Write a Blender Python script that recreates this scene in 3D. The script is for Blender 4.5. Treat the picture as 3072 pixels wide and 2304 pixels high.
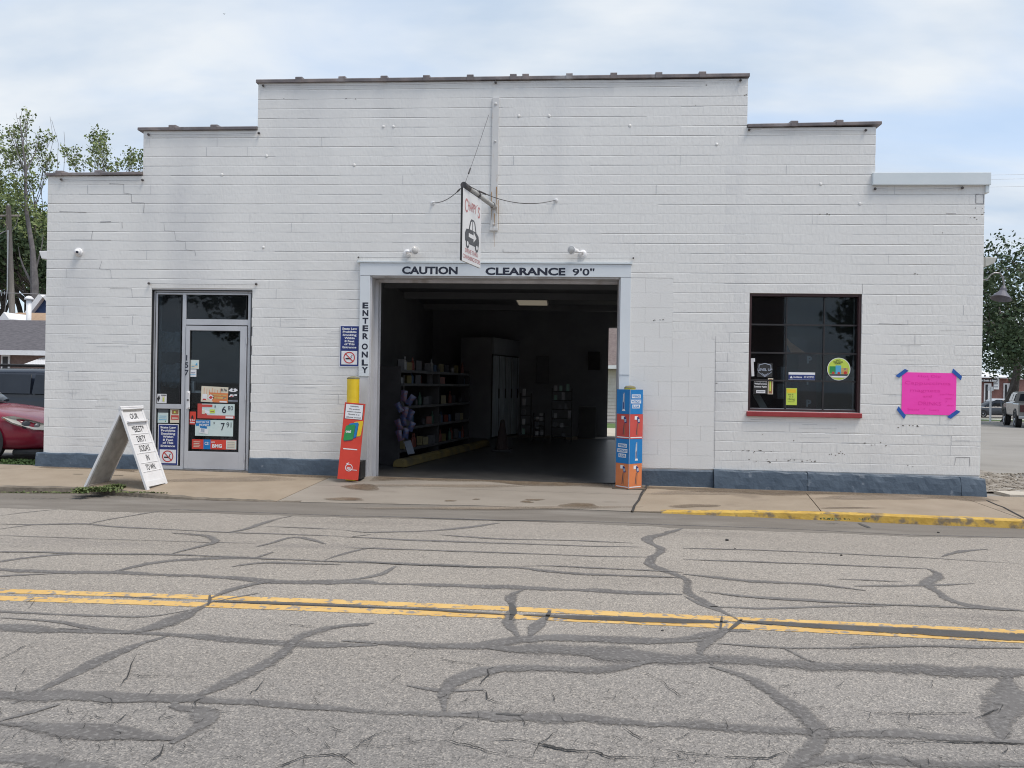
import bpy, math, random
import numpy as np
from mathutils import Vector, Matrix
R = random.Random(7)
SC = bpy.context.scene
COL = SC.collection
for _o in list(bpy.data.objects): bpy.data.objects.remove(_o)

# ------------------------------------------------------------------ camera
FPX = 2307.0; TH = 0.065; ROLL = 0.0165; CAMZ = 1.34; DW = 10.63
CAM = Vector((DW*math.sin(TH), -DW*math.cos(TH), CAMZ))
FW = Vector((-math.sin(TH), math.cos(TH), 0))
R0 = Vector((math.cos(TH), math.sin(TH), 0)); U0 = Vector((0, 0, 1))
RC = R0*math.cos(ROLL) + U0*math.sin(ROLL)
UC = -R0*math.sin(ROLL) + U0*math.cos(ROLL)
cam_d = bpy.data.cameras.new('camera'); cam = bpy.data.objects.new('camera', cam_d); COL.objects.link(cam)
cam_d.sensor_width = 36; cam_d.lens = FPX/3072*36; cam_d.clip_end = 3000; cam_d.clip_start = 0.05
M = Matrix(((RC.x, UC.x, -FW.x, CAM.x), (RC.y, UC.y, -FW.y, CAM.y), (RC.z, UC.z, -FW.z, CAM.z), (0, 0, 0, 1)))
cam.matrix_world = M
SC.camera = cam
SC.render.resolution_x = 1024; SC.render.resolution_y = 768

# ------------------------------------------------------------------ world, sun, exposure
SUN_EL = math.radians(64); SUN_AZ = math.radians(118)      # azimuth clockwise from +Y
W = bpy.data.worlds.new('World'); SC.world = W; W.use_nodes = True
nt = W.node_tree; nt.nodes.clear()
def N(t, **k):
    n = nt.nodes.new(t)
    for a, b in k.items(): setattr(n, a, b)
    return n
out = N('ShaderNodeOutputWorld')
sky = N('ShaderNodeTexSky', sky_type='NISHITA', sun_disc=False, sun_elevation=SUN_EL, sun_rotation=SUN_AZ)
bg1 = N('ShaderNodeBackground'); bg1.inputs['Strength'].default_value = 0.12
hz = N('ShaderNodeMix', data_type='RGBA', blend_type='MIX'); hz.inputs[0].default_value = 0.55
hz.inputs[7].default_value = (4.1, 5.1, 6.5, 1)
nt.links.new(sky.outputs[0], hz.inputs[6]); nt.links.new(hz.outputs[2], bg1.inputs['Color'])
tc = N('ShaderNodeTexCoord'); sp = N('ShaderNodeSeparateXYZ')
nt.links.new(tc.outputs['Generated'], sp.inputs[0])
# project the view direction onto a flat cloud layer
zz = N('ShaderNodeMath', operation='MAXIMUM'); zz.inputs[1].default_value = 0.0; nt.links.new(sp.outputs[2], zz.inputs[0])
za = N('ShaderNodeMath', operation='ADD'); za.inputs[1].default_value = 0.32; nt.links.new(zz.outputs[0], za.inputs[0])
dx = N('ShaderNodeMath', operation='DIVIDE'); dy = N('ShaderNodeMath', operation='DIVIDE')
nt.links.new(sp.outputs[0], dx.inputs[0]); nt.links.new(za.outputs[0], dx.inputs[1])
nt.links.new(sp.outputs[1], dy.inputs[0]); nt.links.new(za.outputs[0], dy.inputs[1])
cb = N('ShaderNodeCombineXYZ'); nt.links.new(dx.outputs[0], cb.inputs[0]); nt.links.new(dy.outputs[0], cb.inputs[1])
mp = N('ShaderNodeMapping'); mp.inputs['Location'].default_value = (1.9, 0.6, 3.3); mp.inputs['Scale'].default_value = (0.85, 1.7, 1)
nt.links.new(cb.outputs[0], mp.inputs[0])
ns = N('ShaderNodeTexNoise'); ns.inputs['Scale'].default_value = 1.35; ns.inputs['Detail'].default_value = 8; ns.inputs['Roughness'].default_value = 0.5; ns.inputs['Distortion'].default_value = 0.5
nt.links.new(mp.outputs[0], ns.inputs['Vector'])
rp = N('ShaderNodeValToRGB'); rp.color_ramp.interpolation = 'EASE'
rp.color_ramp.elements[0].position = 0.40; rp.color_ramp.elements[0].color = (0.28, 0.28, 0.28, 1)
rp.color_ramp.elements[1].position = 0.60; rp.color_ramp.elements[1].color = (0.96, 0.96, 0.96, 1)
nt.links.new(ns.outputs[0], rp.inputs[0])
ns2 = N('ShaderNodeTexNoise'); ns2.inputs['Scale'].default_value = 3.1; ns2.inputs['Detail'].default_value = 5
nt.links.new(mp.outputs[0], ns2.inputs['Vector'])
cr = N('ShaderNodeValToRGB')
cr.color_ramp.elements[0].position = 0.33; cr.color_ramp.elements[0].color = (0.53, 0.63, 0.76, 1)
cr.color_ramp.elements[1].position = 0.64; cr.color_ramp.elements[1].color = (0.78, 0.82, 0.86, 1)
nt.links.new(ns2.outputs[0], cr.inputs[0])
bg2 = N('ShaderNodeBackground'); bg2.inputs['Strength'].default_value = 0.75
nt.links.new(cr.outputs[0], bg2.inputs['Color'])
mx = N('ShaderNodeMixShader')
nt.links.new(rp.outputs[0], mx.inputs[0]); nt.links.new(bg1.outputs[0], mx.inputs[1]); nt.links.new(bg2.outputs[0], mx.inputs[2])
nt.links.new(mx.outputs[0], out.inputs[0])

sd = bpy.data.lights.new('sun', 'SUN'); sd.energy = 2.0; sd.angle = math.radians(22); sd.color = (1, 0.92, 0.82)
so = bpy.data.objects.new('sun', sd); COL.objects.link(so)
sdir = Vector((math.sin(SUN_AZ)*math.cos(SUN_EL), math.cos(SUN_AZ)*math.cos(SUN_EL), math.sin(SUN_EL)))
so.rotation_euler = sdir.to_track_quat('Z', 'Y').to_euler(); so.location = (0, -20, 30)
SC.view_settings.view_transform = 'Standard'; SC.view_settings.look = 'None'
SC.view_settings.gamma = 1; SC.view_settings.use_curve_mapping = False
SC.view_settings.exposure = 0.55
try: SC.cycles.filter_width = 1.05
except Exception: pass

# ------------------------------------------------------------------ survey helpers (photo measurements -> places in the world)
def ray(x, y): return FW + RC*((x-1536)/FPX) - UC*((y-1152)/FPX)
def onY(x, y, Y=0.0):
    d = ray(x, y); t = (Y-CAM.y)/d.y; return CAM + d*t
def onZ(x, y, Z=0.0):
    d = ray(x, y); t = (Z-CAM.z)/d.z; return CAM + d*t
def at(x, y, D): return CAM + ray(x, y)*D
def boxY(x0, y0, x1, y1, Y=0.0):
    xm, ym = (x0+x1)/2, (y0+y1)/2
    return onY(x0, ym, Y).x, onY(xm, y1, Y).z, onY(x1, ym, Y).x, onY(xm, y0, Y).z   # X0,Z0,X1,Z1

# ------------------------------------------------------------------ materials
def nmat(name, c, rough=0.6, c2=None, scale=8.0, detail=4.0, lo=0.35, hi=0.65, metal=0.0, bump=0.0, bscale=None, spec=0.5, stretch=None, c3=None, s3=1.0, lo3=.55, hi3=.7):
    m = bpy.data.materials.new(name); m.use_nodes = True
    t = m.node_tree; b = t.nodes['Principled BSDF']
    b.inputs['Base Color'].default_value = (*c, 1); b.inputs['Roughness'].default_value = rough
    b.inputs['Metallic'].default_value = metal; b.inputs['Specular IOR Level'].default_value = spec
    if c2 is not None or bump:
        co = t.nodes.new('ShaderNodeTexCoord'); mpn = t.nodes.new('ShaderNodeMapping')
        if stretch: mpn.inputs['Scale'].default_value = stretch
        t.links.new(co.outputs['Object'], mpn.inputs[0])
        n = t.nodes.new('ShaderNodeTexNoise'); n.inputs['Scale'].default_value = scale; n.inputs['Detail'].default_value = detail
        n.inputs['Roughness'].default_value = 0.6
        t.links.new(mpn.outputs[0], n.inputs['Vector'])
    if c2 is not None:
        r = t.nodes.new('ShaderNodeValToRGB')
        r.color_ramp.elements[0].position = lo; r.color_ramp.elements[0].color = (*c, 1)
        r.color_ramp.elements[1].position = hi; r.color_ramp.elements[1].color = (*c2, 1)
        t.links.new(n.outputs[0], r.inputs[0]); last = r.outputs[0]
        if c3 is not None:
            n3 = t.nodes.new('ShaderNodeTexNoise'); n3.inputs['Scale'].default_value = s3; n3.inputs['Detail'].default_value = 5
            t.links.new(mpn.outputs[0], n3.inputs['Vector'])
            r3 = t.nodes.new('ShaderNodeValToRGB'); r3.color_ramp.elements[0].position = lo3; r3.color_ramp.elements[1].position = hi3
            t.links.new(n3.outputs[0], r3.inputs[0])
            mm = t.nodes.new('ShaderNodeMix'); mm.data_type = 'RGBA'
            t.links.new(r3.outputs[0], mm.inputs[0]); t.links.new(last, mm.inputs[6]); mm.inputs[7].default_value = (*c3, 1)
            last = mm.outputs[2]
        t.links.new(last, b.inputs['Base Color'])
    if bump:
        n2 = t.nodes.new('ShaderNodeTexNoise'); n2.inputs['Scale'].default_value = bscale or scale*2; n2.inputs['Detail'].default_value = 3
        t.links.new(mpn.outputs[0], n2.inputs['Vector'])
        bp = t.nodes.new('ShaderNodeBump'); bp.inputs['Strength'].default_value = bump; bp.inputs['Distance'].default_value = 0.01
        t.links.new(n2.outputs[0], bp.inputs['Height']); t.links.new(bp.outputs[0], b.inputs['Normal'])
    return m
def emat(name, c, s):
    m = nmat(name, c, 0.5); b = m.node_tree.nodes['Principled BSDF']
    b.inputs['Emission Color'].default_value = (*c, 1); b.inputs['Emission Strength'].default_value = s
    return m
def glassmat(name, tint=(0.75, 0.8, 0.82), f=0.05, dirt=0.04):
    m = bpy.data.materials.new(name); m.use_nodes = True; t = m.node_tree; t.nodes.clear()
    o = t.nodes.new('ShaderNodeOutputMaterial'); tr = t.nodes.new('ShaderNodeBsdfTransparent'); tr.inputs[0].default_value = (*tint, 1)
    gl = t.nodes.new('ShaderNodeBsdfGlossy'); gl.inputs['Roughness'].default_value = 0.02; gl.inputs[0].default_value = (.8, .85, .9, 1)
    fr = t.nodes.new('ShaderNodeFresnel'); fr.inputs[0].default_value = 1.4
    m1 = t.nodes.new('ShaderNodeMixShader'); t.links.new(fr.outputs[0], m1.inputs[0]); t.links.new(tr.outputs[0], m1.inputs[1]); t.links.new(gl.outputs[0], m1.inputs[2])
    df = t.nodes.new('ShaderNodeBsdfDiffuse'); df.inputs[0].default_value = (.35, .37, .4, 1)
    co = t.nodes.new('ShaderNodeTexCoord'); n = t.nodes.new('ShaderNodeTexNoise'); n.inputs['Scale'].default_value = 2.2; n.inputs['Detail'].default_value = 6
    t.links.new(co.outputs['Object'], n.inputs['Vector'])
    mu = t.nodes.new('ShaderNodeMath'); mu.operation = 'MULTIPLY'; mu.inputs[1].default_value = dirt; t.links.new(n.outputs[0], mu.inputs[0])
    m2 = t.nodes.new('ShaderNodeMixShader'); t.links.new(mu.outputs[0], m2.inputs[0]); t.links.new(m1.outputs[0], m2.inputs[1]); t.links.new(df.outputs[0], m2.inputs[2])
    t.links.new(m2.outputs[0], o.inputs[0]); return m

MT = {}
MT['paint'] = nmat('white_masonry_paint', (.72, .715, .70), .6, (.775, .768, .752), 1.1, 8, .3, .7, bump=.5, bscale=26, c3=(.64, .64, .642), s3=.9, lo3=.48, hi3=.75, stretch=(1.3, 1, .5))
MT['mortar'] = nmat('painted_joint', (.66, .655, .645), .8, (.72, .715, .705), 5, 5, bump=.5, bscale=40)
MT['cmu'] = nmat('white_block_paint', (.715, .712, .70), .6, (.755, .75, .738), 1.5, 8, bump=.3, bscale=60)
MT['blue_base'] = nmat('blue_grey_base_paint', (.055, .082, .118), .6, (.080, .112, .152), 3, 6, .35, .65, bump=.6, bscale=20, c3=(.15, .18, .22), s3=9, lo3=.66, hi3=.72)
MT['cap'] = nmat('brown_glazed_coping', (.13, .115, .12), .42, (.24, .2, .19), 3, 6, .4, .65, c3=(.3, .29, .3), s3=2.3, bump=.3, bscale=20)
MT['white_metal'] = nmat('white_sheet_metal', (.62, .68, .71), .38, (.68, .73, .76), 2, 5)
MT['board'] = nmat('pale_blue_white_board', (.64, .68, .72), .5, (.69, .73, .765), 1.4, 5, bump=.1, bscale=6)
MT['jamb'] = nmat('weathered_white_jamb', (.48, .48, .50), .6, (.60, .60, .62), 4, 6, stretch=(1, 1, .3), c3=(.33, .3, .28), s3=3, lo3=.58, hi3=.75)
MT['alu'] = nmat('aluminium_frame', (.50, .51, .54), .35, (.58, .59, .62), 2, 4, metal=.25)
MT['dark'] = nmat('dark_rubber_gasket', (.012, .013, .015), .6, (.02, .02, .022), 5)
MT['black'] = nmat('black_vinyl', (.012, .016, .035), .45, (.018, .022, .04), 9)
MT['ink'] = nmat('black_ink', (.02, .02, .022), .6, (.03, .03, .03), 9)
MT['glass'] = glassmat('window_glass', dirt=.02)
MT['glass2'] = glassmat('dusty_window_glass', (.6, .66, .7), .05, .045)
MT['road'] = None
MT['seal'] = nmat('crack_sealant', (.138, .130, .126), .9, (.182, .173, .167), 3, 8, .3, .7, bump=.3, bscale=60, c3=(.24, .23, .22), s3=45, lo3=.52, hi3=.66, spec=.12)
MT['seal2'] = nmat('dark_crack_sealant', (.065, .063, .062), .8, (.10, .097, .095), 4, 8, bump=.3, bscale=50)
MT['crack'] = nmat('open_crack', (.025, .024, .023), .9, (.05, .047, .045), 9)
MT['yellow'] = nmat('yellow_road_paint', (.56, .35, .12), .8, (.64, .43, .17), 5, 8, .35, .65, c3=(.27, .24, .21), s3=19, lo3=.54, hi3=.62, spec=.15)
MT['ycurb'] = nmat('yellow_curb_paint', (.46, .28, .045), .75, (.58, .38, .08), 5, 6, .35, .65, c3=(.20, .155, .10), s3=9, lo3=.52, hi3=.64, bump=.6, bscale=25)
MT['conc'] = nmat('tan_sidewalk_concrete', (.265, .212, .155), .9, (.325, .265, .20), 2.2, 8, .3, .7, bump=.3, bscale=120, c3=(.15, .115, .085), s3=.9, lo3=.60, hi3=.78)
MT['conc2'] = nmat('grey_apron_concrete', (.235, .205, .172), .8, (.30, .265, .225), 1.6, 8, .3, .7, bump=.3, bscale=100, c3=(.12, .10, .08), s3=1.4, lo3=.60, hi3=.74, stretch=(.6, 1.6, 1))
MT['stain'] = nmat('damp_brown_stain', (.135, .098, .065), .6, (.20, .155, .11), 6, 6)
MT['wet'] = nmat('damp_concrete', (.235, .19, .145), .8, (.285, .232, .18), 4, 6)
MT['curb'] = nmat('old_concrete_curb', (.11, .092, .072), .9, (.20, .17, .135), 6, 7, bump=.9, bscale=22)
MT['patch'] = nmat('dark_asphalt_patch', (.165, .148, .130), .95, (.225, .205, .182), 1.6, 9, .3, .7, bump=.6, bscale=90, stretch=(.5, 2, 1), spec=.1, c3=(.27, .25, .225), s3=1.1, lo3=.56, hi3=.72)
MT['ypaint'] = nmat('yellow_bollard_paint', (.72, .50, .015), .45, (.80, .58, .04), 6, 5, c3=(.45, .33, .05), s3=9, lo3=.66, hi3=.74)
MT['grey'] = nmat('grey_plastic', (.3, .31, .33), .5, (.36, .37, .39), 6)
MT['wht'] = nmat('white_plastic', (.72, .72, .73), .4, (.78, .78, .79), 6)
MT['steel'] = nmat('dull_steel', (.3, .3, .31), .4, (.2, .19, .18), 12, 5, metal=.7)
MT['pipe'] = nmat('grey_painted_pipe', (.40, .40, .39), .5, (.28, .24, .2), 9, 6, .45, .7)
MT['rust'] = nmat('rust_streaked_white_paint', (.60, .60, .60), .6, (.42, .26, .12), 7, 7, .58, .78, stretch=(2.5, 1, .55))
MT['wire'] = nmat('dark_wire', (.04, .04, .045), .5, (.09, .08, .08), 20)
MT['wirel'] = nmat('grey_wire', (.25, .25, .27), .5, (.32, .32, .33), 20)
MT['signw'] = nmat('off_white_sign_face', (.70, .71, .72), .45, (.60, .60, .62), 3, 6, .4, .75)
MT['redink'] = nmat('faded_red_lettering', (.40, .14, .15), .6, (.50, .24, .24), 6)
MT['darkgrey'] = nmat('dark_grey_print', (.06, .065, .075), .5, (.08, .085, .095), 6)
MT['navy'] = nmat('navy_print', (.012, .028, .16), .45, (.02, .04, .2), 6)
MT['whitep'] = nmat('white_print', (.74, .75, .78), .5, (.80, .80, .82), 6)
MT['redp'] = nmat('red_print', (.50, .03, .03), .5, (.55, .05, .04), 6)
MT['pink'] = nmat('hot_pink_poster_board', (.97, .05, .48), .6, (.99, .07, .53), 2, 5)
MT['pinkink'] = nmat('magenta_marker', (.84, .025, .38), .6, (.87, .03, .41), 6)
MT['tape'] = nmat('blue_painters_tape', (.014, .09, .38), .6, (.02, .12, .46), 9)
MT['orange'] = nmat('orange_red_print', (.62, .05, .03), .45, (.68, .065, .04), 3)
MT['orange2'] = nmat('orange_print', (.64, .19, .07), .5, (.72, .24, .08), 4)
MT['cyanb'] = nmat('bright_blue_print', (.004, .17, .46), .45, (.006, .20, .52), 3)
MT['redb'] = nmat('brick_red_print', (.52, .06, .05), .5, (.57, .08, .065), 4)
MT['silver'] = nmat('silver_print', (.45, .5, .58), .35, (.3, .33, .42), 12)
MT['green'] = nmat('green_print', (.02, .25, .07), .45, (.03, .3, .09), 5)
MT['lime'] = nmat('lime_paper', (.52, .68, .08), .55, (.58, .72, .12), 5)
MT['teal'] = nmat('pale_teal_print', (.56, .68, .67), .5, (.62, .72, .71), 5)
MT['skyb'] = nmat('light_blue_print', (.08, .38, .62), .5, (.1, .42, .66), 5)
MT['brown'] = nmat('brown_print', (.3, .14, .06), .5, (.36, .18, .08), 9)
MT['cream'] = nmat('cream_print', (.66, .6, .48), .5, (.7, .64, .52), 9)
MT['sillred'] = nmat('red_painted_sill', (.26, .025, .03), .5, (.33, .04, .045), 6, 5, bump=.2)
MT['frame_dk'] = nmat('dark_steel_window_frame', (.016, .016, .019), .5, (.03, .026, .028), 8, 5)
MT['int'] = nmat('dark_interior_wall', (.29, .30, .32), .9, (.34, .35, .37), 2, 6, spec=.1)
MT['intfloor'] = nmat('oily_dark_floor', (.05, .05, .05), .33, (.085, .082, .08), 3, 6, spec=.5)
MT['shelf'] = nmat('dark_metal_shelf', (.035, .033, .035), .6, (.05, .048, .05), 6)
MT['ceil'] = nmat('dark_ceiling_board', (.30, .31, .33), .9, (.34, .35, .37), 2, 6, spec=.1)
MT['backslab'] = nmat('rear_concrete_drive', (.42, .38, .31), .9, (.5, .46, .38), 3, 6)

def road_mat():
    m = bpy.data.materials.new('aged_asphalt'); m.use_nodes = True; t = m.node_tree; b = t.nodes['Principled BSDF']
    b.inputs['Roughness'].default_value = .85; b.inputs['Specular IOR Level'].default_value = .3
    co = t.nodes.new('ShaderNodeTexCoord')
    def noise(s, d, r=.6, sc=None):
        n = t.nodes.new('ShaderNodeTexNoise'); n.inputs['Scale'].default_value = s; n.inputs['Detail'].default_value = d; n.inputs['Roughness'].default_value = r
        if sc:
            mpp = t.nodes.new('ShaderNodeMapping'); mpp.inputs['Scale'].default_value = sc
            t.links.new(co.outputs['Object'], mpp.inputs[0]); t.links.new(mpp.outputs[0], n.inputs['Vector'])
        else: t.links.new(co.outputs['Object'], n.inputs['Vector'])
        return n
    def ramp(n, a, b_, ca, cb_):
        r = t.nodes.new('ShaderNodeValToRGB'); e = r.color_ramp.elements
        e[0].position = a; e[0].color = (*ca, 1); e[1].position = b_; e[1].color = (*cb_, 1); t.links.new(n.outputs[0], r.inputs[0]); return r
    base = ramp(noise(.35, 8, .6, (.6, 1.6, 1)), .3, .7, (.262, .242, .220), (.316, .294, .270))
    # stone aggregate: voronoi cells of light and dark stones
    v = t.nodes.new('ShaderNodeTexVoronoi'); v.inputs['Scale'].default_value = 135; t.links.new(co.outputs['Object'], v.inputs['Vector'])
    vr = t.nodes.new('ShaderNodeValToRGB'); e = vr.color_ramp.elements
    e[0].position = .0; e[0].color = (.55, .55, .55, 1); e[1].position = 1; e[1].color = (1.7, 1.66, 1.58, 1)
    e2 = vr.color_ramp.elements.new(.28); e2.color = (.85, .85, .85, 1); e3 = vr.color_ramp.elements.new(.8); e3.color = (1.12, 1.11, 1.1, 1)
    sx = t.nodes.new('ShaderNodeSeparateColor'); t.links.new(v.outputs['Color'], sx.inputs[0]); t.links.new(sx.outputs[0], vr.inputs[0])
    mu = t.nodes.new('ShaderNodeMix'); mu.data_type = 'RGBA'; mu.blend_type = 'MULTIPLY'; mu.inputs[0].default_value = .85
    t.links.new(base.outputs[0], mu.inputs[6]); t.links.new(vr.outputs[0], mu.inputs[7])
    pit = ramp(noise(26, 4, .7), .60, .68, (1, 1, 1), (.55, .53, .52))
    m2 = t.nodes.new('ShaderNodeMix'); m2.data_type = 'RGBA'; m2.blend_type = 'MULTIPLY'; m2.inputs[0].default_value = .8
    t.links.new(mu.outputs[2], m2.inputs[6]); t.links.new(pit.outputs[0], m2.inputs[7])
    ws = ramp(noise(1.3, 8, .65, (.25, 1.6, 1)), .56, .70, (1, 1, 1), (.80, .80, .82))
    m3 = t.nodes.new('ShaderNodeMix'); m3.data_type = 'RGBA'; m3.blend_type = 'MULTIPLY'; m3.inputs[0].default_value = .8
    t.links.new(m2.outputs[2], m3.inputs[6]); t.links.new(ws.outputs[0], m3.inputs[7])
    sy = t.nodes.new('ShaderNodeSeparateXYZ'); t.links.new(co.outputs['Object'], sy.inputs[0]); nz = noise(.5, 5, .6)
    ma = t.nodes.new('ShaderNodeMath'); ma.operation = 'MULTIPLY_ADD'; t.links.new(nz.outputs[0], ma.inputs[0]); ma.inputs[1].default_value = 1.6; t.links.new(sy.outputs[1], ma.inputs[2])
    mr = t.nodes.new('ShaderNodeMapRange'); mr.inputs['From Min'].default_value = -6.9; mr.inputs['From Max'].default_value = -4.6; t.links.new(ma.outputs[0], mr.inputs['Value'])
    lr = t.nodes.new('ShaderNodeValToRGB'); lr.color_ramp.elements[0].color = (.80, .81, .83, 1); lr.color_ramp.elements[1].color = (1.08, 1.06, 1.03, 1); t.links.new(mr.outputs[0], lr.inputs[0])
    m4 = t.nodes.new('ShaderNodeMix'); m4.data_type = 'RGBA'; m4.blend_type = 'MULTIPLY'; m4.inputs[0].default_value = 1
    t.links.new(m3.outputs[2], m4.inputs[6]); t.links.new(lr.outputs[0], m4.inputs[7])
    t.links.new(m4.outputs[2], b.inputs['Base Color'])
    bp = t.nodes.new('ShaderNodeBump'); bp.inputs['Strength'].default_value = .6; bp.inputs['Distance'].default_value = .006
    t.links.new(v.outputs['Distance'], bp.inputs['Height']); t.links.new(bp.outputs[0], b.inputs['Normal'])
    return m
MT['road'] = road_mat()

# ------------------------------------------------------------------ mesh builder
class MB:
    def __init__(s): s.v = []; s.f = []
    def quad(s, a, b, c, d):
        n = len(s.v); s.v += [tuple(a), tuple(b), tuple(c), tuple(d)]; s.f.append((n, n+1, n+2, n+3))
    def poly(s, pts):
        n = len(s.v); s.v += [tuple(p) for p in pts]; s.f.append(tuple(range(n, n+len(pts))))
    def box(s, x0, y0, z0, x1, y1, z1):
        n = len(s.v)
        s.v += [(x0,y0,z0),(x1,y0,z0),(x1,y1,z0),(x0,y1,z0),(x0,y0,z1),(x1,y0,z1),(x1,y1,z1),(x0,y1,z1)]
        s.f += [tuple(n+i for i in q) for q in ((0,3,2,1),(4,5,6,7),(0,1,5,4),(1,2,6,5),(2,3,7,6),(3,0,4,7))]
        return s
    def obox(s, c, ax, ay, az):   # oriented box, half vectors
        n = len(s.v); c = Vector(c)
        for sx, sy, sz in ((-1,-1,-1),(1,-1,-1),(1,1,-1),(-1,1,-1),(-1,-1,1),(1,-1,1),(1,1,1),(-1,1,1)):
            s.v.append(tuple(c + ax*sx + ay*sy + az*sz))
        s.f += [tuple(n+i for i in q) for q in ((0,3,2,1),(4,5,6,7),(0,1,5,4),(1,2,6,5),(2,3,7,6),(3,0,4,7))]
        return s
    def bevbox(s, x0, y0, z0, x1, y1, z1, b):   # box with chamfered vertical & top front edges (front = y0)
        n = len(s.v)
        s.v += [(x0,y1,z0),(x1,y1,z0),(x1,y1,z1),(x0,y1,z1),(x0,y0+b,z0),(x1,y0+b,z0),(x1,y0+b,z1),(x0,y0+b,z1),
                (x0+b,y0,z0+b),(x1-b,y0,z0+b),(x1-b,y0,z1-b),(x0+b,y0,z1-b)]
        s.f += [tuple(n+i for i in q) for q in ((0,1,2,3)[::-1],(4,5,1,0)[::-1],(5,6,2,1)[::-1],(6,7,3,2)[::-1],(7,4,0,3)[::-1],(8,9,10,11),(4,5,9,8),(5,6,10,9),(6,7,11,10),(7,4,8,11))]
        return s
    def prism(s, poly, vec):
        vec = Vector(vec); n = len(s.v); k = len(poly)
        s.v += [tuple(p) for p in poly] + [tuple(Vector(p)+vec) for p in poly]
        s.f.append(tuple(n+i for i in range(k))[::-1]); s.f.append(tuple(n+k+i for i in range(k)))
        for i in range(k):
            j = (i+1) % k; s.f.append((n+i, n+j, n+k+j, n+k+i))
        return s
    def tube(s, pts, r, seg=8, cap=True):
        pts = [Vector(p) for p in pts]; rr = r if isinstance(r, (list, tuple)) else [r]*len(pts); rings = []
        up = Vector((0, 0, 1))
        for i, p in enumerate(pts):
            d = (pts[min(i+1, len(pts)-1)] - pts[max(i-1, 0)])
            if d.length < 1e-9: d = Vector((0, 0, 1))
            d.normalize(); a = d.cross(up)
            if a.length < .05: a = d.cross(Vector((1, 0, 0)))
            a.normalize(); b = d.cross(a); ring = []
            for k in range(seg):
                t = 2*math.pi*k/seg; s.v.append(tuple(p + a*math.cos(t)*rr[i] + b*math.sin(t)*rr[i])); ring.append(len(s.v)-1)
            rings.append(ring)
        for i in range(len(rings)-1):
            for k in range(seg):
                l = (k+1) % seg; s.f.append((rings[i][k], rings[i][l], rings[i+1][l], rings[i+1][k]))
        if cap: s.f.append(tuple(rings[0])); s.f.append(tuple(rings[-1][::-1]))
        return s
    def lathe(s, prof, c, ax=(0, 0, 1), seg=20):     # prof: (r, h)
        c = Vector(c); ax = Vector(ax).normalized(); a = ax.orthogonal().normalized(); b = ax.cross(a); rings = []
        for r, h in prof:
            ring = []
            for k in range(seg):
                t = 2*math.pi*k/seg; s.v.append(tuple(c + ax*h + (a*math.cos(t)+b*math.sin(t))*r)); ring.append(len(s.v)-1)
            rings.append(ring)
        for i in range(len(rings)-1):
            for k in range(seg):
                l = (k+1) % seg; s.f.append((rings[i][k], rings[i][l], rings[i+1][l], rings[i+1][k]))
        s.f.append(tuple(rings[0][::-1])); s.f.append(tuple(rings[-1])); return s
    def xf(s, m): s.v = [tuple(m @ Vector(p)) for p in s.v]; return s

def wloc(o):
    l = Vector((0, 0, 0))
    while o: l += o.location; o = o.parent
    return l
def link(name, mb, mat, parent=None, smooth=False, kind=None, label=None, bevel=0, subd=0, org=None):
    me = bpy.data.meshes.new(name)
    P = wloc(parent) if parent else Vector((0, 0, 0))
    if org is not None: P = P*0 + Vector(org)
    me.from_pydata([(a-P.x, b-P.y, c-P.z) for a, b, c in mb.v], [], mb.f); me.update()
    if isinstance(mat, str): mat = MT[mat]
    me.materials.append(mat)
    if smooth: me.polygons.foreach_set('use_smooth', [True]*len(me.polygons))
    o = bpy.data.objects.new(name, me); COL.objects.link(o)
    if parent: o.parent = parent; o.location = P - wloc(parent)
    elif org is not None: o.location = P
    if kind: o['kind'] = kind
    if label: o['label'] = label
    if bevel:
        m = o.modifiers.new('bevel', 'BEVEL'); m.width = bevel; m.segments = 2; m.limit_method = 'ANGLE'
    if subd:
        m = o.modifiers.new('sub', 'SUBSURF'); m.levels = subd; m.render_levels = subd
    return o
def thing(name, label, cat, loc=(0, 0, 0), group=None):
    o = bpy.data.objects.new(name, None); COL.objects.link(o); o.location = loc; o.empty_display_size = .1
    o['label'] = label; o['category'] = cat
    if group: o['group'] = group
    return o
def tag(o, label, cat, group=None):
    o['label'] = label; o['category'] = cat
    if group: o['group'] = group
    return o
def struct(name, mb, mat, parent=None, **k): return link(name, mb, mat, parent, kind=None if parent else 'structure', **k)

_tc = {}
def text_mb(s, O, rt, up, h, width=None, bold=0.0, off=0.0, align='C', arc=0.0, squeeze=1.0):
    """letters as flat mesh: centre O, unit right rt, unit up up, cap height h"""
    key = (s, bold)
    if key not in _tc:
        cu = bpy.data.curves.new('t', 'FONT'); cu.body = s; cu.size = 1; cu.offset = bold; cu.resolution_u = 3
        ob = bpy.data.objects.new('t', cu); me = bpy.data.meshes.new_from_object(ob)
        vs = [tuple(v.co[:2]) for v in me.vertices]; fs = [tuple(p.vertices) for p in me.polygons]
        bpy.data.objects.remove(ob); bpy.data.curves.remove(cu); bpy.data.meshes.remove(me)
        _tc[key] = (vs, fs)
    vs, fs = _tc[key]; mb = MB()
    if not vs: return mb
    xs = [v[0] for v in vs]; x0, x1 = min(xs), max(xs); cap = 0.70
    kx = (width/(x1-x0)) if width else h/cap*squeeze; ky = h/cap
    O = Vector(O); rt = Vector(rt); up = Vector(up); nn = rt.cross(up)
    ox = {'C': (x0+x1)/2, 'L': x0, 'R': x1}[align]
    for x, y in vs:
        a = (x-ox)*kx; b = (y-cap/2)*ky
        if arc: b -= arc*a*a
        mb.v.append(tuple(O + rt*a + up*b + nn*off))
    mb.f = fs; return mb
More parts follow.
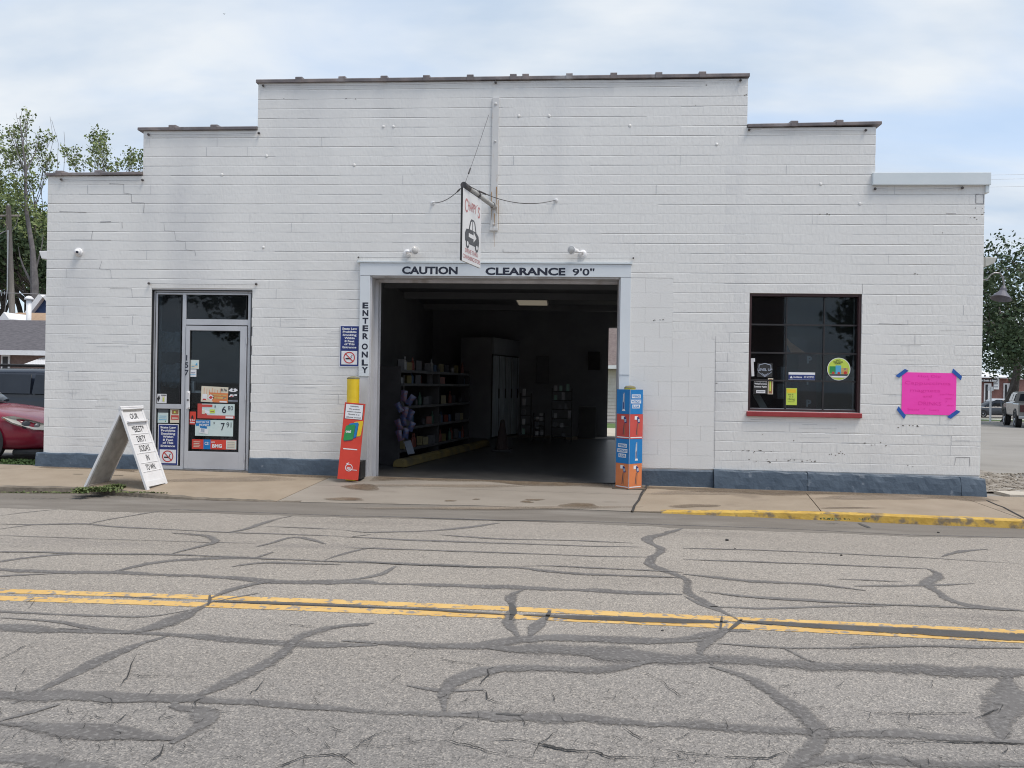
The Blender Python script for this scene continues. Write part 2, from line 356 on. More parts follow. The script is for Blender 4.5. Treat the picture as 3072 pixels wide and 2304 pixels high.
def merge(*mbs):
    m = MB()
    for k in mbs:
        n = len(m.v); m.v += k.v; m.f += [tuple(i+n for i in f) for f in k.f]
    return m

class Panel:
    """a flat printed sheet: fractions u,v of w x h, bottom-left O, axes rt/up, normal towards viewer"""
    def __init__(s, th, O, rt, up, w, h, mat='whitep', base='sheet', thick=.002, lay=.0012):
        s.th = th; s.O = Vector(O); s.rt = Vector(rt).normalized(); s.up = Vector(up).normalized(); s.n = s.rt.cross(s.up)
        s.w = w; s.h = h; s.lay = lay; s.parts = {}
        c = s.O + s.rt*w/2 + s.up*h/2 - s.n*thick/2
        s.sheet = link(base, MB().obox(c, s.rt*w/2, s.n*thick/2, s.up*h/2), mat, th)
    def P(s, u, v, l): return s.O + s.rt*(u*s.w) + s.up*(v*s.h) + s.n*(l*s.lay)
    def _mb(s, name, mat): return s.parts.setdefault((name, mat), MB())
    def rect(s, name, u0, v0, u1, v1, mat, l=1):
        s._mb(name, mat).quad(s.P(u0, v0, l), s.P(u1, v0, l), s.P(u1, v1, l), s.P(u0, v1, l)); return s
    def poly(s, name, pts, mat, l=1):
        s._mb(name, mat).poly([s.P(u, v, l) for u, v in pts]); return s
    def disc(s, name, uc, vc, r, mat, l=1, seg=28, hole=0, sx=1):
        m = s._mb(name, mat); c = s.P(uc, vc, l)
        pt = lambda t, q: c + s.rt*math.cos(t)*q*sx + s.up*math.sin(t)*q
        if not hole: m.poly([pt(2*math.pi*k/seg, r) for k in range(seg)])
        else:
            for k in range(seg):
                a, b = 2*math.pi*k/seg, 2*math.pi*(k+1)/seg
                m.quad(pt(a, hole), pt(b, hole), pt(b, r), pt(a, r))
                m.f[-1] = m.f[-1][::-1]
        return s
    def bar(s, name, u0, v0, u1, v1, t, mat, l=1):
        a, b = s.P(u0, v0, l), s.P(u1, v1, l); d = (b-a).normalized(); q = s.n.cross(d)*t/2
        s._mb(name, mat).quad(a-q, b-q, b+q, a+q); return s
    def text(s, name, txt, uc, vc, hf, mat, l=2, wf=None, bold=0.0, align='C', arc=0, squeeze=1.0):
        m = text_mb(txt, s.P(uc, vc, l), s.rt, s.up, hf*s.h, None if wf is None else wf*s.w, bold, 0, align, arc, squeeze)
        key = (name, mat, len(s.parts)); s.parts[key] = m; return s
    def done(s):
        for (name, mat, *_k), m in s.parts.items():
            if m.v: link(name, m, mat, s.th)
XA = Vector((1, 0, 0)); ZA = Vector((0, 0, 1))
def wall_panel(name, label, cat, px, Y, mat='whitep', group=None, tilt=0.0, base='sheet', thick=.002):
    """poster lying on the plane Y (front face), measured from photo box px"""
    X0, Z0, X1, Z1 = boxY(*px, Y=Y)
    rt = Vector((math.cos(tilt), 0, math.sin(tilt))); up = Vector((-math.sin(tilt), 0, math.cos(tilt)))
    c = Vector(((X0+X1)/2, Y, (Z0+Z1)/2)); w, h = X1-X0, Z1-Z0
    O = c - rt*w/2 - up*h/2
    th = thing(name, label, cat, O, group)
    return Panel(th, O, rt, up, w, h, mat, base, thick)

# ------------------------------------------------------------------ ground
def zg(x, y):
    if y < -0.2: return -0.22
    return -0.06 - 0.0145*min(max(y, 0), 55)
g = MB(); xs = [-500, -200, -90, -40, -20, -12, -8, -6.6, 0, 6.7, 8, 12, 20, 40, 90, 200, 500]; ys = [-300, -100, -30, -.25, -.15, 3, 8, 12, 16, 20, 25, 30, 40, 55, 80, 150, 300, 900]
for y in ys:
    for x in xs: g.v.append((x, y, zg(x, y)))
nx = len(xs)
for j in range(len(ys)-1):
    for i in range(nx-1): a = j*nx+i; g.f.append((a, a+1, a+nx+1, a+nx))
MT['ground'] = nmat('far_asphalt_and_dirt', (.235, .218, .195), .9, (.29, .272, .248), .5, 9, .3, .7, bump=.4, bscale=30, c3=(.21, .195, .175), s3=.25)
struct('ground', g, 'ground')
RZ = -0.12
# curb edge line from the photo (top outer edge): px x, px y, z
edge = [(-1400, 1440, -.04), (-600, 1452, -.04), (0, 1460, -.04), (240, 1463, -.042), (324, 1468, -.05), (463, 1483, -.072), (648, 1497, -.100), (833, 1504, -.112),
        (1024, 1508, -.112), (1440, 1516, -.112), (1700, 1526, -.112), (1894, 1533, -.108), (2048, 1535, -.092), (2305, 1536, -.055), (2486, 1540, -.04), (2717, 1548, -.035), (3072, 1562, -.035), (3700, 1588, -.035), (4700, 1628, -.035)]
E = [onZ(x, y, z) for x, y, z in edge]
def edge_at(X):
    for a, b in zip(E[:-1], E[1:]):
        if a.x <= X <= b.x: return a.lerp(b, (X-a.x)/(b.x-a.x))
    return E[0] if X < E[0].x else E[-1]
# road sheet follows the curb foot
rd = MB()
top = [Vector((-160, E[0].y + .05*150*0, RZ))] + [Vector((p.x, p.y-.012, RZ)) for p in E] + [Vector((160, E[-1].y, RZ))]
for a, b in zip(top[:-1], top[1:]): rd.quad((a.x, -24, RZ), (b.x, -24, RZ), b, a)
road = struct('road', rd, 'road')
# far side pavement behind the viewer
fs = MB().box(-120, -30, -.2, 120, -24, -.02)
struct('far_sidewalk', fs, 'conc')

# road strips traced on the road plane
def zc(off, pts): return [(off + x/1.942, 1450 + y/1.942) for x, y in pts]
def strip(px, w, mat, name, h, jag=.26, seed=0, step=.07, taper=True):
    rr = random.Random(seed*31+5)
    P = [onZ(x, y, RZ) for x, y in px]
    pts = [P[0]]
    for a, b in zip(P[:-1], P[1:]):
        n = max(1, int((b-a).length/step)); n = min(n, 90)
        for k in range(1, n+1): pts.append(a.lerp(b, k/n))
    # smooth corners a little
    for _ in range(3 if w > .015 else 0):
        pts = [pts[0]] + [pts[i]*.5 + (pts[i-1]+pts[i+1])*.25 for i in range(1, len(pts)-1)] + [pts[-1]]
    m = MB(); L = []; n = len(pts); wl = wr = 0; drift = 0; slow = 0
    for i, p in enumerate(pts):
        d = (pts[min(i+1, n-1)]-pts[max(i-1, 0)]); d.z = 0; d.normalize(); q = Vector((-d.y, d.x, 0))
        wl = .8*wl + rr.gauss(0, jag)*.5; wr = .8*wr + rr.gauss(0, jag)*.5; drift = .93*drift + rr.gauss(0, .12); slow = .96*slow + rr.gauss(0, .085)
        tp = 1.0
        if taper: tp = min(1, .25 + i/5, .25 + (n-1-i)/5)
        sw = max(.35, 1+slow); a = w/2*max(.25, 1+wl)*tp*sw; b = w/2*max(.25, 1+wr)*tp*sw; c = drift*w*.35
        L.append((p + q*(a+c), p - q*(b-c)))
    za = RZ+h; m.e = []
    for a, b in L:
        for t, ee in ((0, 0.0), (.3, 1.0), (.7, 1.0), (1, 0.0)):
            q = a.lerp(b, t); m.v.append((q.x, q.y, za)); m.e.append(ee)
    for i in range(len(L)-1):
        for j in range(3): k_ = i*4+j; m.f.append((k_+1, k_+5, k_+4, k_))
    return m
def seal_link(name, m, mat, parent):
    o = link(name, m, mat, parent); at_ = o.data.attributes.new('edge', 'FLOAT', 'POINT'); at_.data.foreach_set('value', m.e); return o
def worn(mat, lo, hi):
    t = mat.node_tree; b = t.nodes['Principled BSDF']; o = t.nodes['Material Output']
    at_ = t.nodes.new('ShaderNodeAttribute'); at_.attribute_name = 'edge'; co = t.nodes.new('ShaderNodeTexCoord')
    n1 = t.nodes.new('ShaderNodeTexNoise'); n1.inputs['Scale'].default_value = 55; n1.inputs['Detail'].default_value = 4; t.links.new(co.outputs['Object'], n1.inputs['Vector'])
    n2 = t.nodes.new('ShaderNodeTexNoise'); n2.inputs['Scale'].default_value = 2.0; n2.inputs['Detail'].default_value = 4; t.links.new(co.outputs['Object'], n2.inputs['Vector'])
    a1_ = t.nodes.new('ShaderNodeMath'); a1_.operation = 'ADD'; t.links.new(n1.outputs[0], a1_.inputs[0]); t.links.new(n2.outputs[0], a1_.inputs[1])
    a2_ = t.nodes.new('ShaderNodeMath'); a2_.operation = 'MULTIPLY_ADD'; t.links.new(at_.outputs['Fac'], a2_.inputs[0]); a2_.inputs[1].default_value = .45; t.links.new(a1_.outputs[0], a2_.inputs[2])
    mr = t.nodes.new('ShaderNodeMapRange'); mr.inputs['From Min'].default_value = lo; mr.inputs['From Max'].default_value = hi; mr.inputs['To Max'].default_value = .86; t.links.new(a2_.outputs[0], mr.inputs['Value'])
    tr = t.nodes.new('ShaderNodeBsdfTransparent'); mx_ = t.nodes.new('ShaderNodeMixShader'); t.links.new(mr.outputs[0], mx_.inputs[0]); t.links.new(tr.outputs[0], mx_.inputs[1]); t.links.new(b.outputs[0], mx_.inputs[2]); t.links.new(mx_.outputs[0], o.inputs['Surface'])
worn(MT['seal'], .98, 1.38); worn(MT['seal2'], .82, 1.02)
# dark old asphalt band along the curb
band_px = [(-700, 1530), (0, 1522), (463, 1535), (833, 1545), (1024, 1549), (1500, 1563), (2048, 1582), (2500, 1602), (3072, 1616), (4000, 1650)]
bp_ = [onZ(x, y, RZ) for x, y in band_px]; bm_ = MB(); rr = random.Random(3)
up_e = [Vector((p.x, p.y-.014, RZ)) for p in E]
def lin(pts, X):
    for a, b in zip(pts[:-1], pts[1:]):
        if a.x <= X <= b.x: return a.lerp(b, (X-a.x)/(b.x-a.x))
    return pts[0] if X < pts[0].x else pts[-1]
x = -8.0; prev = None; dr = 0
while x < 9:
    dr = .8*dr + rr.gauss(0, .018); a = lin(up_e, x); b = lin(bp_, x)
    cur = ((x, a.y, RZ+.0012), (x, b.y+dr, RZ+.0012))
    if prev: bm_.quad(prev[1], cur[1], cur[0], prev[0])
    prev = cur; x += .12
link('asphalt_patch', bm_, 'patch', road)
# double yellow centre line
def yline(pts, thick, name):
    cuts = []
    px = [(x, y) for x, y in pts]
    P = [onZ(x, y, RZ) for x, y in px]
    P = [P[0] + (P[0]-P[1])*4] + P[1:-1] + [P[-1] + (P[-1]-P[-2])*4]
    m = MB(); rr = random.Random(len(name)+int(thick*1000)); pr = None
    tot = []
    for a, b in zip(P[:-1], P[1:]):
        n = int((b-a).length/.05)
        for k in range(n): tot.append(a.lerp(b, k/n))
    for i in range(len(tot)-1):
        d = (tot[i+1]-tot[i]).normalized(); q = Vector((-d.y, d.x, 0)); t = thick/2
        a = tot[i]+q*(t+rr.gauss(0, .002)); b = tot[i]-q*(t+rr.gauss(0, .002))
        if pr: m.quad((pr[1].x, pr[1].y, RZ+.0022), (b.x, b.y, RZ+.0022), (a.x, a.y, RZ+.0022), (pr[0].x, pr[0].y, RZ+.0022))
        pr = (a, b)
    return link(name, m, 'yellow', road)
yline([(0, 1773), (512, 1789), (1024, 1806), (1536, 1827), (2048, 1851), (2560, 1874), (3072, 1898)], .098, 'yellow_line')
yline([(0, 1795), (512, 1811), (1024, 1830), (1536, 1850), (2048, 1872), (2560, 1896), (3072, 1922)], .104, 'yellow_line')
S = []   # (offset, pts, width)
L_, M_, R_ = 0, 1024, 2048
for o_, w_, p_ in [
 (L_, .05, [(0,190),(150,170),(340,152)]), (L_, .05, [(0,268),(200,240),(510,236)]), (L_, .05, [(0,238),(200,243),(510,236),(640,255),(1000,270),(1320,288),(1989,310)]),
 (L_, .05, [(500,240),(640,210),(760,190),(960,160)]), (L_, .07, [(1310,290),(1440,270),(1520,240),(1600,212),(1700,190)]), (L_, .03, [(1550,252),(1989,270)]),
 (L_, .035, [(0,305),(500,322),(1200,345),(1480,350)]), (L_, .08, [(1000,290),(1200,305),(1270,345),(1100,380),(1000,410)]),
 (L_, .06, [(-300,395),(0,400),(300,402),(500,410),(1000,415),(1500,440),(1989,460)]), (L_, .07, [(-300,500),(0,458),(250,420),(500,410)]),
 (L_, .08, [(640,522),(760,495),(870,462),(1200,440),(1500,442)]), (L_, .08, [(-200,500),(0,505),(350,522),(640,522),(1100,540),(1350,555),(1600,575),(1989,570),(2200,578)]),
 (L_, .05, [(-200,560),(0,540),(350,525)]), (L_, .08, [(1500,370),(1600,345),(1700,308),(1800,322),(1900,355)]), (L_, .06, [(1350,488),(1500,460),(1989,475)]), (L_, .08, [(1480,440),(1600,402)]),
 (L_, .08, [(1230,672),(1330,622),(1450,585),(1600,575)]), (L_, .10, [(1235,690),(1150,735),(1000,790),(900,845),(700,872)]), (L_, .10, [(1000,880),(750,960),(560,1050),(480,1090),(380,1150),(260,1210),(100,1290)]),
 (L_, .045, [(-200,742),(0,745),(300,765),(800,780),(950,775),(1100,740)]), (L_, .10, [(-200,820),(0,838),(400,870),(700,872),(1000,885),(1300,912),(1700,935),(1989,945),(2200,948)]), (L_, .04, [(0,785),(300,800),(600,855),(740,862)]),
 (L_, .09, [(2180,820),(2060,812),(1989,835),(1800,875),(1700,920),(1690,990),(1500,1090),(1380,1160),(1200,1240),(1000,1290)]),
 (L_, .15, [(-200,1225),(0,1240),(500,1250),(1000,1260),(1400,1275),(1989,1312),(2500,1330),(2900,1348),(3400,1375),(3989,1410),(4500,1440),(4850,1462),(5500,1490),(6100,1530)]),
 (L_, .15, [(1000,1290),(1290,1360),(1150,1450),(1000,1520)]), (L_, .08, [(0,1390),(200,1360),(350,1290)]), (L_, .09, [(0,1400),(200,1430),(700,1470),(1000,1505)]), (L_, .05, [(1250,690),(1400,660),(1500,640)]),
 (M_, .03, [(-1000,152),(0,190),(300,195),(700,208),(1000,218),(1500,225),(1989,245),(2500,262),(3000,285),(3270,300),(3989,318)]), (M_, .045, [(0,273),(150,288),(500,278),(700,262),(930,232)]), (M_, .06, [(60,312),(170,298)]),
 (M_, .04, [(0,312),(500,335),(1000,350),(1500,368),(1750,372)]), (M_, .035, [(560,300),(900,325),(1400,335),(1700,350)]), (M_, .04, [(0,375),(500,390),(1000,408),(1500,428),(1780,432)]),
 (M_, .055, [(-100,455),(0,458),(400,475),(800,490),(1050,490),(1200,515),(1500,535),(1989,552)]), (M_, .035, [(1050,485),(1200,480),(1989,520)]), (M_, .06, [(-100,450),(0,415),(100,385),(200,375)]),
 (M_, .065, [(-50,575),(250,585),(700,600),(1000,610),(1300,620),(1989,650)]), (M_, .12, [(1060,618),(980,640),(960,680),(1000,728)]), (M_, .08, [(310,485),(270,520),(200,545),(0,572)]),
 (M_, .14, [(990,745),(975,810),(1010,865),(1040,905)]), (M_, .09, [(1200,775),(1140,840),(1090,905)]), (M_, .08, [(0,920),(500,945),(850,950),(950,905),(1250,892),(1989,925),(2100,915)]),
 (M_, .13, [(850,962),(1200,978),(1989,1012),(2400,1035),(2900,1070),(3500,1090),(4100,1103)]), (M_, .10, [(600,1330),(600,1200),(650,1140),(800,1090),(1000,1070),(1500,1090),(1720,1075),(1850,1020)]),
 (M_, .09, [(1989,262),(1850,305),(1770,322),(1800,355),(1890,390),(1790,440),(1800,485),(1870,502),(1989,540),(2040,570),(2010,620),(2060,670),(2170,715),(2250,760),(2330,800)]),
 (M_, .06, [(2000,660),(2080,700),(2200,745)]), (M_, .08, [(-60,850),(80,815),(160,825)]), (M_, .05, [(380,1180),(560,1215),(830,1205)]),
 (R_, .035, [(0,380),(400,388),(900,410),(1500,440),(1989,470)]), (R_, .035, [(0,445),(500,462),(1000,482),(1430,500)]), (R_, .05, [(0,530),(400,570),(800,585),(1070,625)]), (R_, .03, [(900,560),(1300,575)]),
 (R_, .055, [(100,630),(400,668),(900,700),(1450,718),(1989,745)]), (R_, .05, [(150,720),(500,730),(900,718),(1500,712)]), (R_, .06, [(1780,385),(1600,400),(1520,430)]),
 (R_, .11, [(1430,500),(1515,530),(1370,580),(1450,610),(1490,650),(1560,700),(1700,725),(1989,745)]), (R_, .06, [(1000,600),(1370,598),(1700,585)]),
 (R_, .13, [(270,850),(150,905),(90,960),(110,1020),(200,1060)]), (R_, .10, [(-120,915),(0,918),(150,888),(250,850)]), (R_, .055, [(200,935),(600,965),(900,965),(1300,950),(1989,968)]), (R_, .07, [(600,965),(700,1010),(760,1048)]),
 (R_, .12, [(150,1075),(350,1120),(560,1220),(700,1320),(820,1430),(830,1520),(700,1600),(600,1700)]), (R_, .16, [(1925,1130),(1900,1280),(1870,1400),(1900,1500)]), (R_, .12, [(250,858),(330,852),(390,858)]),
 (R_, .12, [(500,1700),(800,1590),(1500,1630),(2100,1640)]), (L_, .12, [(-200,1600),(300,1640),(900,1700)]),
 ]:
    S.append((o_, p_, w_))
for i, (o_, p_, w_) in enumerate(S):
    seal_link('crack_sealant', strip(zc(o_, p_), w_*(1.2 if w_ < .1 else 1.1), 'seal', '', .0032 + .00028*(i % 9), seed=i), 'seal', road)
for i, (o_, p_, w_) in enumerate([(L_, [(1235,690),(1350,692),(1989,712),(2500,738),(3000,768)], .075), (M_, [(1060,770),(1250,778),(1989,806),(2250,812)], .07), (R_, [(330,805),(700,832),(1200,858),(1600,880),(1989,893),(2300,905)], .075),
        (M_, [(100,460),(400,478),(800,488),(1050,490)], .02), (L_, [(640,662),(1100,680)], .02), (L_, [(340,850),(480,860)], .02), (M_, [(700,1347),(760,1347)], .018), (M_, [(900,1350),(960,1354),(1050,1358)], .035), (R_, [(1030,235),(1090,262)], .12), (L_, [(1222,655),(1240,688),(1212,715)], .05), (M_, [(985,700),(1003,742),(985,800)], .09), (M_, [(1215,745),(1195,800)], .07), (R_, [(228,780),(222,855)], .03), (R_, [(345,795),(320,835),(270,860)], .06), (L_, [(200,670),(150,700)], .02), (M_, [(400,202),(700,212),(1000,219),(1300,222)], .03)]):
    seal_link('dark_sealant', strip(zc(o_, p_), w_, '', '', .0065, jag=.1, seed=90+i), 'seal2', road)
# open cracks
CR = [(M_, [(290,1162),(320,1135),(345,1125),(360,1100)]), (M_, [(795,1185),(830,1150),(860,1125),(850,1090),(900,1075)]), (M_, [(820,1210),(845,1225),(850,1262),(900,1280),(945,1292)]),
 (M_, [(0,1622),(60,1560),(110,1530),(200,1542),(300,1540),(450,1510),(560,1500)]), (M_, [(640,1490),(660,1445),(740,1400)]), (M_, [(100,1530),(200,1470),(260,1455),(320,1430)]),
 (M_, [(600,1500),(750,1535),(850,1570),(1000,1600),(1110,1612),(1150,1525),(1210,1490),(1260,1440)]), (M_, [(880,1500),(1000,1500),(1150,1525),(1300,1560),(1480,1570),(1560,1605),(1700,1600),(1850,1610),(1989,1620)]),
 (M_, [(1640,1420),(1700,1470),(1760,1500)]), (M_, [(1660,1195),(1700,1237)]), (M_, [(1730,1100),(1800,1125),(1860,1150),(1910,1200),(1945,1220),(1980,1250)]), (M_, [(440,1370),(450,1390),(480,1375)]), (M_, [(0,1590),(20,1610),(60,1640),(110,1660)]),
 (L_, [(700,1185),(740,1140),(770,1050),(800,990)]), (L_, [(1440,1240),(1490,1215),(1510,1195),(1540,1150)]), (L_, [(640,1420),(700,1385),(740,1345)]), (L_, [(0,1030),(60,1000),(120,965),(200,935)]), (L_, [(540,1275),(600,1290),(660,1305)]), (L_, [(930,1385),(980,1370),(1030,1360)]),
 (L_, [(1600,1665),(1700,1630),(1780,1598),(1900,1592),(2050,1590)]), (L_, [(830,1655),(930,1590),(950,1530)]), (L_, [(1150,1510),(1200,1480),(1230,1460)]), (L_, [(530,1104),(700,1112),(850,1130),(1150,1125)]), (L_, [(850,1250),(900,1200)]), (L_, [(1590,820),(1850,842)]),
 (R_, [(880,1200),(920,1180),(940,1160)]), (R_, [(750,1308),(850,1310)]), (R_, [(1700,1380),(1780,1345),(1840,1320)]), (R_, [(1250,1590),(1300,1615),(1360,1650)]), (R_, [(-40,1500),(10,1480),(60,1450)]), (R_, [(1200,1520),(1500,1510),(1700,1515),(1989,1525)]),
 (R_, [(-100,1560),(200,1600),(500,1612),(600,1570)]), (R_, [(940,950),(1000,942),(1140,940)]), (R_, [(1540,1018),(1610,990)]), (R_, [(1720,930),(1760,950),(1745,965)]), (R_, [(1100,1335),(1300,1350),(1700,1345)]), (R_, [(1930,1560),(1960,1590)]),
 (M_, [(410,815),(480,795),(600,778)]), (M_, [(560,1030),(700,1050),(860,1070)]), (M_, [(130,1050),(160,1010)]), (L_, [(180,700),(200,688),(165,735)]), (M_, [(390,1020),(430,980)])]
rr = random.Random(12)
for k in range(230):        # fine alligator cracking near the bottom of the picture
    x0 = rr.uniform(-50, 5900); y0 = 1100 + 560*rr.random()**.55; p = [(x0, y0)]
    a = rr.uniform(-.5, .5) if rr.random() < .7 else rr.uniform(.8, 2)
    for q in range(rr.randint(2, 4)):
        a += rr.gauss(0, .8); s_ = rr.uniform(12, 38); p.append((p[-1][0]+math.cos(a)*s_*1.6, p[-1][1]+math.sin(a)*s_*.8))
    CR.append((L_, p))
def jitter(px, seed):
    r_ = random.Random(seed); o = [px[0]]
    for a, b in zip(px[:-1], px[1:]):
        n_ = max(2, int(math.hypot(b[0]-a[0], b[1]-a[1])/16))
        for k_ in range(1, n_): t = k_/n_; o.append((a[0]+(b[0]-a[0])*t + r_.gauss(0, 2.6), a[1]+(b[1]-a[1])*t + r_.gauss(0, 1.7)))
        o.append(b)
    return o
cm = MB()
for i, (o_, p_) in enumerate(CR):
    m = strip(zc(o_, jitter(p_, i)), .0052 if i < 45 else .0027, '', '', .0078, jag=.6, seed=200+i, step=.025)
    cm = merge(cm, m)
link('open_crack', cm, 'crack', road, kind='stuff')
# loose stones and litter on the road
for i, (x, y, s_) in enumerate([(2181, 1622, .019), (2205, 1647, .009), (2815, 1599, .015), (1987, 1893, .009), (2524, 1667, .012)]):
    p = onZ(x, y, RZ); m = MB(); m.lathe([(.001, 0), (s_*.8, s_*.1), (s_, s_*.4), (s_*.6, s_*.8), (.002, s_*.9)], p, seg=7)
    tag(link('road_stone', m, MT['crack'], org=p), ['small dark stone on the road right of centre', 'tiny dark stone just beyond the small dark stone', 'dark pebble beside the yellow curb at right', 'tiny pebble below the yellow centre lines', 'tiny pebble on the far lane at right'][i], 'stone')

# ------------------------------------------------------------------ sidewalk slabs and curbs
walk = struct('sidewalk', MB().box(-60, .05, -.3, 60, .1, -.25), 'conc')
def zb(X): return .003 - .0074*max(min(X, 9), -9)      # pavement level at the foot of the wall
def zs(q, lift=0.0):                                       # height of the pavement surface at a point
    e = edge_at(q.x); t = min(max((.02-q.y)/(.02-e.y), 0), 1); return (1-t)*zb(q.x) + t*e.z + lift
def onwalk(x, y, lift=0.0):
    z = -.04
    for _ in range(5): q = onZ(x, y, z); z = zs(q)
    return Vector((q.x, q.y, z+lift))
def slab(xw0, xw1, xe0, xe1, t0, t1, mat, gap=.006):
    """quad patch between wall (Y=0.02) and curb edge; xw: X at wall side, xe: X at curb side"""
    nx_, ny_ = 14, 5; m = MB(); idx = []
    for j in range(ny_+1):
        t = t0 + (t1-t0)*j/ny_
        for i in range(nx_+1):
            s_ = i/nx_; X = (xw0+(xw1-xw0)*s_)*(1-t) + (xe0+(xe1-xe0)*s_)*t
            if i == 0: X += gap
            if i == nx_: X -= gap
            e = edge_at(X); Y = .02*(1-t) + (e.y+.005)*t
            if j == 0 and t0 > 0: Y -= gap
            if j == ny_ and t1 < 1: Y += gap
            m.v.append((X, Y, t*e.z + (1-t)*zb(X) + (0 if 0 < i < nx_ and 0 < j < ny_ else -.002)))
    w_ = nx_+1
    for j in range(ny_):
        for i in range(nx_): a = j*w_+i; m.f.append((a, a+w_, a+w_+1, a+1))
    n0 = len(m.v); ring = [i for i in range(w_)] + [j*w_+nx_ for j in range(1, ny_+1)] + [ny_*w_+i for i in range(nx_-1, -1, -1)] + [j*w_ for j in range(ny_-1, 0, -1)]
    for r_ in ring: a = m.v[r_]; m.v.append((a[0], a[1], a[2]-.1))
    for k in range(len(ring)): l = (k+1) % len(ring); m.f.append((ring[k], ring[l], n0+l, n0+k))
    link('slab', m, mat, walk)
def xw(px, py): return onZ(px, py, 0).x
def xe(px, py, z=-.11): return onZ(px, py, z).x
j1w, j1e = xw(985, 1437), xe(833, 1502); j2w, j2e = xw(1945, 1450), xe(1894, 1534); j3w, j3e = xw(2425, 1470), xe(2460, 1535, -.04); j4w, j4e = xw(2975, 1505), xe(3075, 1560, -.035)
j0w = xw(-150, 1405); j0e = xe(-330, 1455, -.04)
slab(-40, j0w, -40, j0e, 0, 1, 'conc'); slab(j0w, j1w, j0e, j1e, 0, .20, 'conc'); slab(j0w, j1w, j0e, j1e, .20, 1, 'conc')
slab(j1w, j2w, j1e, j2e, 0, .42, 'conc2'); slab(j1w, j2w, j1e, j2e, .42, 1, 'conc2')
slab(j2w, j3w, j2e, j3e, 0, 1, 'conc'); slab(j3w, j4w, j3e, j4e, 0, 1, 'conc'); slab(j4w, j4w+2.2, j4e, j4e+2.2, 0, 1, 'conc'); slab(j4w+2.2, 40, j4e+2.2, 40, 0, 1, 'conc')
sub = MB(); pr = None; X = -40
while X <= 40:
    e = edge_at(X); c = ((X, .3, zb(X)-.03), (X, e.y+.06, e.z-.03))
    if pr: sub.quad(pr[1], c[1], c[0], pr[0])
    pr = c; X += .25
link('joint_filler', sub, 'crack', walk)
# concrete drive slab beyond the corner
cs = MB().box(6.66, .03, -.25, 14, .42, -.022)
link('slab', cs, nmat('pale_concrete', (.42, .38, .32), .9, (.48, .44, .38), 3, 6, bump=.3, bscale=40), walk)
def curb(X0, X1, mat, w, name, label):
    m = MB(); n = int((X1-X0)/.1); rr = random.Random(int(X1*10)+77); pr = None
    for i in range(n+1):
        X = X0+(X1-X0)*i/n; e = edge_at(X); j = rr.gauss(0, .003); k = rr.gauss(0, .002)
        zt = e.z+.003+k
        ring = [(X, e.y+w, zt), (X, e.y+.012+j, zt), (X, e.y-.006+j, zt-.012), (X, e.y-.022+j*.5, RZ-.03)]
        if pr:
            for q in range(3): m.quad(pr[q+1], ring[q+1], ring[q], pr[q])
        pr = ring
    return struct(name, m, mat, smooth=False)
cu1 = curb(E[0].x, onZ(900, 1505, -.11).x, 'curb', .10, 'curb', '')
cu2 = curb(onZ(1985, 1536, -.1).x, E[-1].x, 'ycurb', .11, 'yellow_curb', '')
# damp stains on the slabs
worn(MT['stain'], .80, 1.45); worn(MT['wet'], .85, 1.6)
def blob(px, mat, name, parent, z, lift=.004, seed=0, n=26):
    """px: (cx, cy, rx, ry) in the photo, dropped on the walk"""
    r_ = random.Random(seed); cx, cy, rx, ry = px; m = MB(); pts = []
    ph = [r_.uniform(0, 6.28) for _ in range(4)]
    for k in range(n):
        a = 2*math.pi*k/n; f = 1 + .18*math.sin(2*a+ph[0]) + .12*math.sin(3*a+ph[1]) + .07*math.sin(5*a+ph[2])
        pts.append(onwalk(cx+rx*f*math.cos(a), cy+ry*f*math.sin(a), lift)); pts[-1].y = min(pts[-1].y, -.07)
    cx_, cy_, cz_ = (sum(p[i] for p in pts)/len(pts) for i in range(3)); m.v = [(cx_, cy_, cz_)]; m.e = [1.0]
    for f_, e_ in ((.55, .9), (1.15, 0.0)):
        for p in pts: m.v.append((cx_+(p.x-cx_)*f_, min(cy_+(p.y-cy_)*f_, -.06), cz_+(p.z-cz_)*f_)); m.e.append(e_)
    k_ = len(pts)
    for i in range(k_):
        j = (i+1) % k_; m.f.append((0, 1+i, 1+j)); m.f.append((1+i, 1+k_+i, 1+k_+j, 1+j))
    seal_link(name, m, mat, parent)
for i, b in enumerate([(1085, 1462, 55, 7, -.03), (1740, 1517, 45, 8, -.09), (1580, 1505, 18, 3, -.08), (1605, 1499, 22, 2.5, -.08), (1350, 1502, 14, 2, -.08), (1430, 1497, 12, 1.6, -.08), (1035, 1497, 60, 4, -.1), (2080, 1518, 60, 5, -.06), (2560, 1524, 70, 2.5, -.035)]):
    blob(b[:4], 'stain', 'stain', walk, b[4], seed=i)
for i, b in enumerate([(700, 1440, 170, 7, -.01), (2200, 1478, 230, 6, -.005), (2650, 1492, 210, 7, -.005), (1350, 1458, 200, 4, -.02), (1500, 1524, 330, 5, -.1)]):
    blob(b[:4], 'wet', 'damp_patch', walk, b[4], lift=.0035, seed=40+i)
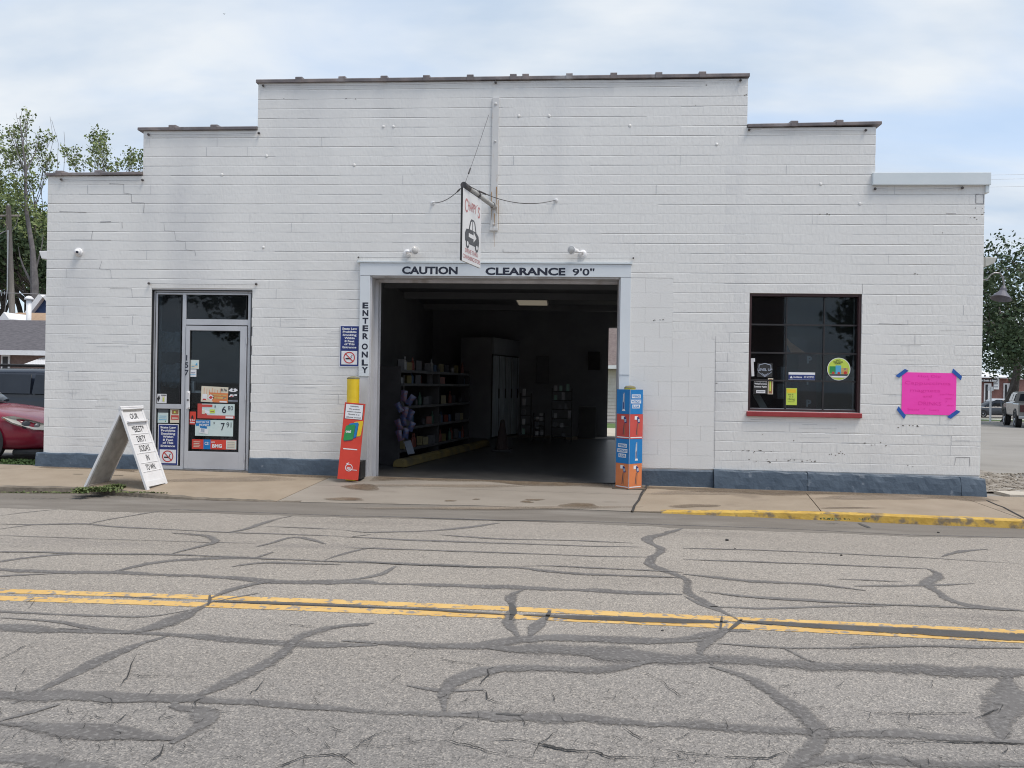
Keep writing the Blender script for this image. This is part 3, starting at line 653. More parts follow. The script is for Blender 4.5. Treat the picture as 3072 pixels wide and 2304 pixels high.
for X0_, X1_, w_ in ((1.75, 6.25, .34), (-3.65, -2.25, .16), (-6.7, -5.25, .14), (-1.9, 1.4, .22)):      # grimy strip along the wall foot
    m = MB(); m.e = []; n_ = int((X1_-X0_)/.15); yw = -.10 if X0_ > 1 else (-.06 if X0_ < -2 else .0)
    for i in range(n_+1):
        X = X0_+(X1_-X0_)*i/n_; w2 = w_*(1+.35*math.sin(X*2.3)+.2*math.sin(X*5.7))
        for y, e_ in ((yw, 1.0), (yw-w2*.45, .75), (yw-w2, 0.0)):
            q = Vector((X, y, 0)); m.v.append((X, y, zs(q, .0028))); m.e.append(e_ if 0 < i < n_ else 0)
    for i in range(n_):
        for j in range(2): a = i*3+j; m.f.append((a, a+1, a+4, a+3))
    seal_link('grime_strip', m, 'stain', walk)
# crack lines in the slabs
def wcrack(pts, z, w=.012):
    m = MB(); P = []
    for x, y in pts: P.append(onwalk(x, y, .006))
    for a, b in zip(P[:-1], P[1:]):
        d = (b-a).normalized(); q = Vector((-d.y, d.x, 0))*w/2; m.quad(a-q, b-q, b+q, a+q)
    link('crack', m, 'crack', walk)
wcrack([(1945, 1450), (1938, 1462), (1925, 1480), (1917, 1500), (1903, 1518), (1898, 1535)], -.05, .03)
wcrack([(2960, 1502), (2990, 1515), (3010, 1522), (3040, 1538), (3075, 1556)], -.03, .02)
wcrack([(220, 1424), (250, 1424)], -.01, .02); wcrack([(340, 1427), (370, 1428)], -.01, .02); wcrack([(1845, 1466), (1880, 1463), (1930, 1459)], -.02, .02)

# ------------------------------------------------------------------ the white drive-through building
B = thing('drive_through_store', 'white painted block building with stepped parapet and open drive-through bay', 'building', (0, 0, 0))
XL, XR = -6.74, 6.255; CH = 0.1338; Z0C = 5.300
steps = [(XL, -5.328, 4.225), (-5.328, -3.662, 4.868), (-3.662, 3.138, 5.535), (3.138, 4.836, 4.868), (4.836, XR, 4.16)]
GX0, GX1, GZ = -2.005, 1.463, 2.82
DX0, DX1, DZ = -5.171, -3.700, 2.606
WX0, WX1, WZ0, WZ1 = 3.208, 4.692, 1.03, 2.625
holes = [(GX0, GX1, -1, GZ), (DX0, DX1, -1, DZ), (WX0, WX1, WZ0, WZ1)]
def subtract(rects, h):
    o = []
    for (a, b, c, d) in rects:
        x0, x1, z0, z1 = max(a, h[0]), min(b, h[1]), max(c, h[2]), min(d, h[3])
        if x0 >= x1 or z0 >= z1: o.append((a, b, c, d)); continue
        if a < x0: o.append((a, x0, c, d))
        if x1 < b: o.append((x1, b, c, d))
        if c < z0: o.append((x0, x1, c, z0))
        if z1 < d: o.append((x0, x1, z1, d))
    return o
bk = MB(); rects = [(a, b, -.3, t) for a, b, t in steps]
for h in holes: rects = subtract(rects, h)
for a, b, c, d in rects: bk.box(a, .011, c, b, .30, d)
link('front_wall', bk, 'mortar', B)
# blocks
rr = random.Random(5)
zonesC = [(1.606, 2.18, .2, 2.82), (2.18, 2.757, .2, 1.985)]
def rough_clip(r):
    L = [r]
    for h in holes + [(-2.147, -2.005, -1, 3.0), (1.463, 1.606, -1, 3.0), (-2.15, 1.606, 2.82, 3.0)] + zonesC: L = subtract(L, h)
    return [q for q in L if q[1]-q[0] > .02 and q[3]-q[2] > .03]
def blockmesh(w, h, v):
    r_ = random.Random(v*7+1); g = [.0002, .0005, .0008, .0012, .0017, .0022, .0028, .0036][v//2 % 8]; by = [.0008, .0014, .002, .003, .0042, .0052, .0062, .0072][v//2 % 8]*r_.uniform(.8, 1.15); f = r_.uniform(-.0006, .0004)
    m = MB(); vx = 0.00005
    x0, x1 = vx, w-vx; jz = r_.uniform(-.0012, .0012); z0, z1 = g*.8+jz*.5, h-g*.3
    m.v = [(x0, .012, z0), (x1, .012, z0), (x1, .012, z1), (x0, .012, z1),
           (x0, f+.0006, z0), (x1, f+.0006, z0), (x1, f+by, z1), (x0, f+by, z1),
           (x0+.0002, f, z0+.002), (x1-.0002, f, z0+.002), (x1-.0002, f, z1-.009-by*.8), (x0+.0002, f, z1-.009-by*.8)]
    m.f = [q for q in ((4,0,1,5), (5,1,2,6), (6,2,3,7), (7,3,0,4), (8,9,10,11)[::1], (4,5,9,8), (5,6,10,9), (6,7,11,10), (7,4,8,11))]
    return m
def pickv(x, z):
    k_ = round((Z0C-z)/CH); f = math.sin(x*1.9+k_*2.3)+math.sin(x*.83-k_*1.7+1)+math.sin(x*4.1+k_*5.1)*.6+rr.gauss(0, .45)+.35*(z > 2.5)
    return 2*max(0, min(7, int((f+2.3)/4.6*8))) + rr.randrange(2)
cand = []
BL = 0.3048
k = 0
while True:
    zt = Z0C + 2*CH - k*CH; zb_ = zt-CH
    if zt < .2: break
    off = (BL/2 if k % 2 else 0) + rr.uniform(-.01, .01)
    for a, b, top in steps:
        if zb_ >= top: continue
        z0, z1 = max(zb_, .225), min(zt, top)
        if z1-z0 < .03: continue
        # split at the step borders only where the neighbour is lower
        x = a
        nxt = math.floor((a-XL+off)/BL)*BL + XL - off
        while nxt <= a+1e-4: nxt += BL
        while x < b-1e-4:
            x1 = min(nxt, b)
            if x1-x < .04 and x1 < b: nxt += BL; x1 = min(nxt, b)
            for r in rough_clip((x, x1, z0, z1)): cand.append(r)
            x = x1; nxt += BL
    k += 1
full = [c for c in cand if abs(c[3]-c[2]-CH) < 1e-3 and abs(c[1]-c[0]-BL) < 2e-3]
full.sort(key=lambda c: -c[0])
full = full[:296]; fs_ = set(full)
shared = {}
for c in full:
    v = pickv(c[0], c[2])
    if v not in shared:
        o = link('block', blockmesh(BL, CH, v), 'paint', B); shared[v] = o.data
    else:
        o = bpy.data.objects.new('block', shared[v]); COL.objects.link(o); o.parent = B
    o.location = (c[0], 0, c[2])
stuff = MB()
for c in cand:
    if c in fs_: continue
    m = blockmesh(c[1]-c[0], c[3]-c[2], pickv(c[0], c[2])); n = len(stuff.v)
    stuff.v += [(x+c[0], y, z+c[2]) for x, y, z in m.v]; stuff.f += [tuple(i+n for i in f) for f in m.f]
link('blockwork', stuff, 'paint', B, kind='stuff')
# larger infill blocks right of the bay
for zx0, zx1, z0, z1 in zonesC:
    z = .205; q = 0
    while z < z1-.02:
        zt = min(z+.2008, z1); x = zx0
        nx1 = zx0 + (.40 if q % 2 else .20)
        if zx0 > 2: nx1 = zx0 + (.226 if q % 2 else .40)
        while x < zx1-.01:
            x1 = min(nx1, zx1)
            if zx1-x1 < .08: x1 = zx1
            m = MB().bevbox(x+.0008, -.0005, max(z, .225)+.0005, x1-.0002, .012, zt-.0005, .0016)
            link('large_block', m, 'cmu', B); x = x1; nx1 += .4016
        z += .2008; q += 1
# white corner repair, odd marks and cracks
def facade_line(px, w, name, mat, y=-.0035, parent=B, jag=0.0):
    P = [onY(x_, y_, y) for x_, y_ in px]; m = MB()
    for a, b in zip(P[:-1], P[1:]):
        d = (b-a).normalized(); q = Vector((-d.z, 0, d.x))*w/2; m.quad(a-q, b-q, b+q, a+q)
    return m
MT['wcrack'] = nmat('hairline_paint_crack', (.22, .22, .235), .9, (.40, .40, .42), 14, 6)
MT['chip'] = nmat('chipped_paint_spot', (.06, .055, .05), .9, (.16, .14, .12), 14, 6)
def c1(p): return [(x/2.16, y/2.16) for x, y in p]
def c6(p): return [(2048+x/2.16, 768+y/2.16) for x, y in p]
def c3(p): return [(2048+x/2.16, y/2.16) for x, y in p]
for p, w in [(c1([(715,1190),(802,1194),(803,1250),(850,1258),(853,1312),(935,1315),(930,1378)]), .006), (c1([(1062,1442),(1066,1495),(1130,1498),(1140,1558),(1200,1565),(1205,1618),(1262,1625),(1270,1660)]), .004),
             (c1([(600,1497),(590,1552)]), .006), (c1([(455,1554),(720,1556)]), .006), (c1([(385,1370),(560,1376)]), .006), (c1([(650,1438),(720,1436)]), .010), (c1([(790,1438),(792,1480)]), .006),
             ([(306, 782), (298, 806), (332, 810), (334, 835)], .004), ([(330, 865), (395, 866), (397, 893)], .004),
             ([(1509, 748), (1509, 756), (1560, 757)], .006), (c3([(1900,1258),(1900,1316),(1950,1320),(1952,1262),(1900,1258)]), .009), (c3([(1705,1382),(1770,1384)]), .006),
             (c6([(1270,437),(1350,440),(1460,445),(1460,412)]), .004), (c6([(1770,1305),(1860,1305),(1862,1360)]), .007), (c6([(1770,1305),(1762,1355)]), .004), (c6([(215,520),(212,820),(205,1375)]), .004)]:
    link('wall_crack', facade_line(p, w, '', ''), 'wcrack', B)
r4 = random.Random(44); jm = MB()
for _ in range(95):       # short upright joints that show through the paint, mostly at left and low right
    X = r4.choice([r4.uniform(-6.7, -2.3), r4.uniform(-6.7, -4), r4.uniform(2.9, 6.2), r4.uniform(-3.4, 3)]); k_ = r4.randrange(2, 36); zt_ = Z0C-k_*CH
    if zt_-CH < .3: continue
    if any(h[0]-.2 < X < h[1]+.2 and h[2] < zt_ and zt_-CH < h[3]+.25 for h in holes) or (1.4 < X < 2.8 and zt_ < 2.9): continue
    if [t for a, b, t in steps if a <= X <= b] and zt_ > [t for a, b, t in steps if a <= X <= b][0]-.05: continue
    w = r4.uniform(.0012, .0032); jm.quad((X-w, -.0032, zt_-CH+.004), (X+w, -.0032, zt_-CH+.004), (X+w, -.0032, zt_-.004), (X-w, -.0032, zt_-.004))
for _ in range(120):      # extra short scored lines inside the courses
    X = r4.choice([r4.uniform(-6.6, -5.4), r4.uniform(-3.5, -2.3), r4.uniform(2.9, 6.1)]); z = r4.uniform(.35, 2.4); L = r4.uniform(.1, .5)
    if any(h[0]-.1 < X+L and X < h[1]+.1 and h[2]-.05 < z < h[3]+.1 for h in holes): continue
    w = r4.uniform(.0008, .002); jm.quad((X, -.0032, z-w), (X+L, -.0032, z-w+.002), (X+L, -.0032, z+w+.002), (X, -.0032, z+w))
link('scored_joints', jm, nmat('painted_over_joint', (.42, .43, .45), .9, (.56, .57, .59), 14, 6), B, kind='stuff')
sp_ = MB(); r2 = random.Random(8)
for (cx, cy, n, sx, sy) in [(2270, 1352, 14, 60, 2), (2310, 1382, 10, 40, 3), (2428, 1385, 5, 14, 3), (2510, 1360, 7, 25, 3), (2738, 1277, 8, 40, 2), (2640, 1335, 5, 25, 3), (2150, 1152, 1, 2, 2), (2385, 1327, 2, 6, 4), (2287, 1304, 1, 1, 1), (2735, 1398, 2, 8, 2), (2935, 640, 6, 8, 8), (2913, 653, 1, 2, 2), (2480, 643, 3, 15, 2), (2750, 823, 2, 8, 1), (2087, 316, 1, 1, 1), (2120, 255, 1, 1, 1), (2235, 285, 2, 4, 1), (850, 297, 1, 1, 1), (2636, 914, 1, 1, 1), (1975, 960, 4, 15, 1), (330, 552, 1, 1, 1), (430, 505, 1, 1, 1), (2835, 698, 2, 6, 1), (1050, 296, 3, 15, 1)]:
    for _ in range(n):
        x_, y_ = cx + r2.gauss(0, sx), cy + r2.gauss(0, sy); c = onY(x_, y_, -.0032); w, h = r2.uniform(.004, .018), r2.uniform(.003, .008); pts = []
        for t in range(7): a = 2*math.pi*t/7; f = r2.uniform(.6, 1.2); pts.append((c.x+w*f*math.cos(a), c.y, c.z+h*f*math.sin(a)))
        sp_.poly(pts)
link('paint_chips', sp_, 'chip', B, kind='stuff')
for x_, y_ in [(800,468),(666,524),(1150,380),(1180,380),(1557,348),(1648,348),(1890,377),(2150,433),(2462,552),(2580,611),(1063,495),(790,742)]:
    c = onY(x_, y_, 0); link('anchor_plug', MB().lathe([(.022, 0), (.018, .004), (.009, .007), (.001, .008)], c+Vector((0, -.001, 0)), (0, -1, 0), 10), 'paint', B, smooth=True)
# coping tiles
def coping(X0, X1, z0a, z0b, joints, mat='cap', hgt=.062, over=.035):
    js = [X0] + [onY(j, y_, 0).x for j, y_ in joints] + [X1]
    for a, b in zip(js[:-1], js[1:]):
        za = z0a + (z0b-z0a)*(a-X0)/(X1-X0); zb2 = z0a + (z0b-z0a)*(b-X0)/(X1-X0); m = MB()
        prof = [(-over, 0), (-over, hgt*.62), (-over+.02, hgt*.86), (.14, hgt*1.15), (.30+over-.02, hgt*.86), (.30+over, hgt*.62), (.30+over, 0)]
        n = len(m.v); kk = len(prof)
        for X, z in ((a+.001, za), (b-.001, zb2)):
            for y, q in prof: m.v.append((X, y, z+q))
        for i in range(kk): j = (i+1) % kk; m.f.append((n+i, n+j, n+kk+j, n+kk+i))
        m.f.append(tuple(range(n, n+kk))[::-1]); m.f.append(tuple(range(n+kk, n+2*kk)))
        t = link('coping_tile', m, mat, B)
        if b < X1-.01:      # raised collar over the joint
            q = MB(); n = 0
            for X in (b-.045, b+.045):
                for y, z in prof: q.v.append((X, y*1.0 - (.006 if y < 0 else -.006), zb2+z*1.0 + (.028 if z > .01 else -.003)))
            for i in range(kk): j = (i+1) % kk; q.f.append((i, j, kk+j, kk+i))
            q.f.append(tuple(range(kk))[::-1]); q.f.append(tuple(range(kk, 2*kk)))
            link('collar', q, mat, t)
coping(-6.76, -5.33, 4.222, 4.238, [(180, 522), (297, 522)], hgt=.05)
coping(-5.40, -3.665, 4.866, 4.872, [(519, 384), (644, 382)], hgt=.055)
coping(-3.685, 3.155, 5.528, 5.552, [(898, 240), (1027, 237), (1153, 234), (1280, 233), (1411, 232), (1540, 231), (1577, 230), (1708, 229), (1841, 228), (1976, 227), (2107, 223)], hgt=.06)
coping(3.142, 4.90, 4.868, 4.895, [(2382, 370), (2517, 368)], hgt=.055)
q = onY(2618, 540, 0).x
link('metal_fascia', merge(MB().box(4.79, -.05, 4.08, 6.31, .34, 4.245), MB().box(6.255, -.03, 3.98, 6.30, .30, 4.08)), 'white_metal', B, bevel=.004)
# foundation: rough painted footing in lengths
def footing(X0, X1, ytop, yfoot, ztop0, ztop1, rough, seed, lend=0, rend=0):
    r_ = random.Random(seed); m = MB(); n = max(3, int((X1-X0)/.05)); rows = [(0, 0), (.06, 0), (.3, .35), (.62, .7), (1, 1)]
    ph = [r_.uniform(0, 6) for _ in range(5)]
    for i in range(n+1):
        X = X0+(X1-X0)*i/n; zt = ztop0 + (ztop1-ztop0)*i/n; zt += rough*(.012*math.sin(X*9+ph[0]) + .008*math.sin(X*23+ph[1])+r_.gauss(0, .003)); zf = zb(X)-.06
        m.v.append((X, .02, zt))
        for j, (u, w) in enumerate(rows):
            z = zt + (zf-zt)*u; y = ytop + (yfoot-ytop)*w + rough*(.006*math.sin(X*17+j*2+ph[2]) + r_.gauss(0, .003))
            m.v.append((X, y + (.012 if j == 0 else 0), z))
    kk = len(rows)+1
    for i in range(n):
        for j in range(kk-1): a = i*kk+j; m.f.append((a, a+1, a+kk+1, a+kk))
    m.f.append(tuple(range(kk))[::-1]); m.f.append(tuple(n*kk+j for j in range(kk)))
    m.v += [(X0, .25, ztop0), (X0, .25, -.2), (X1, .25, ztop1), (X1, .25, -.2)]; q = len(m.v)
    m.f += [(0, kk-1, q-3, q-4), (n*kk, q-2, q-1, n*kk+kk-1)]
    link('foundation_block', m, 'blue_base', B)
footing(-6.83, -5.172, -.035, -.055, .246, .240, .35, 1)
footing(-3.70, -2.149, -.02, -.04, .240, .240, .3, 2)
footing(1.463, 2.757, -.012, -.02, .205, .208, .2, 3)
footing(2.762, 3.995, -.05, -.085, .225, .215, .5, 4); footing(4.0, 5.98, -.05, -.09, .218, .195, .5, 5); footing(5.985, 6.30, -.045, -.10, .20, .195, .5, 6)
# shell: side walls, rear wall, roof, partitions, floor
BD = 9.85
RX0, RZ1 = onY(1822, 1150, BD).x, onY(1840, 985, BD).z
sh = MB(); sh.box(XL, .30, -.3, XL+.25, BD, 4.1); sh.box(XR-.25, .30, -1, XR, BD, 4.1); link('side_walls', sh, 'paint', B)
rw = MB(); rw.box(XL+.25, BD-.25, -1, RX0, BD, 4.1); rw.box(RX0, BD-.25, RZ1, RX0+2.9, BD, 4.1); rw.box(RX0+2.9, BD-.25, -1, XR-.25, BD, 4.1); link('rear_wall', rw, 'int', B)
link('roof', MB().box(XL+.01, .301, 3.9, XR-.01, BD, 4.05), nmat('tar_roof', (.05, .05, .05), .9, (.07, .07, .07), 4), B)
link('ceiling', MB().box(XL+.26, .302, 3.28, XR-.26, BD-.26, 3.32), 'ceil', B)
IX0, IX1 = -2.75, 2.75
link('partition', MB().box(IX0-.12, .305, -.1, IX0, BD-.26, 3.27), 'int', B); link('partition', MB().box(IX1, .305, -.1, IX1+.12, BD-.26, 3.27), 'int', B)
link('wall_lining', merge(MB().box(IX0, .302, -.1, GX0-.06, .34, 3.27), MB().box(GX1+.02, .302, -.1, IX1, .34, 3.27), MB().box(GX0-.06, .302, GZ+.03, GX1+.02, .34, 3.27)), 'int', B)
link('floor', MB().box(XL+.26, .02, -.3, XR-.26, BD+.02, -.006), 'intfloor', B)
link('floor_reflection_slab', MB().box(IX0+.01, 8.75, -.0055, IX1-.01, BD+.02, .001), 'conc2', B)  # pale slab added to stand in for the wet floor's reflection by the exit
# bay surround
hb = link('header_board', MB().box(-2.15, -.035, 2.822, 1.608, .01, 2.998), 'board', B, bevel=.004)
link('drip_cap', merge(MB().box(-2.19, -.05, 3.001, 1.62, .008, 3.022)), 'white_metal', B)
link('jamb_board', MB().box(-2.147, -.033, 1.41, -2.005, .01, 2.819), 'board', B, bevel=.003)
link('jamb_board', MB().box(-2.147, -.026, zb(-2)-.02, -2.005, .01, 1.407), 'jamb', B, bevel=.003, label='dented grey lower jamb board')
link('jamb_board', MB().box(1.466, -.033, 1.49, 1.606, .01, 2.819), 'board', B, bevel=.003)
link('jamb_board', MB().box(1.466, -.026, zb(1.5)-.02, 1.606, .01, 1.487), 'board', B, bevel=.003)
link('door_track', merge(MB().box(-2.0049, .0, -.02, -1.985, .31, GZ), MB().box(-1.985, .20, -.02, -1.94, .235, GZ-.03), MB().box(-1.985, .285, -.02, -1.925, .31, GZ-.05)), 'jamb', B, bevel=.002)
link('door_track', merge(MB().box(1.452, .0, -.02, 1.4629, .31, GZ), MB().box(1.452, .312, -.02, 1.47, .33, GZ-.05)), 'jamb', B)
link('door_curtain_edge', merge(MB().box(-1.985, .0, GZ-.02, 1.445, .30, GZ+.0), MB().box(-1.985, .24, GZ-.06, 1.445, .28, GZ-.021)), 'jamb', B)
link('sill_strip', MB().box(GX0, -.01, -.01, GX1, .05, .004), 'crack', B)
def lettering(txt, px, Y, mat, parent, bold=.02, wpx=True):
    X0, Za, X1, Zb = boxY(*px, Y=Y)
    m = text_mb(txt, ((X0+X1)/2, Y, (Za+Zb)/2), XA, ZA, (Zb-Za), (X1-X0) if wpx else None, bold)
    return link('lettering', m, mat, parent)
c5 = lambda a, b, c, d: (1024+a/2.16, 768+b/2.16, 1024+c/2.16, 768+d/2.16)
lettering('CAUTION', c5(393, 70, 754, 115), -.0365, 'black', B, .04)
lettering('CLEARANCE', c5(934, 77, 1452, 122), -.0365, 'black', B, .04)
lettering('9\'0"', c5(1498, 82, 1640, 125), -.0365, 'black', B, .02)
for ch, y in zip('ENTERONLY', [320, 370, 419, 469, 520, 614, 639+5, 692, 737]):
    pass
for ch, y in zip('ENTER', [320, 369, 419, 468, 519]): lettering(ch, c5(137, y-18, 175, y+18), -.0345, 'black', B, .04)
for ch, y in zip('ONLY', [586, 638, 690, 738]): lettering(ch, c5(132, y-18, 172, y+18), -.0345, 'black', B, .04)

# ------------------------------------------------------------------ shop door unit
YD = .055
def mem(name, px, mat, parent, y0=YD, y1=YD+.05, bev=.002):
    X0, Za, X1, Zb = boxY(*px, Y=y0); return link(name, MB().box(X0, y0, Za, X1, y1, Zb), mat, parent, bevel=bev)
zf = .045
Xa, _, Xb, Zt = boxY(458, 872, 752, 1410, Y=YD)
gx = lambda px, py: onY(px, py, YD).x
gz = lambda px, py: onY(px, py, YD).z
# dark gasket gap behind frame
link('door_reveal', MB().box(DX0, .10, .0, DX1, .28, DZ), 'int', B) if False else None
df = link('door_frame', merge(
    MB().box(DX0+.004, YD, zf-.02, gx(471, 1050), YD+.06, DZ-.004),                # left jamb
    MB().box(gx(741, 1130), YD, zf-.02, DX1-.004, YD+.06, DZ-.004),                # right jamb
    MB().box(gx(471, 1050), YD, gz(600, 884), gx(741, 1130), YD+.06, DZ-.004),      # head
    MB().box(gx(544, 1150), YD, zf-.02, gx(554, 1190), YD+.06, gz(600, 884)),      # mullion
    MB().box(gx(554, 1190), YD, gz(640, 975), gx(741, 1130), YD+.06, gz(640, 958)),  # transom bar
    MB().box(gx(471, 1050), YD, gz(505, 1226), gx(544, 1150), YD+.06, gz(505, 1212)),  # sidelight bar
    MB().box(gx(471, 1050), YD, zf-.02, gx(544, 1150), YD+.06, gz(505, 1397))), 'alu', B, bevel=.003)
link('gasket', merge(MB().box(DX0-.004, .012, .03, DX0+.012, YD-.002, DZ), MB().box(DX1-.012, .012, .03, DX1+.004, YD-.002, DZ), MB().box(DX0, .012, DZ-.012, DX1, YD-.002, DZ+.004)), 'dark', B)
link('gasket', merge(MB().box(DX0+.033, YD-.003, .03, DX0+.040, YD-.0005, DZ-.03), MB().box(DX1-.040, YD-.003, .03, DX1-.033, YD-.0005, DZ-.03), MB().box(DX0+.033, YD-.003, DZ-.040, DX1-.033, YD-.0005, DZ-.033)), 'dark', B)
for px in [(472, 884, 543, 1212), (468, 1226, 541, 1397), (557, 884, 740, 958)]:
    mem('pane', px, 'glass2', df, YD+.02, YD+.026, 0)
    X0, Za, X1, Zb = boxY(*px, Y=YD+.014); t = .008
    link('glazing_bead', merge(MB().box(X0, YD+.008, Za, X0+t, YD+.02, Zb), MB().box(X1-t, YD+.008, Za, X1, YD+.02, Zb), MB().box(X0, YD+.008, Zb-t, X1, YD+.02, Zb), MB().box(X0, YD+.008, Za, X1, YD+.02, Za+t)), 'dark', df)
# door leaf
lx0, lx1 = gx(556, 1190), gx(738, 1190); lz0, lz1 = .055, gz(640, 978)
ox0, ox1 = gx(568, 1170), gx(719, 1170); oz0, oz1 = gz(640, 1355), gz(640, 992)
dl = link('door', merge(MB().box(lx0, YD-.012, lz0, ox0, YD+.035, lz1), MB().box(ox1, YD-.012, lz0, lx1, YD+.035, lz1), MB().box(ox0, YD-.012, lz0, ox1, YD+.035, oz0), MB().box(ox0, YD-.012, oz1, ox1, YD+.035, lz1)), 'alu', B, bevel=.003)
link('pane', MB().box(ox0, YD+.01, oz0, ox1, YD+.016, oz1), 'glass', dl)
t = .009
link('glazing_bead', merge(MB().box(ox0, YD-.006, oz0, ox0+t, YD+.01, oz1), MB().box(ox1-t, YD-.006, oz0, ox1, YD+.01, oz1), MB().box(ox0+t, YD-.006, oz1-t, ox1-t, YD+.01, oz1), MB().box(ox0+t, YD-.006, oz0, ox1-t, YD+.01, oz0+t)), 'dark', dl)
hx0, hz0, hx1, hz1 = boxY(554, 1175, 569, 1225, Y=YD-.05)
hm = MB().tube([(hx1-.03, YD-.012, hz1), (hx1-.03, YD-.05, hz1-.005), (hx1, YD-.058, hz1-.02), (hx1, YD-.058, hz0+.02), (hx1-.03, YD-.05, hz0+.005), (hx1-.03, YD-.012, hz0)], .009, 8)
hm = merge(hm, MB().box(hx0+.005, YD-.016, hz0-.01, hx1-.015, YD-.0125, hz1+.01))
link('handle', hm, 'wht', dl, smooth=False); link('lock', MB().lathe([(.015, 0), (.015, .01), (.004, .011)], (hx0+.03, YD-.0125, (hz0+hz1)/2), (0, -1, 0), 12), 'steel', dl)
for py in (1022, 1190, 1370):
    c = onY(738, py, YD-.02); link('hinge', MB().lathe([(.009, -.05), (.009, .05)], (lx1+.002, YD-.016, c.z), (0, 0, 1), 8), 'alu', dl)
link('push_bar', MB().box(ox0, YD+.05, gz(640, 1180), ox1, YD+.075, gz(640, 1173)), 'alu', dl)
link('lock_box', MB().box(ox0, YD+.04, gz(575, 1178), ox0+.05, YD+.08, gz(575, 1144)), 'alu', dl)
link('threshold', MB().box(DX0, -.02, .0, DX1, YD+.1, .05), 'steel', B)
for ch, y in zip('157', (645, 705, 768)):
    X0, Za, X1, Zb = boxY(430+349/2.766, 840+(y-22)/2.766, 430+370/2.766, 840+(y+22)/2.766, Y=YD-.013)
    link('lettering', text_mb(ch, ((X0+X1)/2, YD-.0135, (Za+Zb)/2), XA, ZA, Zb-Za, None, .03), 'black', dl)
# dim shop room behind the door: counter, back shelving
ZD = lambda a, b, c, d: (430+a/2.766, 840+b/2.766, 430+c/2.766, 840+d/2.766)
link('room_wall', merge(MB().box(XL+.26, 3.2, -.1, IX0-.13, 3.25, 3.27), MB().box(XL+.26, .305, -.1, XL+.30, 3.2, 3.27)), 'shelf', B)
hb_ = MB(); r3 = random.Random(4)
for c0, (a, b, c, d) in enumerate([(135, 425, 300, 600), (140, 690, 300, 890)]):
    X0, Za, X1, Zb = boxY(*ZD(a, b, c, d), Y=.16); nn = 8; base = len(hb_.v)
    for j in range(nn+1):
        for i in range(nn+1): hb_.v.append((X0+(X1-X0)*i/nn, .18+.05*r3.random()+.03*math.sin(i*1.7), Za+(Zb-Za)*j/nn + r3.gauss(0, .008)))
    for j in range(nn):
        for i in range(nn): q = base+j*(nn+1)+i; hb_.f.append((q, q+1, q+nn+2, q+nn+1))
tag(link('hanging_sheet', hb_, nmat('crumpled_grey_plastic', (.17, .19, .20), .5, (.26, .28, .29), 9), smooth=False, org=(onY(500, 1100, .2))), 'crumpled grey plastic sheeting hanging behind the tall narrow door sidelight', 'plastic sheet')

# posters on the door glass (outside face) ------------------------------------------------
YG = YD+.0045
def gp(name, label, cat, z, mat, Y=YG, group=None, tilt=0.0): return wall_panel(name, label, cat, ZD(*z), Y, mat, group, tilt, thick=.001)
p = gp('sticker', 'pale teal square sticker on the upper left of the door glass', 'sticker', (390, 663, 462, 738), 'teal')
p.rect('print', .08, .08, .92, .92, 'cream'); p.rect('print', .12, .45, .88, .88, 'teal', 2); p.poly('emblem', [(.55,.4),(.8,.75),(.85,.4)], 'skyb', 3); p.rect('print', .15, .25, .5, .33, 'skyb', 3); p.done()
p = gp('sticker', 'small white rectangular sticker under the teal one on the door glass', 'sticker', (385, 742, 440, 803), 'whitep')
p.text('lettering', 'VISIT', .5, .55, .14, 'navy', wf=.7, bold=.02); p.rect('print', .1, .25, .9, .32, 'skyb'); p.done()
p = gp('price_poster', 'orange tobacco price poster marked 8.76, topmost poster on the door', 'poster', (480, 885, 703, 1015), 'cream', tilt=-.035)
p.rect('background', .0, .0, 1, .62, 'orange2'); p.poly('background', [(.0,.0),(.45,0),(.2,.9),(0,.95)], 'cream', 1.6)
for i in range(7): p.rect('bars', .1+.1*i, .45, .115+.1*i, .9-.05*(i % 3), 'orange2', 2)
p.text('lettering', '8.76', .84, .82, .17, 'black', 3, wf=.22, bold=.02)
p.rect('pack', .05, .12, .22, .5, 'whitep', 3); p.poly('pack', [(.24,.28),(.36,.5),(.5,.34),(.38,.08)], 'whitep', 3); p.poly('pack', [(.29,.28),(.36,.41),(.45,.33),(.38,.18)], 'redp', 4)
p.rect('print', .07, .12, .2, .2, 'redp', 4); p.rect('print', .4, .44, .95, .52, 'yellow', 3); p.rect('print', .45, .25, .95, .36, 'yellow', 3); p.rect('print', .7, .02, .97, .11, 'whitep', 3); p.done()
for i, (z, lb) in enumerate([((705, 892, 788, 935), 'black and white winged emblem sticker right of the orange price poster'), ((705, 942, 782, 983), 'black and white oval sticker below the winged emblem on the door'), ((702, 988, 788, 1018), 'narrow black sticker with white line, lowest of three beside the orange poster')]):
    p = gp('sticker', lb, 'sticker', z, 'ink')
    if i == 0: p.poly('emblem', [(.02,.35),(.3,.85),(.5,.7),(.7,.85),(.98,.5),(.7,.15),(.3,.15)], 'whitep'); p.rect('print', .42, .35, .58, .62, 'ink', 2)
    elif i == 1: p.poly('emblem', [(.05,.3),(.25,.85),(.6,.75),(.55,.3)], 'whitep'); p.poly('emblem', [(.15,.4),(.5,.6),(.45,.3)], 'redp', 2); p.rect('print', .65, .55, .95, .85, 'whitep')
    else: p.rect('print', .05, .35, .95, .6, 'silver')
    p.done()
p = gp('price_poster', 'pale green price poster marked 6.80 with red strip along its foot', 'poster', (450, 1028, 757, 1150), 'teal')
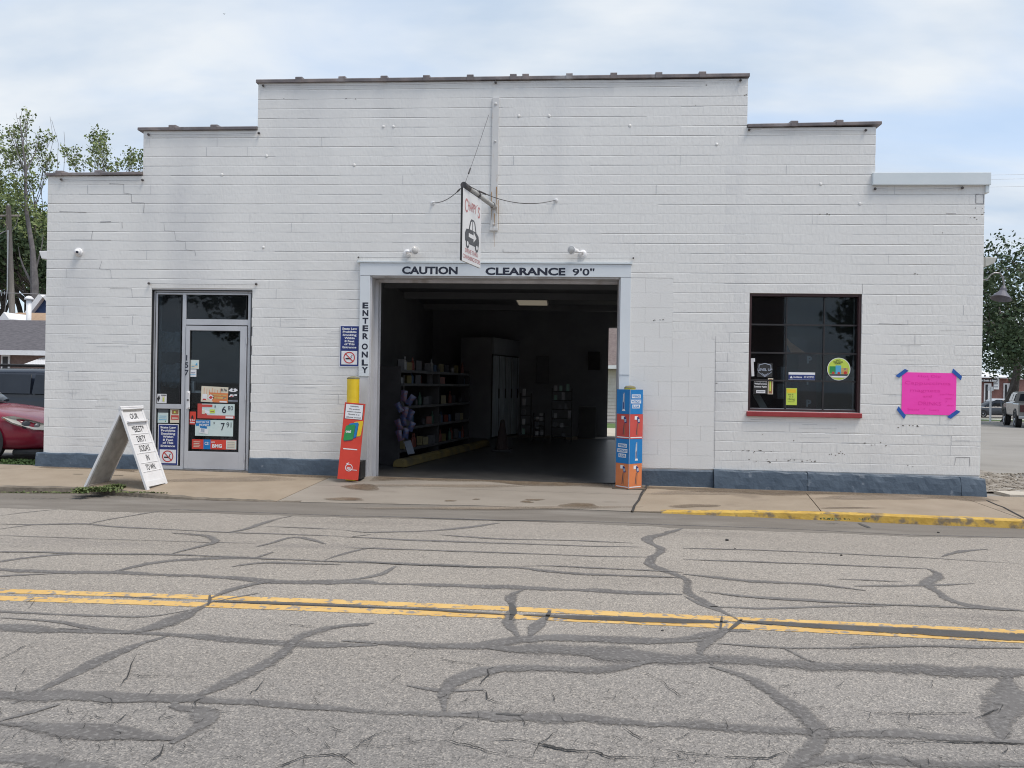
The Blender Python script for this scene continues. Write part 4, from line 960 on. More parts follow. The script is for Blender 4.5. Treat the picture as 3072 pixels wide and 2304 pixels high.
p.rect('strip', .22, .0, 1, .22, 'redb'); p.rect('strip', .76, .03, .97, .17, 'whitep', 2); p.rect('background', 0, 0, .12, 1, 'redb', 1); p.poly('background', [(.12,.0),(.34,.0),(.2,.45),(.12,.5)], 'redb', 1.5); p.rect('pack', .12, .78, .4, .95, 'redb', 2)
p.text('lettering', '$', .475, .83, .14, 'black', 2, bold=.02); p.text('lettering', '6', .72, .62, .46, 'black', 2, wf=.12, bold=.01); p.text('lettering', '80', .89, .73, .30, 'black', 2, wf=.14, bold=.0)
p.poly('pack', [(.12,.62),(.32,.50),(.34,.3),(.16,.38)], 'whitep', 2); p.rect('pack', .33, .36, .47, .62, 'lime', 2); p.rect('pack', .35, .45, .45, .5, 'brown', 3); p.rect('pack', .12, .3, .2, .55, 'cream', 3); p.done()
p = gp('price_poster', 'pale green price poster marked 7.91 with blue disc at its left', 'poster', (430, 1162, 745, 1295), 'teal')
p.disc('blue_disc', .22, .55, .052, 'cyanb', 1); p.rect('blue_disc', .02, .62, .4, .98, 'cyanb', 1.5)
p.text('lettering', 'RIGHT ON THE', .2, .86, .12, 'whitep', 3, wf=.34, bold=.02); p.text('lettering', 'MONEY', .24, .68, .14, 'whitep', 3, wf=.26, bold=.03)
p.poly('pack', [(.1,.2),(.34,.12),(.36,.42),(.14,.5)], 'whitep', 3); p.poly('pack', [(.15,.25),(.25,.22),(.25,.45),(.16,.48)], 'silver', 4)
p.text('lettering', '$', .5, .82, .12, 'black', 2); p.text('lettering', '7', .73, .6, .46, 'black', 2, wf=.1, bold=.01); p.text('lettering', '91', .89, .72, .32, 'black', 2, wf=.13); p.done()
p = gp('age_sign', 'small orange 21+ sticker on the left edge of the door glass', 'sticker', (378, 1092, 436, 1198), 'orange')
p.disc('emblem', .5, .68, .006, 'ink', 1); p.poly('emblem', [(.3,.45),(.7,.45),(.62,.66),(.5,.72),(.38,.66)], 'ink', 1); p.text('lettering', '21+', .52, .33, .17, 'whitep', 2, wf=.75, bold=.03); p.rect('print', .15, .1, .85, .16, 'whitep'); p.done()
p = gp('banner', 'long red tobacco banner with blue badge along the bottom of the door glass', 'poster', (403, 1325, 772, 1405), 'orange')
p.rect('badge', .26, 0, .42, 1, 'cyanb', 1); p.disc('badge', .34, .5, .038, 'cyanb', 1.5); p.text('lettering', 'CZ1', .34, .6, .3, 'whitep', 3, wf=.1, bold=.02); p.text('lettering', 'NOW', .48, .74, .16, 'whitep', 3, wf=.09, bold=.02)
p.text('lettering', 'BMG', .57, .36, .34, 'whitep', 3, wf=.22, bold=.05); p.rect('panel', .77, .04, 1, .96, 'teal', 2); p.rect('panel', .79, .12, .98, .88, 'cream', 2.6)
for k in range(4): p.rect('print', .8, .2+.17*k, .96, .24+.17*k, 'grey', 3.4)
p.rect('print', .02, .1, .2, .9, 'redb', 1)
for k in range(4): p.rect('print', .04, .2+.17*k, .17+.02*(k % 2), .26+.17*k, 'cream', 2)
p.done()
YS = YD+.0145
p = gp('sticker', 'white torn sticker with black marks low in the tall sidelight', 'sticker', (116, 945, 193, 1022), 'whitep', YS)
p.poly('print', [(.1,.1),(.3,.5),(.2,.9),(.0,.5)], 'ink'); p.rect('print', .5, .15, .85, .75, 'cream'); p.rect('print', .62, .2, .72, .6, 'lime', 2); p.rect('print', .4, .82, .98, .92, 'ink', 1); p.done()
p = gp('poster', 'teal card in the lower sidelight left of the door', 'poster', (120, 1068, 206, 1185), 'teal', YS)
p.rect('print', 0, .72, 1, 1, 'darkgrey')
for k in range(3): p.rect('print', .1, .2+.13*k, .85, .24+.13*k, 'skyb')
p.disc('emblem', .75, .12, .008, 'green', 2); p.done()
p = gp('poster', 'cream and red card beside the teal card in the lower sidelight', 'poster', (223, 1070, 298, 1185), 'cream', YS)
p.rect('print', .1, .22, .95, .55, 'redb'); p.rect('print', .2, .3, .85, .38, 'cream', 2); p.rect('print', .2, .62, .9, .92, 'brown'); p.disc('emblem', .5, .77, .014, 'lime', 2); p.done()
def nosmoke(z, Y, label, frame):
    p = wall_panel('no_smoking_sign', label, 'sign', z, Y, 'whitep', 'blue and white no smoking signs', thick=.003)
    p.rect('blue_field', .035, .02, .965, .98, 'navy', 1)
    p.rect('white_field', .10, .06, .90, .385, 'whitep', 2)
    for t, v, w in zip(['State Law', 'Prohibits', 'Smoking', 'Within', '8 Feet', 'of This', 'Entrance'], [.92, .845, .77, .695, .62, .55, .475], [.76, .70, .70, .52, .50, .52, .70]):
        p.text('lettering', t, .5, v, .048, 'whitep', 3, wf=w, bold=.035)
    r = min(p.w*.30, p.h*.14); p.disc('red_ring', .5, .225, r, 'redp', 4, hole=r*.83)
    s_ = r/p.w*.72; q = r/p.h*.72
    p.bar('cigarette', .5-s_*.9, .225-q*.25, .5+s_*.45, .225-q*.25, r*.24, 'ink', 3)
    p.bar('smoke', .5+s_*.5, .225-q*.1, .5+s_*.4, .225+q*.35, r*.12, 'ink', 3); p.bar('smoke', .5+s_*.4, .225+q*.35, .5+s_*.75, .225+q*.55, r*.1, 'ink', 3)
    p.bar('red_slash', .5-s_, .225+q, .5+s_, .225-q, r*.17, 'redp', 4.6); p.done()
nosmoke((1019, 976, 1078, 1101), -.008, 'blue and white no smoking sign on the white wall left of the ENTER ONLY board', 0)
nosmoke(ZD(120, 1195, 290, 1540), YS-.001, 'blue and white no smoking sign in the lower sidelight beside the door', 0)

# ------------------------------------------------------------------ right hand window
Z8 = lambda a, b, c, d: (2220+a/3.95, 860+b/3.95, 2220+c/3.95, 860+d/3.95)
YW = .075; fw = .035
wf_ = link('window', merge(MB().box(WX0+.001, .02, WZ0, WX0+fw, .16, WZ1-.001), MB().box(WX1-fw, .02, WZ0, WX1-.001, .16, WZ1-.001), MB().box(WX0+fw, .02, WZ1-fw, WX1-fw, .16, WZ1-.001), MB().box(WX0+fw, .05, WZ0, WX1-fw, .16, WZ0+.03)), nmat('dark_maroon_frame', (.032, .012, .014), .5, (.05, .02, .022), 6), B, bevel=.002)
ux = [onY(2220+545/3.95, 1050, YW).x, onY(2220+990/3.95, 1050, YW).x]; uz = [onY(2415, 860+v/3.95, YW).z for v in (455, 790, 1118)]
xs_ = [WX0+fw] + ux + [WX1-fw]; zs_ = [WZ0+.03] + uz[::-1] + [WZ1-fw]
mb = MB()
for q in uz: mb.box(WX0+fw, YW-.012, q-.011, WX1-fw, YW+.02, q+.011)
for q in ux:
    for a, b in zip(zs_[:-1], zs_[1:]): mb.box(q-.009, YW-.010, a+.011, q+.009, YW+.018, b-.011)
link('muntin', mb, 'frame_dk', wf_)
rg = random.Random(3)
for i, (a, b) in enumerate(zip(xs_[:-1], xs_[1:])):
    for j, (c, d) in enumerate(zip(zs_[:-1], zs_[1:])):
        m = MB().box(a+.0, YW+.002, c, b, YW+.006, d); tl = rg.gauss(0, .004)
        m.v = [(x_, y_+(z_-c)*tl, z_) for x_, y_, z_ in m.v]; link('pane', m, 'glass', wf_)
link('putty_line', merge(*[MB().box(a+.012, YW-.006, WZ0+.031, b-.012, YW+.001, WZ0+.039) for a, b in zip(xs_[:-1], xs_[1:])]), 'grey', wf_)
sl = MB(); nseg = 24
for i in range(nseg):
    x0 = WX0-.02+(WX1-WX0+.03)*i/nseg; x1 = WX0-.02+(WX1-WX0+.03)*(i+1)/nseg
    sl.box(x0, -.045, .955+.004*math.sin(i*1.3), x1, .0, 1.022+.003*math.sin(i*.9))
link('window_sill', merge(MB().box(WX0-.02, -.045, .958, WX1+.01, .05, 1.024)), 'sillred', wf_, bevel=.008)
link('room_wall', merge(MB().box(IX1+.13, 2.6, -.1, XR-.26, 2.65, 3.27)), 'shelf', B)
def wp(name, label, cat, z, mat, Y=YW-.003, tilt=0.0): return wall_panel(name, label, cat, Z8(*z), Y, mat, None, tilt, thick=.001)
# round sticker
X0, Za, X1, Zb = boxY(*Z8(1032, 842, 1308, 1112), Y=YW-.014); r_ = (X1-X0)/2; c_ = Vector(((X0+X1)/2, YW-.014, (Za+Zb)/2))
th = thing('round_sticker', 'round green and yellow sticker with pictured cartons on the right of the window', 'sticker', c_)
disc = MB().lathe([(r_, 0), (r_, .0015)], c_, (0, -1, 0), 32); link('sheet', disc, 'whitep', th)
P_ = Panel.__new__(Panel); P_.th = th; P_.O = Vector((X0, YW-.016, Za)); P_.rt = XA; P_.up = ZA; P_.n = Vector((0, -1, 0)); P_.w = X1-X0; P_.h = Zb-Za; P_.lay = .0008; P_.parts = {}
P_.disc('print', .5, .5, r_*.95, 'lime', 1); P_.rect('print', .1, .3, .4, .62, 'green', 2); P_.rect('print', .36, .28, .6, .66, 'skyb', 3); P_.rect('print', .6, .3, .9, .55, 'yellow', 3); P_.poly('print', [(.65,.55),(.72,.8),(.85,.7),(.9,.55)], 'lime', 3)
P_.disc('fruit', .26, .33, .018, 'redp', 4); P_.disc('fruit', .5, .32, .018, 'redp', 4.5); P_.disc('fruit', .78, .34, .022, 'redp', 5); P_.poly('print', [(.08,.28),(.92,.28),(.8,.15),(.2,.15)], 'darkgrey', 5.5); P_.poly('print', [(.14,.2),(.86,.2),(.78,.13),(.22,.13)], 'whitep', 6)
P_.text('lettering', "WHAT'S", .46, .89, .05, 'ink', 6, wf=.2, bold=.03); P_.text('lettering', 'YOUR FLAVOR', .46, .81, .06, 'ink', 6, wf=.42, bold=.03); P_.text('lettering', 'TODAY', .46, .74, .05, 'ink', 6, wf=.3, bold=.03); P_.done()
p = wp('sticker', 'long blue and white sticker in the middle of the window', 'sticker', (575, 1015, 890, 1105), 'whitep'); p.rect('print', 0, .04, 1, .68, 'navy'); p.text('lettering', 'Indiana', .35, .38, .26, 'whitep', 2, wf=.32, bold=.02); p.text('lettering', 'EBT ACCEPTED', .77, .38, .24, 'whitep', 2, wf=.38, bold=.02); p.poly('emblem', [(.04,.2),(.1,.55),(.16,.2)], 'whitep', 2); p.done()
p = wp('notice', 'lime green handwritten paper notice low in the window', 'sign', (540, 1202, 675, 1403), 'lime'); p.text('lettering', 'WE R', .45, .62, .09, 'ink', 2, wf=.5); p.text('lettering', 'x x', .5, .5, .09, 'ink', 2, wf=.4); p.text('lettering', 'Hiring', .5, .36, .12, 'ink', 2, wf=.6); p.rect('print', .2, .18, .8, .2, 'ink'); p.rect('print', .1, .72, .9, .95, 'ypaint', 1); p.done()
p = wp('emblem_sticker', 'black shield shaped LEVEL UP sticker at left of the window', 'sticker', (205, 905, 385, 1072), 'ink')
p.poly('emblem', [(.05,.35),(.1,.88),(.5,1.0),(.9,.88),(.95,.35),(.5,.0)], 'silver', 1); p.poly('emblem', [(.1,.36),(.14,.84),(.5,.95),(.86,.84),(.9,.36),(.5,.06)], 'ink', 2); p.rect('band', .0, .4, 1, .66, 'ink', 3); p.text('lettering', 'LEVEL UP', .5, .53, .17, 'silver', 4, wf=.96, bold=.03)
p.poly('emblem', [(.2,.34),(.5,.08),(.8,.34),(.5,.16)], 'silver', 3); p.done()
p = wp('sticker', 'black lettered sticker of three white lines below the shield', 'sticker', (160, 1095, 325, 1272), 'ink')
for t, v in zip(['Not getting', "What's Due", 'Summer Again'], (.88, .69, .50)): p.text('lettering', t, .5, v, .11, 'whitep', 2, wf=.9, bold=.03)
p.rect('white_bar', .2, .06, .85, .26, 'whitep', 1); p.rect('print', .25, .13, .8, .19, 'grey', 2); p.done()
p = wp('sticker', 'narrow upright olive sticker beside the black lettered one', 'sticker', (330, 1085, 392, 1275), 'cream'); p.rect('print', .15, .05, .85, .95, 'brown'); p.rect('print', .3, .2, .6, .85, 'lime', 2); p.done()
p = wp('white_strip', 'white paper strip taped at the left edge of the window', 'paper', (132, 848, 165, 1062), 'whitep', tilt=.06); p.rect('print', .9, .8, 1.5, 1, 'whitep'); p.done()
for i, (z_, lb, mt_) in enumerate([((470, 950, 545, 1110), 'pale stacked box seen dimly inside the window behind the shield sticker', 'grey'), ((430, 1150, 520, 1330), 'pale jar shelf seen dimly inside the window beside the lime notice', 'silver'), ((1000, 1060, 1180, 1130), 'dim teal box inside the window below the round sticker', 'teal')]):
    X0, Za, X1, Zb = boxY(*Z8(*z_), Y=.55); m = MB().box(X0, .5, Za, X1, .7, Zb)
    tag(link('stored_box', m, nmat('dim_box_%d' % i, (.13, .14, .15), .6, (.2, .21, .22), 14), org=((X0+X1)/2, .5, Za)), lb, 'box')
tag(link('window_counter', MB().box(IX1+.2, .45, .2, XR-.4, .95, .98), 'int', org=(4, .5, .2)), 'dark counter standing inside behind the window', 'counter')
# leaning board and hidden dark poster inside
a = onY(2220+165/3.95, 860+1275/3.95, .3); b = onY(2220+270/3.95, 860+1460/3.95, .2)
tag(link('leaning_board', MB().obox((a+b)/2 + Vector((.03, 0, 0)), Vector((.05, 0, 0)), Vector((0, .01, 0)), (a-b)/2), nmat('bare_board', (.30, .28, .25), .7, (.36, .33, .3), 6), org=b), 'bare board leaning inside the window at its lower left', 'board')
p = wall_panel('inside_poster', 'dark maroon poster with pale letters standing inside the window', 'poster', Z8(690, 800, 905, 1460), .32, nmat('maroon_card', (.035, .012, .014), .7, (.045, .016, .018), 6), None)
for v, q in ((.9, .12), (.52, .12), (.12, .12)): p.text('lettering', 'P', .6, v, q, 'grey', 2, bold=.04)
p.done()
p = wall_panel('pennant', 'tan folded pennant hanging inside the middle of the window', 'flag', Z8(550, 600, 790, 790), .30, 'frame_dk', None); p.sheet.hide_render = False
p.poly('cloth', [(0,.98),(.2,.7),(1,.0),(.25,.0),(0,.6)], nmat('tan_cloth', (.10, .075, .05), .8, (.14, .11, .075), 9) and 'brown', 1); p.done()
# ------------------------------------------------------------------ pink poster
X0, Za, X1, Zb = boxY(2705, 1119, 2868, 1245, Y=-.006)
W_, H_ = X1-X0, Zb-Za
th = thing('pink_poster', 'hot pink handwritten poster board taped to the white wall at right', 'poster', (X0, -.006, Za))
tl = -.007; P_ = Panel(th, (X0, -.006, Za+.006), (math.cos(tl), 0, math.sin(tl)), (-math.sin(tl), 0, math.cos(tl)), W_, H_, 'pink', thick=.002)
for t, u, v, h, w in [("Hot Dip", .50, .92, .055, .42), ("Cappuccinos", .47, .755, .075, .84), ('magnets', .43, .58, .075, .55), ('and', .47, .44, .055, .16), ('DRINKS', .52, .27, .085, .42), ('Snacks', .22, .12, .05, .22), ('Sweets', .60, .12, .05, .18), ('yo-Mart', .83, .50, .04, .26), ('open', .86, .40, .04, .13), ('7', .82, .32, .05, .04), ('days', .9, .24, .04, .12)]:
    P_.text('handwriting', t, u, v, h, 'pinkink', 1, wf=w)
for u, v in ((.49, .85), (.42, .14)): P_.disc('dot', u, v, .008, 'pinkink', 2, 10)
P_.done()
for (c, ang, nm) in [((2706, 1120), 38, 'top left'), ((2871, 1123), -42, 'top right'), ((2704, 1238), -52, 'bottom left'), ((2861, 1243), 38, 'bottom right')]:
    q = onY(*c, -.0095); a = math.radians(ang); d = Vector((math.cos(a), 0, math.sin(a))); u = Vector((-math.sin(a), 0, math.cos(a)))
    m = MB(); l, w = .078, .024; sk = .012
    m.prism([q-d*(l)-u*w+d*sk, q+d*(l)-u*w+d*sk, q+d*(l)+u*w-d*sk, q-d*(l)+u*w-d*sk], (0, -.001, 0))
    link('tape', m, 'tape', th)

# ------------------------------------------------------------------ lamps, camera, cables on the facade
def flood(base, head, name, label):
    b = onY(*base, 0); c = onY(*head, -.13)
    t = thing('floodlight', label, 'light', b, 'white spot lamps over the bay')
    link('mount_plate', MB().lathe([(.055, 0), (.055, .012), (.035, .03), (.001, .032)], b, (0, -1, 0), 16), 'wht', t, smooth=False)
    link('arm', MB().tube([b+Vector((0, -.02, 0)), b+Vector((0, -.07, .015)), b.lerp(c, .55)+Vector((0, -.02, .0)), c+Vector((0, .04, 0))], .014, 8), 'wht', t, smooth=True)
    dr_ = Vector((.55 if c.x > b.x else -.55, -.75, -.05)).normalized()
    link('lamp_head', MB().lathe([(.012, -.10), (.028, -.09), (.032, -.03), (.055, .03), (.062, .05), (.058, .052), (.03, .035), (.001, .03)], c, dr_, 20), 'wht', t, smooth=True)
    link('lens', MB().lathe([(.053, .046), (.05, .052), (.001, .056)], c, dr_, 20), nmat('lamp_lens', (.5, .5, .5), .2, (.56, .56, .55), 8), t, smooth=True)
flood((1222, 760), (1241, 752), 'a', 'white spot lamp above the left half of the bay header')
flood((1748, 762), (1720, 751), 'b', 'white spot lamp above the right half of the bay header')
c = onY(237, 757, 0); t = thing('security_camera', 'small white dome security camera high on the left wall', 'camera', c)
link('base', MB().lathe([(.06, 0), (.06, .02), (.05, .03), (.001, .031)], c, (0, -1, 0), 18), 'wht', t); link('dome', MB().lathe([(.045, .03), (.043, .05), (.03, .07), (.001, .08)], c, (0, -1, 0), 18), 'wht', t, smooth=True); link('lens', MB().lathe([(.017, .0), (.017, .012), (.001, .014)], c+Vector((.02, -.068, -.008)), (.2, -1, -.1), 12), 'black', t)
def cable(a, b, label, sag=.012, size=.017):
    A, Bp = onY(*a, -.03), onY(*b, -.03); t = thing('strung_cable', label, 'cable', A, 'thin cables strung between black wall anchors')
    for p in (A, Bp): link('anchor', MB().lathe([(size*.5, -.01), (size, -.002), (size*1.1, .012), (size*.6, .03), (.001, .035)], p+Vector((0, .012, 0)), (0, -1, 0), 10), 'wire', t)
    pts = [A.lerp(Bp, k/10) - Vector((0, 0, sag*4*(k/10)*(1-k/10))) for k in range(11)]
    link('wire', MB().tube(pts, .0035, 5), 'wirel', t)
cable((183, 538), (427, 540), 'thin cable under the lowest left coping'); cable((445, 403), (776, 399), 'thin cable under the middle left coping'); cable((789, 256), (1487, 246), 'thin cable under the left half of the top coping', .02)
cable((1487, 247), (2222, 240), 'thin cable under the right half of the top coping', .02); cable((2248, 388), (2598, 390), 'thin cable under the middle right coping'); cable((2626, 566), (2888, 563), 'thin cable under the white metal fascia at right')
cable((446, 850), (768, 852), 'thin cable strung above the shop door', .008); cable((1075, 772), (1900, 774), 'thin cable strung above the bay header', .006, .012)

# ------------------------------------------------------------------ projecting sign
b0 = onY(1482, 618, -.05); ZA_ = b0.z
tip = onZ(1392, 556, ZA_)
tt = (tip-b0); 
S1 = thing('sign_bracket', 'grey pipe arm with guy wires on a rust stained wall channel', 'bracket', onY(1480, 680, 0))
X0, Za, X1, Zb = boxY(1471, 500, 1493, 690, Y=-.02)
xt = onY(1485, 300, -.02).x; zt_ = onY(1485, 292, -.02).z; xa_ = (onY(1482, 600, -.02).x)
link('wall_channel', merge(MB().box(xa_-.045, -.022, Za, xa_+.05, .0, zt_), MB().box(xa_-.055, -.03, Za-.01, xa_+.06, -.0, Za+.03)), 'rust', S1, bevel=.004)
for py, s_ in ((311, .02), (423, .016), (672, .018)):
    q = onY(1480, py, -.03); link('bolt', MB().lathe([(s_, -.005), (s_, .008), (s_*.5, .014)], (xa_+.003, -.022, q.z), (0, -1, 0), 6), 'rust', S1)
link('pipe_arm', MB().tube([b0+Vector((0, .03, 0)), b0.lerp(tip, .5), tip], .032, 16), 'pipe', S1, smooth=True)
dv = tt.normalized()
link('end_cap', MB().tube([tip-dv*.16, tip+dv*.02], .040, 14), 'wire', S1)
link('arm_socket', MB().tube([b0+Vector((0, .03, 0)), b0+dv*.07], .043, 14), 'pipe', S1, smooth=True)
def guy(end, sag, nm, r=.005):
    e = end; s0 = tip-dv*.03+Vector((0, 0, .03)); pts = [s0.lerp(e, k/14) - Vector((0, 0, sag*4*(k/14)*(1-k/14))) for k in range(15)]
    link('guy_wire', MB().tube(pts, r, 6), 'wire', S1)
    link('wire_clamp', MB().tube([pts[2], pts[3]], .011, 6), 'wire', S1)
gl_, gr_, gu_ = onY(1298, 608, -.02), onY(1668, 600, -.02), onY(1466, 345, -.035)
guy(gl_, .07, 'l'); guy(gr_, .13, 'r'); guy(gu_, .015, 'u', .003)
for e in (gl_, gr_): link('eye_bolt', MB().lathe([(.03, 0), (.03, .006), (.012, .012), (.012, .03), (.001, .031)], e+Vector((0, .02, 0)), (0, -1, 0), 10), 'wht', S1)
# hanging board under the arm
hd = Vector((-dv.x, -dv.y, 0)).normalized()         # from tip back towards the wall (reading direction)
zt1 = at(1384, 566, (tip-CAM).dot(FW)).z
ztop = zt1; zbot = at(1382, 783, (tip-CAM).dot(FW)).z; bw = .66
O = Vector((tip.x, tip.y, zbot)) - hd*.06 + Vector((0, 0, 0))
S2 = thing('hanging_sign', 'white hanging shop sign with a car pictogram below the pipe arm', 'sign', O)
nrm = hd.cross(ZA)
H = ztop-zbot
link('board', MB().obox(O+hd*bw/2+ZA*H/2, hd*bw/2, nrm*.012, ZA*H/2), 'signw', S2)
link('board_edge', MB().obox(O-hd*.002+ZA*H/2, hd*.002, nrm*.0125, ZA*H/2), 'ink', S2)
for (x_, y0_, y1_, w_) in [(1483, 640, 676, .006), (1490, 560, 640, .008), (1474, 575, 660, .005), (1495, 600, 690, .004), (1482, 695, 740, .004)]:
    a_, b_ = onY(x_, y0_, -.034), onY(x_+1, y1_, -.034); link('rust_streak', MB().prism([a_-Vector((w_, 0, 0)), a_+Vector((w_, 0, 0)), b_+Vector((w_*.4, 0, 0)), b_-Vector((w_*.4, 0, 0))], (0, .0015, 0)), nmat('orange_rust', (.30, .17, .07), .8, (.42, .28, .15), 20, 5), S1)
P_ = Panel.__new__(Panel); P_.th = S2; P_.O = O + nrm*.0125; P_.rt = hd; P_.up = ZA; P_.n = nrm; P_.w = bw; P_.h = H; P_.lay = .0012; P_.parts = {}
P_.text('lettering', 'C', .18, .79, .19, 'redink', 1, wf=.15, bold=.01); P_.text('lettering', 'HAPPY', .50, .805, .125, 'redink', 1, wf=.46, bold=.015); P_.text('lettering', "'", .76, .86, .05, 'redink', 1, wf=.03); P_.text('lettering', 'S', .86, .79, .16, 'redink', 1, wf=.12, bold=.01)
P_.poly('car_picture', [(.14,.30),(.13,.40),(.20,.465),(.32,.475),(.40,.60),(.46,.635),(.60,.635),(.67,.60),(.74,.475),(.86,.44),(.90,.36),(.88,.29),(.80,.27),(.25,.27)], 'darkgrey', 1)
P_.poly('car_window', [(.375,.48),(.44,.59),(.50,.61),(.50,.48)], 'signw', 2); P_.poly('car_window', [(.53,.48),(.53,.61),(.60,.605),(.68,.48)], 'signw', 2)
P_.disc('car_wheel', .27, .265, .058, 'darkgrey', 2); P_.disc('car_wheel', .27, .265, .030, 'signw', 3); P_.disc('car_wheel', .77, .265, .058, 'darkgrey', 2); P_.disc('car_wheel', .77, .265, .030, 'signw', 3)
P_.poly('arrow', [(.32,.365),(.58,.365),(.58,.32),(.74,.395),(.58,.47),(.58,.42),(.32,.42)], 'signw', 2.5)
P_.text('lettering', 'DRIVE THRU', .5, .165, .06, 'redink', 1, wf=.68, bold=.01); P_.text('lettering', 'CONVENIENCE STORE', .5, .075, .055, 'redink', 1, wf=.92, bold=.01)
P_.done()
for u in (.12, .84):
    a = O+hd*bw*u+ZA*H; b = Vector((a.x, a.y, ZA_))
    link('hanger', MB().tube([a-ZA*.05, a+ZA*.02, b], .006, 6), 'wire', S2); link('hanger_clamp', MB().tube([b-hd*.02, b+hd*.02], .042, 12), 'wire', S2)
link('top_rail', MB().tube([O+hd*.02+ZA*(H+.012), O+hd*(bw-.02)+ZA*(H+.012)], .008, 6), 'wire', S2)

# ------------------------------------------------------------------ bollards
def bollard(px, py_top, r, label, y):
    X = onY(px, py_top, y).x; z1 = onY(px, py_top, y).z; p = Vector((X, y, zb(X)))
    t = thing('bollard', label, 'bollard', p, 'yellow steel bollards beside the bay')
    h = z1-p.z-.03
    link('post', MB().lathe([(r, -.02), (r, h)], p, (0, 0, 1), 28), 'ypaint', t, smooth=False)
    link('cap', MB().lathe([(r*1.02, h-.006), (r*1.02, h+.004), (r*.8, h+.022), (r*.4, h+.03), (.001, h+.032)], p, (0, 0, 1), 28), nmat('grey_olive_concrete_cap', (.16, .15, .08), .9, (.22, .2, .12), 12), t, smooth=True)
    return p, z1
bl, blz = bollard(1060, 1129, .083, 'yellow bollard with bare upper half left of the bay', -.30)
e0 = onY(1886, 1461, -.37); e0.z = zs(e0)
br, brz = bollard(1890, 1157, .075, 'yellow bollard almost hidden inside the printed cardboard column', e0.y+.165)
# red banner panel standing against the left bollard
zz_ = -.5
A1, A2 = onY(1012, 1436, -.47), onY(1074, 1441, -.44); C1, C2 = onY(1026, 1206, -.40), onY(1083, 1212, -.38)
w_ = (A2-A1).length; h_ = (C1-A1).length
rt = (A2-A1).normalized(); up = (C1-A1); up = (up - rt*up.dot(rt)).normalized()
th = thing('red_banner', 'tall orange red tobacco banner board leaning on the left bollard', 'sign', A1)
P_ = Panel(th, A1, rt, up, w_, h_, 'orange', base='board', thick=.016, lay=.001)
P_.rect('warning_box', .05, .785, .93, .985, 'ink', 1); P_.rect('warning_box', .075, .79, .905, .98, 'whitep', 2)
for t, v, w in zip(['WARNING:', 'This product', 'contains nicotine.', 'Nicotine is an', 'addictive chemical.'], (.955, .92, .885, .85, .812), (.42, .52, .68, .55, .74)): P_.text('lettering', t, .49, v, .016, 'ink', 3, wf=w, bold=.02)
def rr_tin(u, v, mat, l, s_=1.0):
    pts = []; W2, H2 = .23*s_, .10*s_; sk = .05*s_
    for (cx, cy, a0) in ((1, 1, 0), (-1, 1, 90), (-1, -1, 180), (1, -1, 270)):
        for k in range(5):
            a = math.radians(a0+k*22.5); x_ = cx*(W2-.06)+math.cos(a)*.06; y_ = cy*(H2-.022)+math.sin(a)*.022; pts.append((u+x_+y_*.35, v+y_+x_*.06))
    P_.poly('tin', pts, mat, l)
rr_tin(.74, .655, 'brown', 1.5); rr_tin(.72, .665, 'ypaint', 2); rr_tin(.52, .63, 'navy', 2.5); rr_tin(.50, .64, 'cyanb', 3); rr_tin(.38, .60, 'darkgrey', 3.5); rr_tin(.36, .612, 'green', 4)
P_.text('lettering', 'on!', .31, .625, .035, 'whitep', 5, wf=.26, bold=.04)
P_.text('lettering', '800.555.0134', .48, .395, .018, 'whitep', 3, wf=.72, bold=.03) if False else P_.rect('text_line', .14, .388, .82, .402, 'whitep', 2)
ring = P_.P(.52, .155, 2); P_.disc('round_emblem', .50, .155, .050, 'whitep', 2, hole=.041); P_.poly('round_emblem', [(.36,.205),(.50,.225),(.40,.18)], 'whitep', 2.5); P_.text('lettering', '@21', .50, .15, .022, 'whitep', 3, wf=.2, bold=.03); P_.rect('text_line', .48, .125, .9, .133, 'whitep', 3); P_.done()
X0, Za, X1, Zb = boxY(1073, 1384, 1085, 1436, Y=-.33)
tag(link('black_box', MB().box(X0-.05, -.36, zb(X0)-.0, X1, -.12, Zb), 'ink', org=(X0, -.3, 0), bevel=.004), 'small black box on the pavement behind the red banner', 'box')

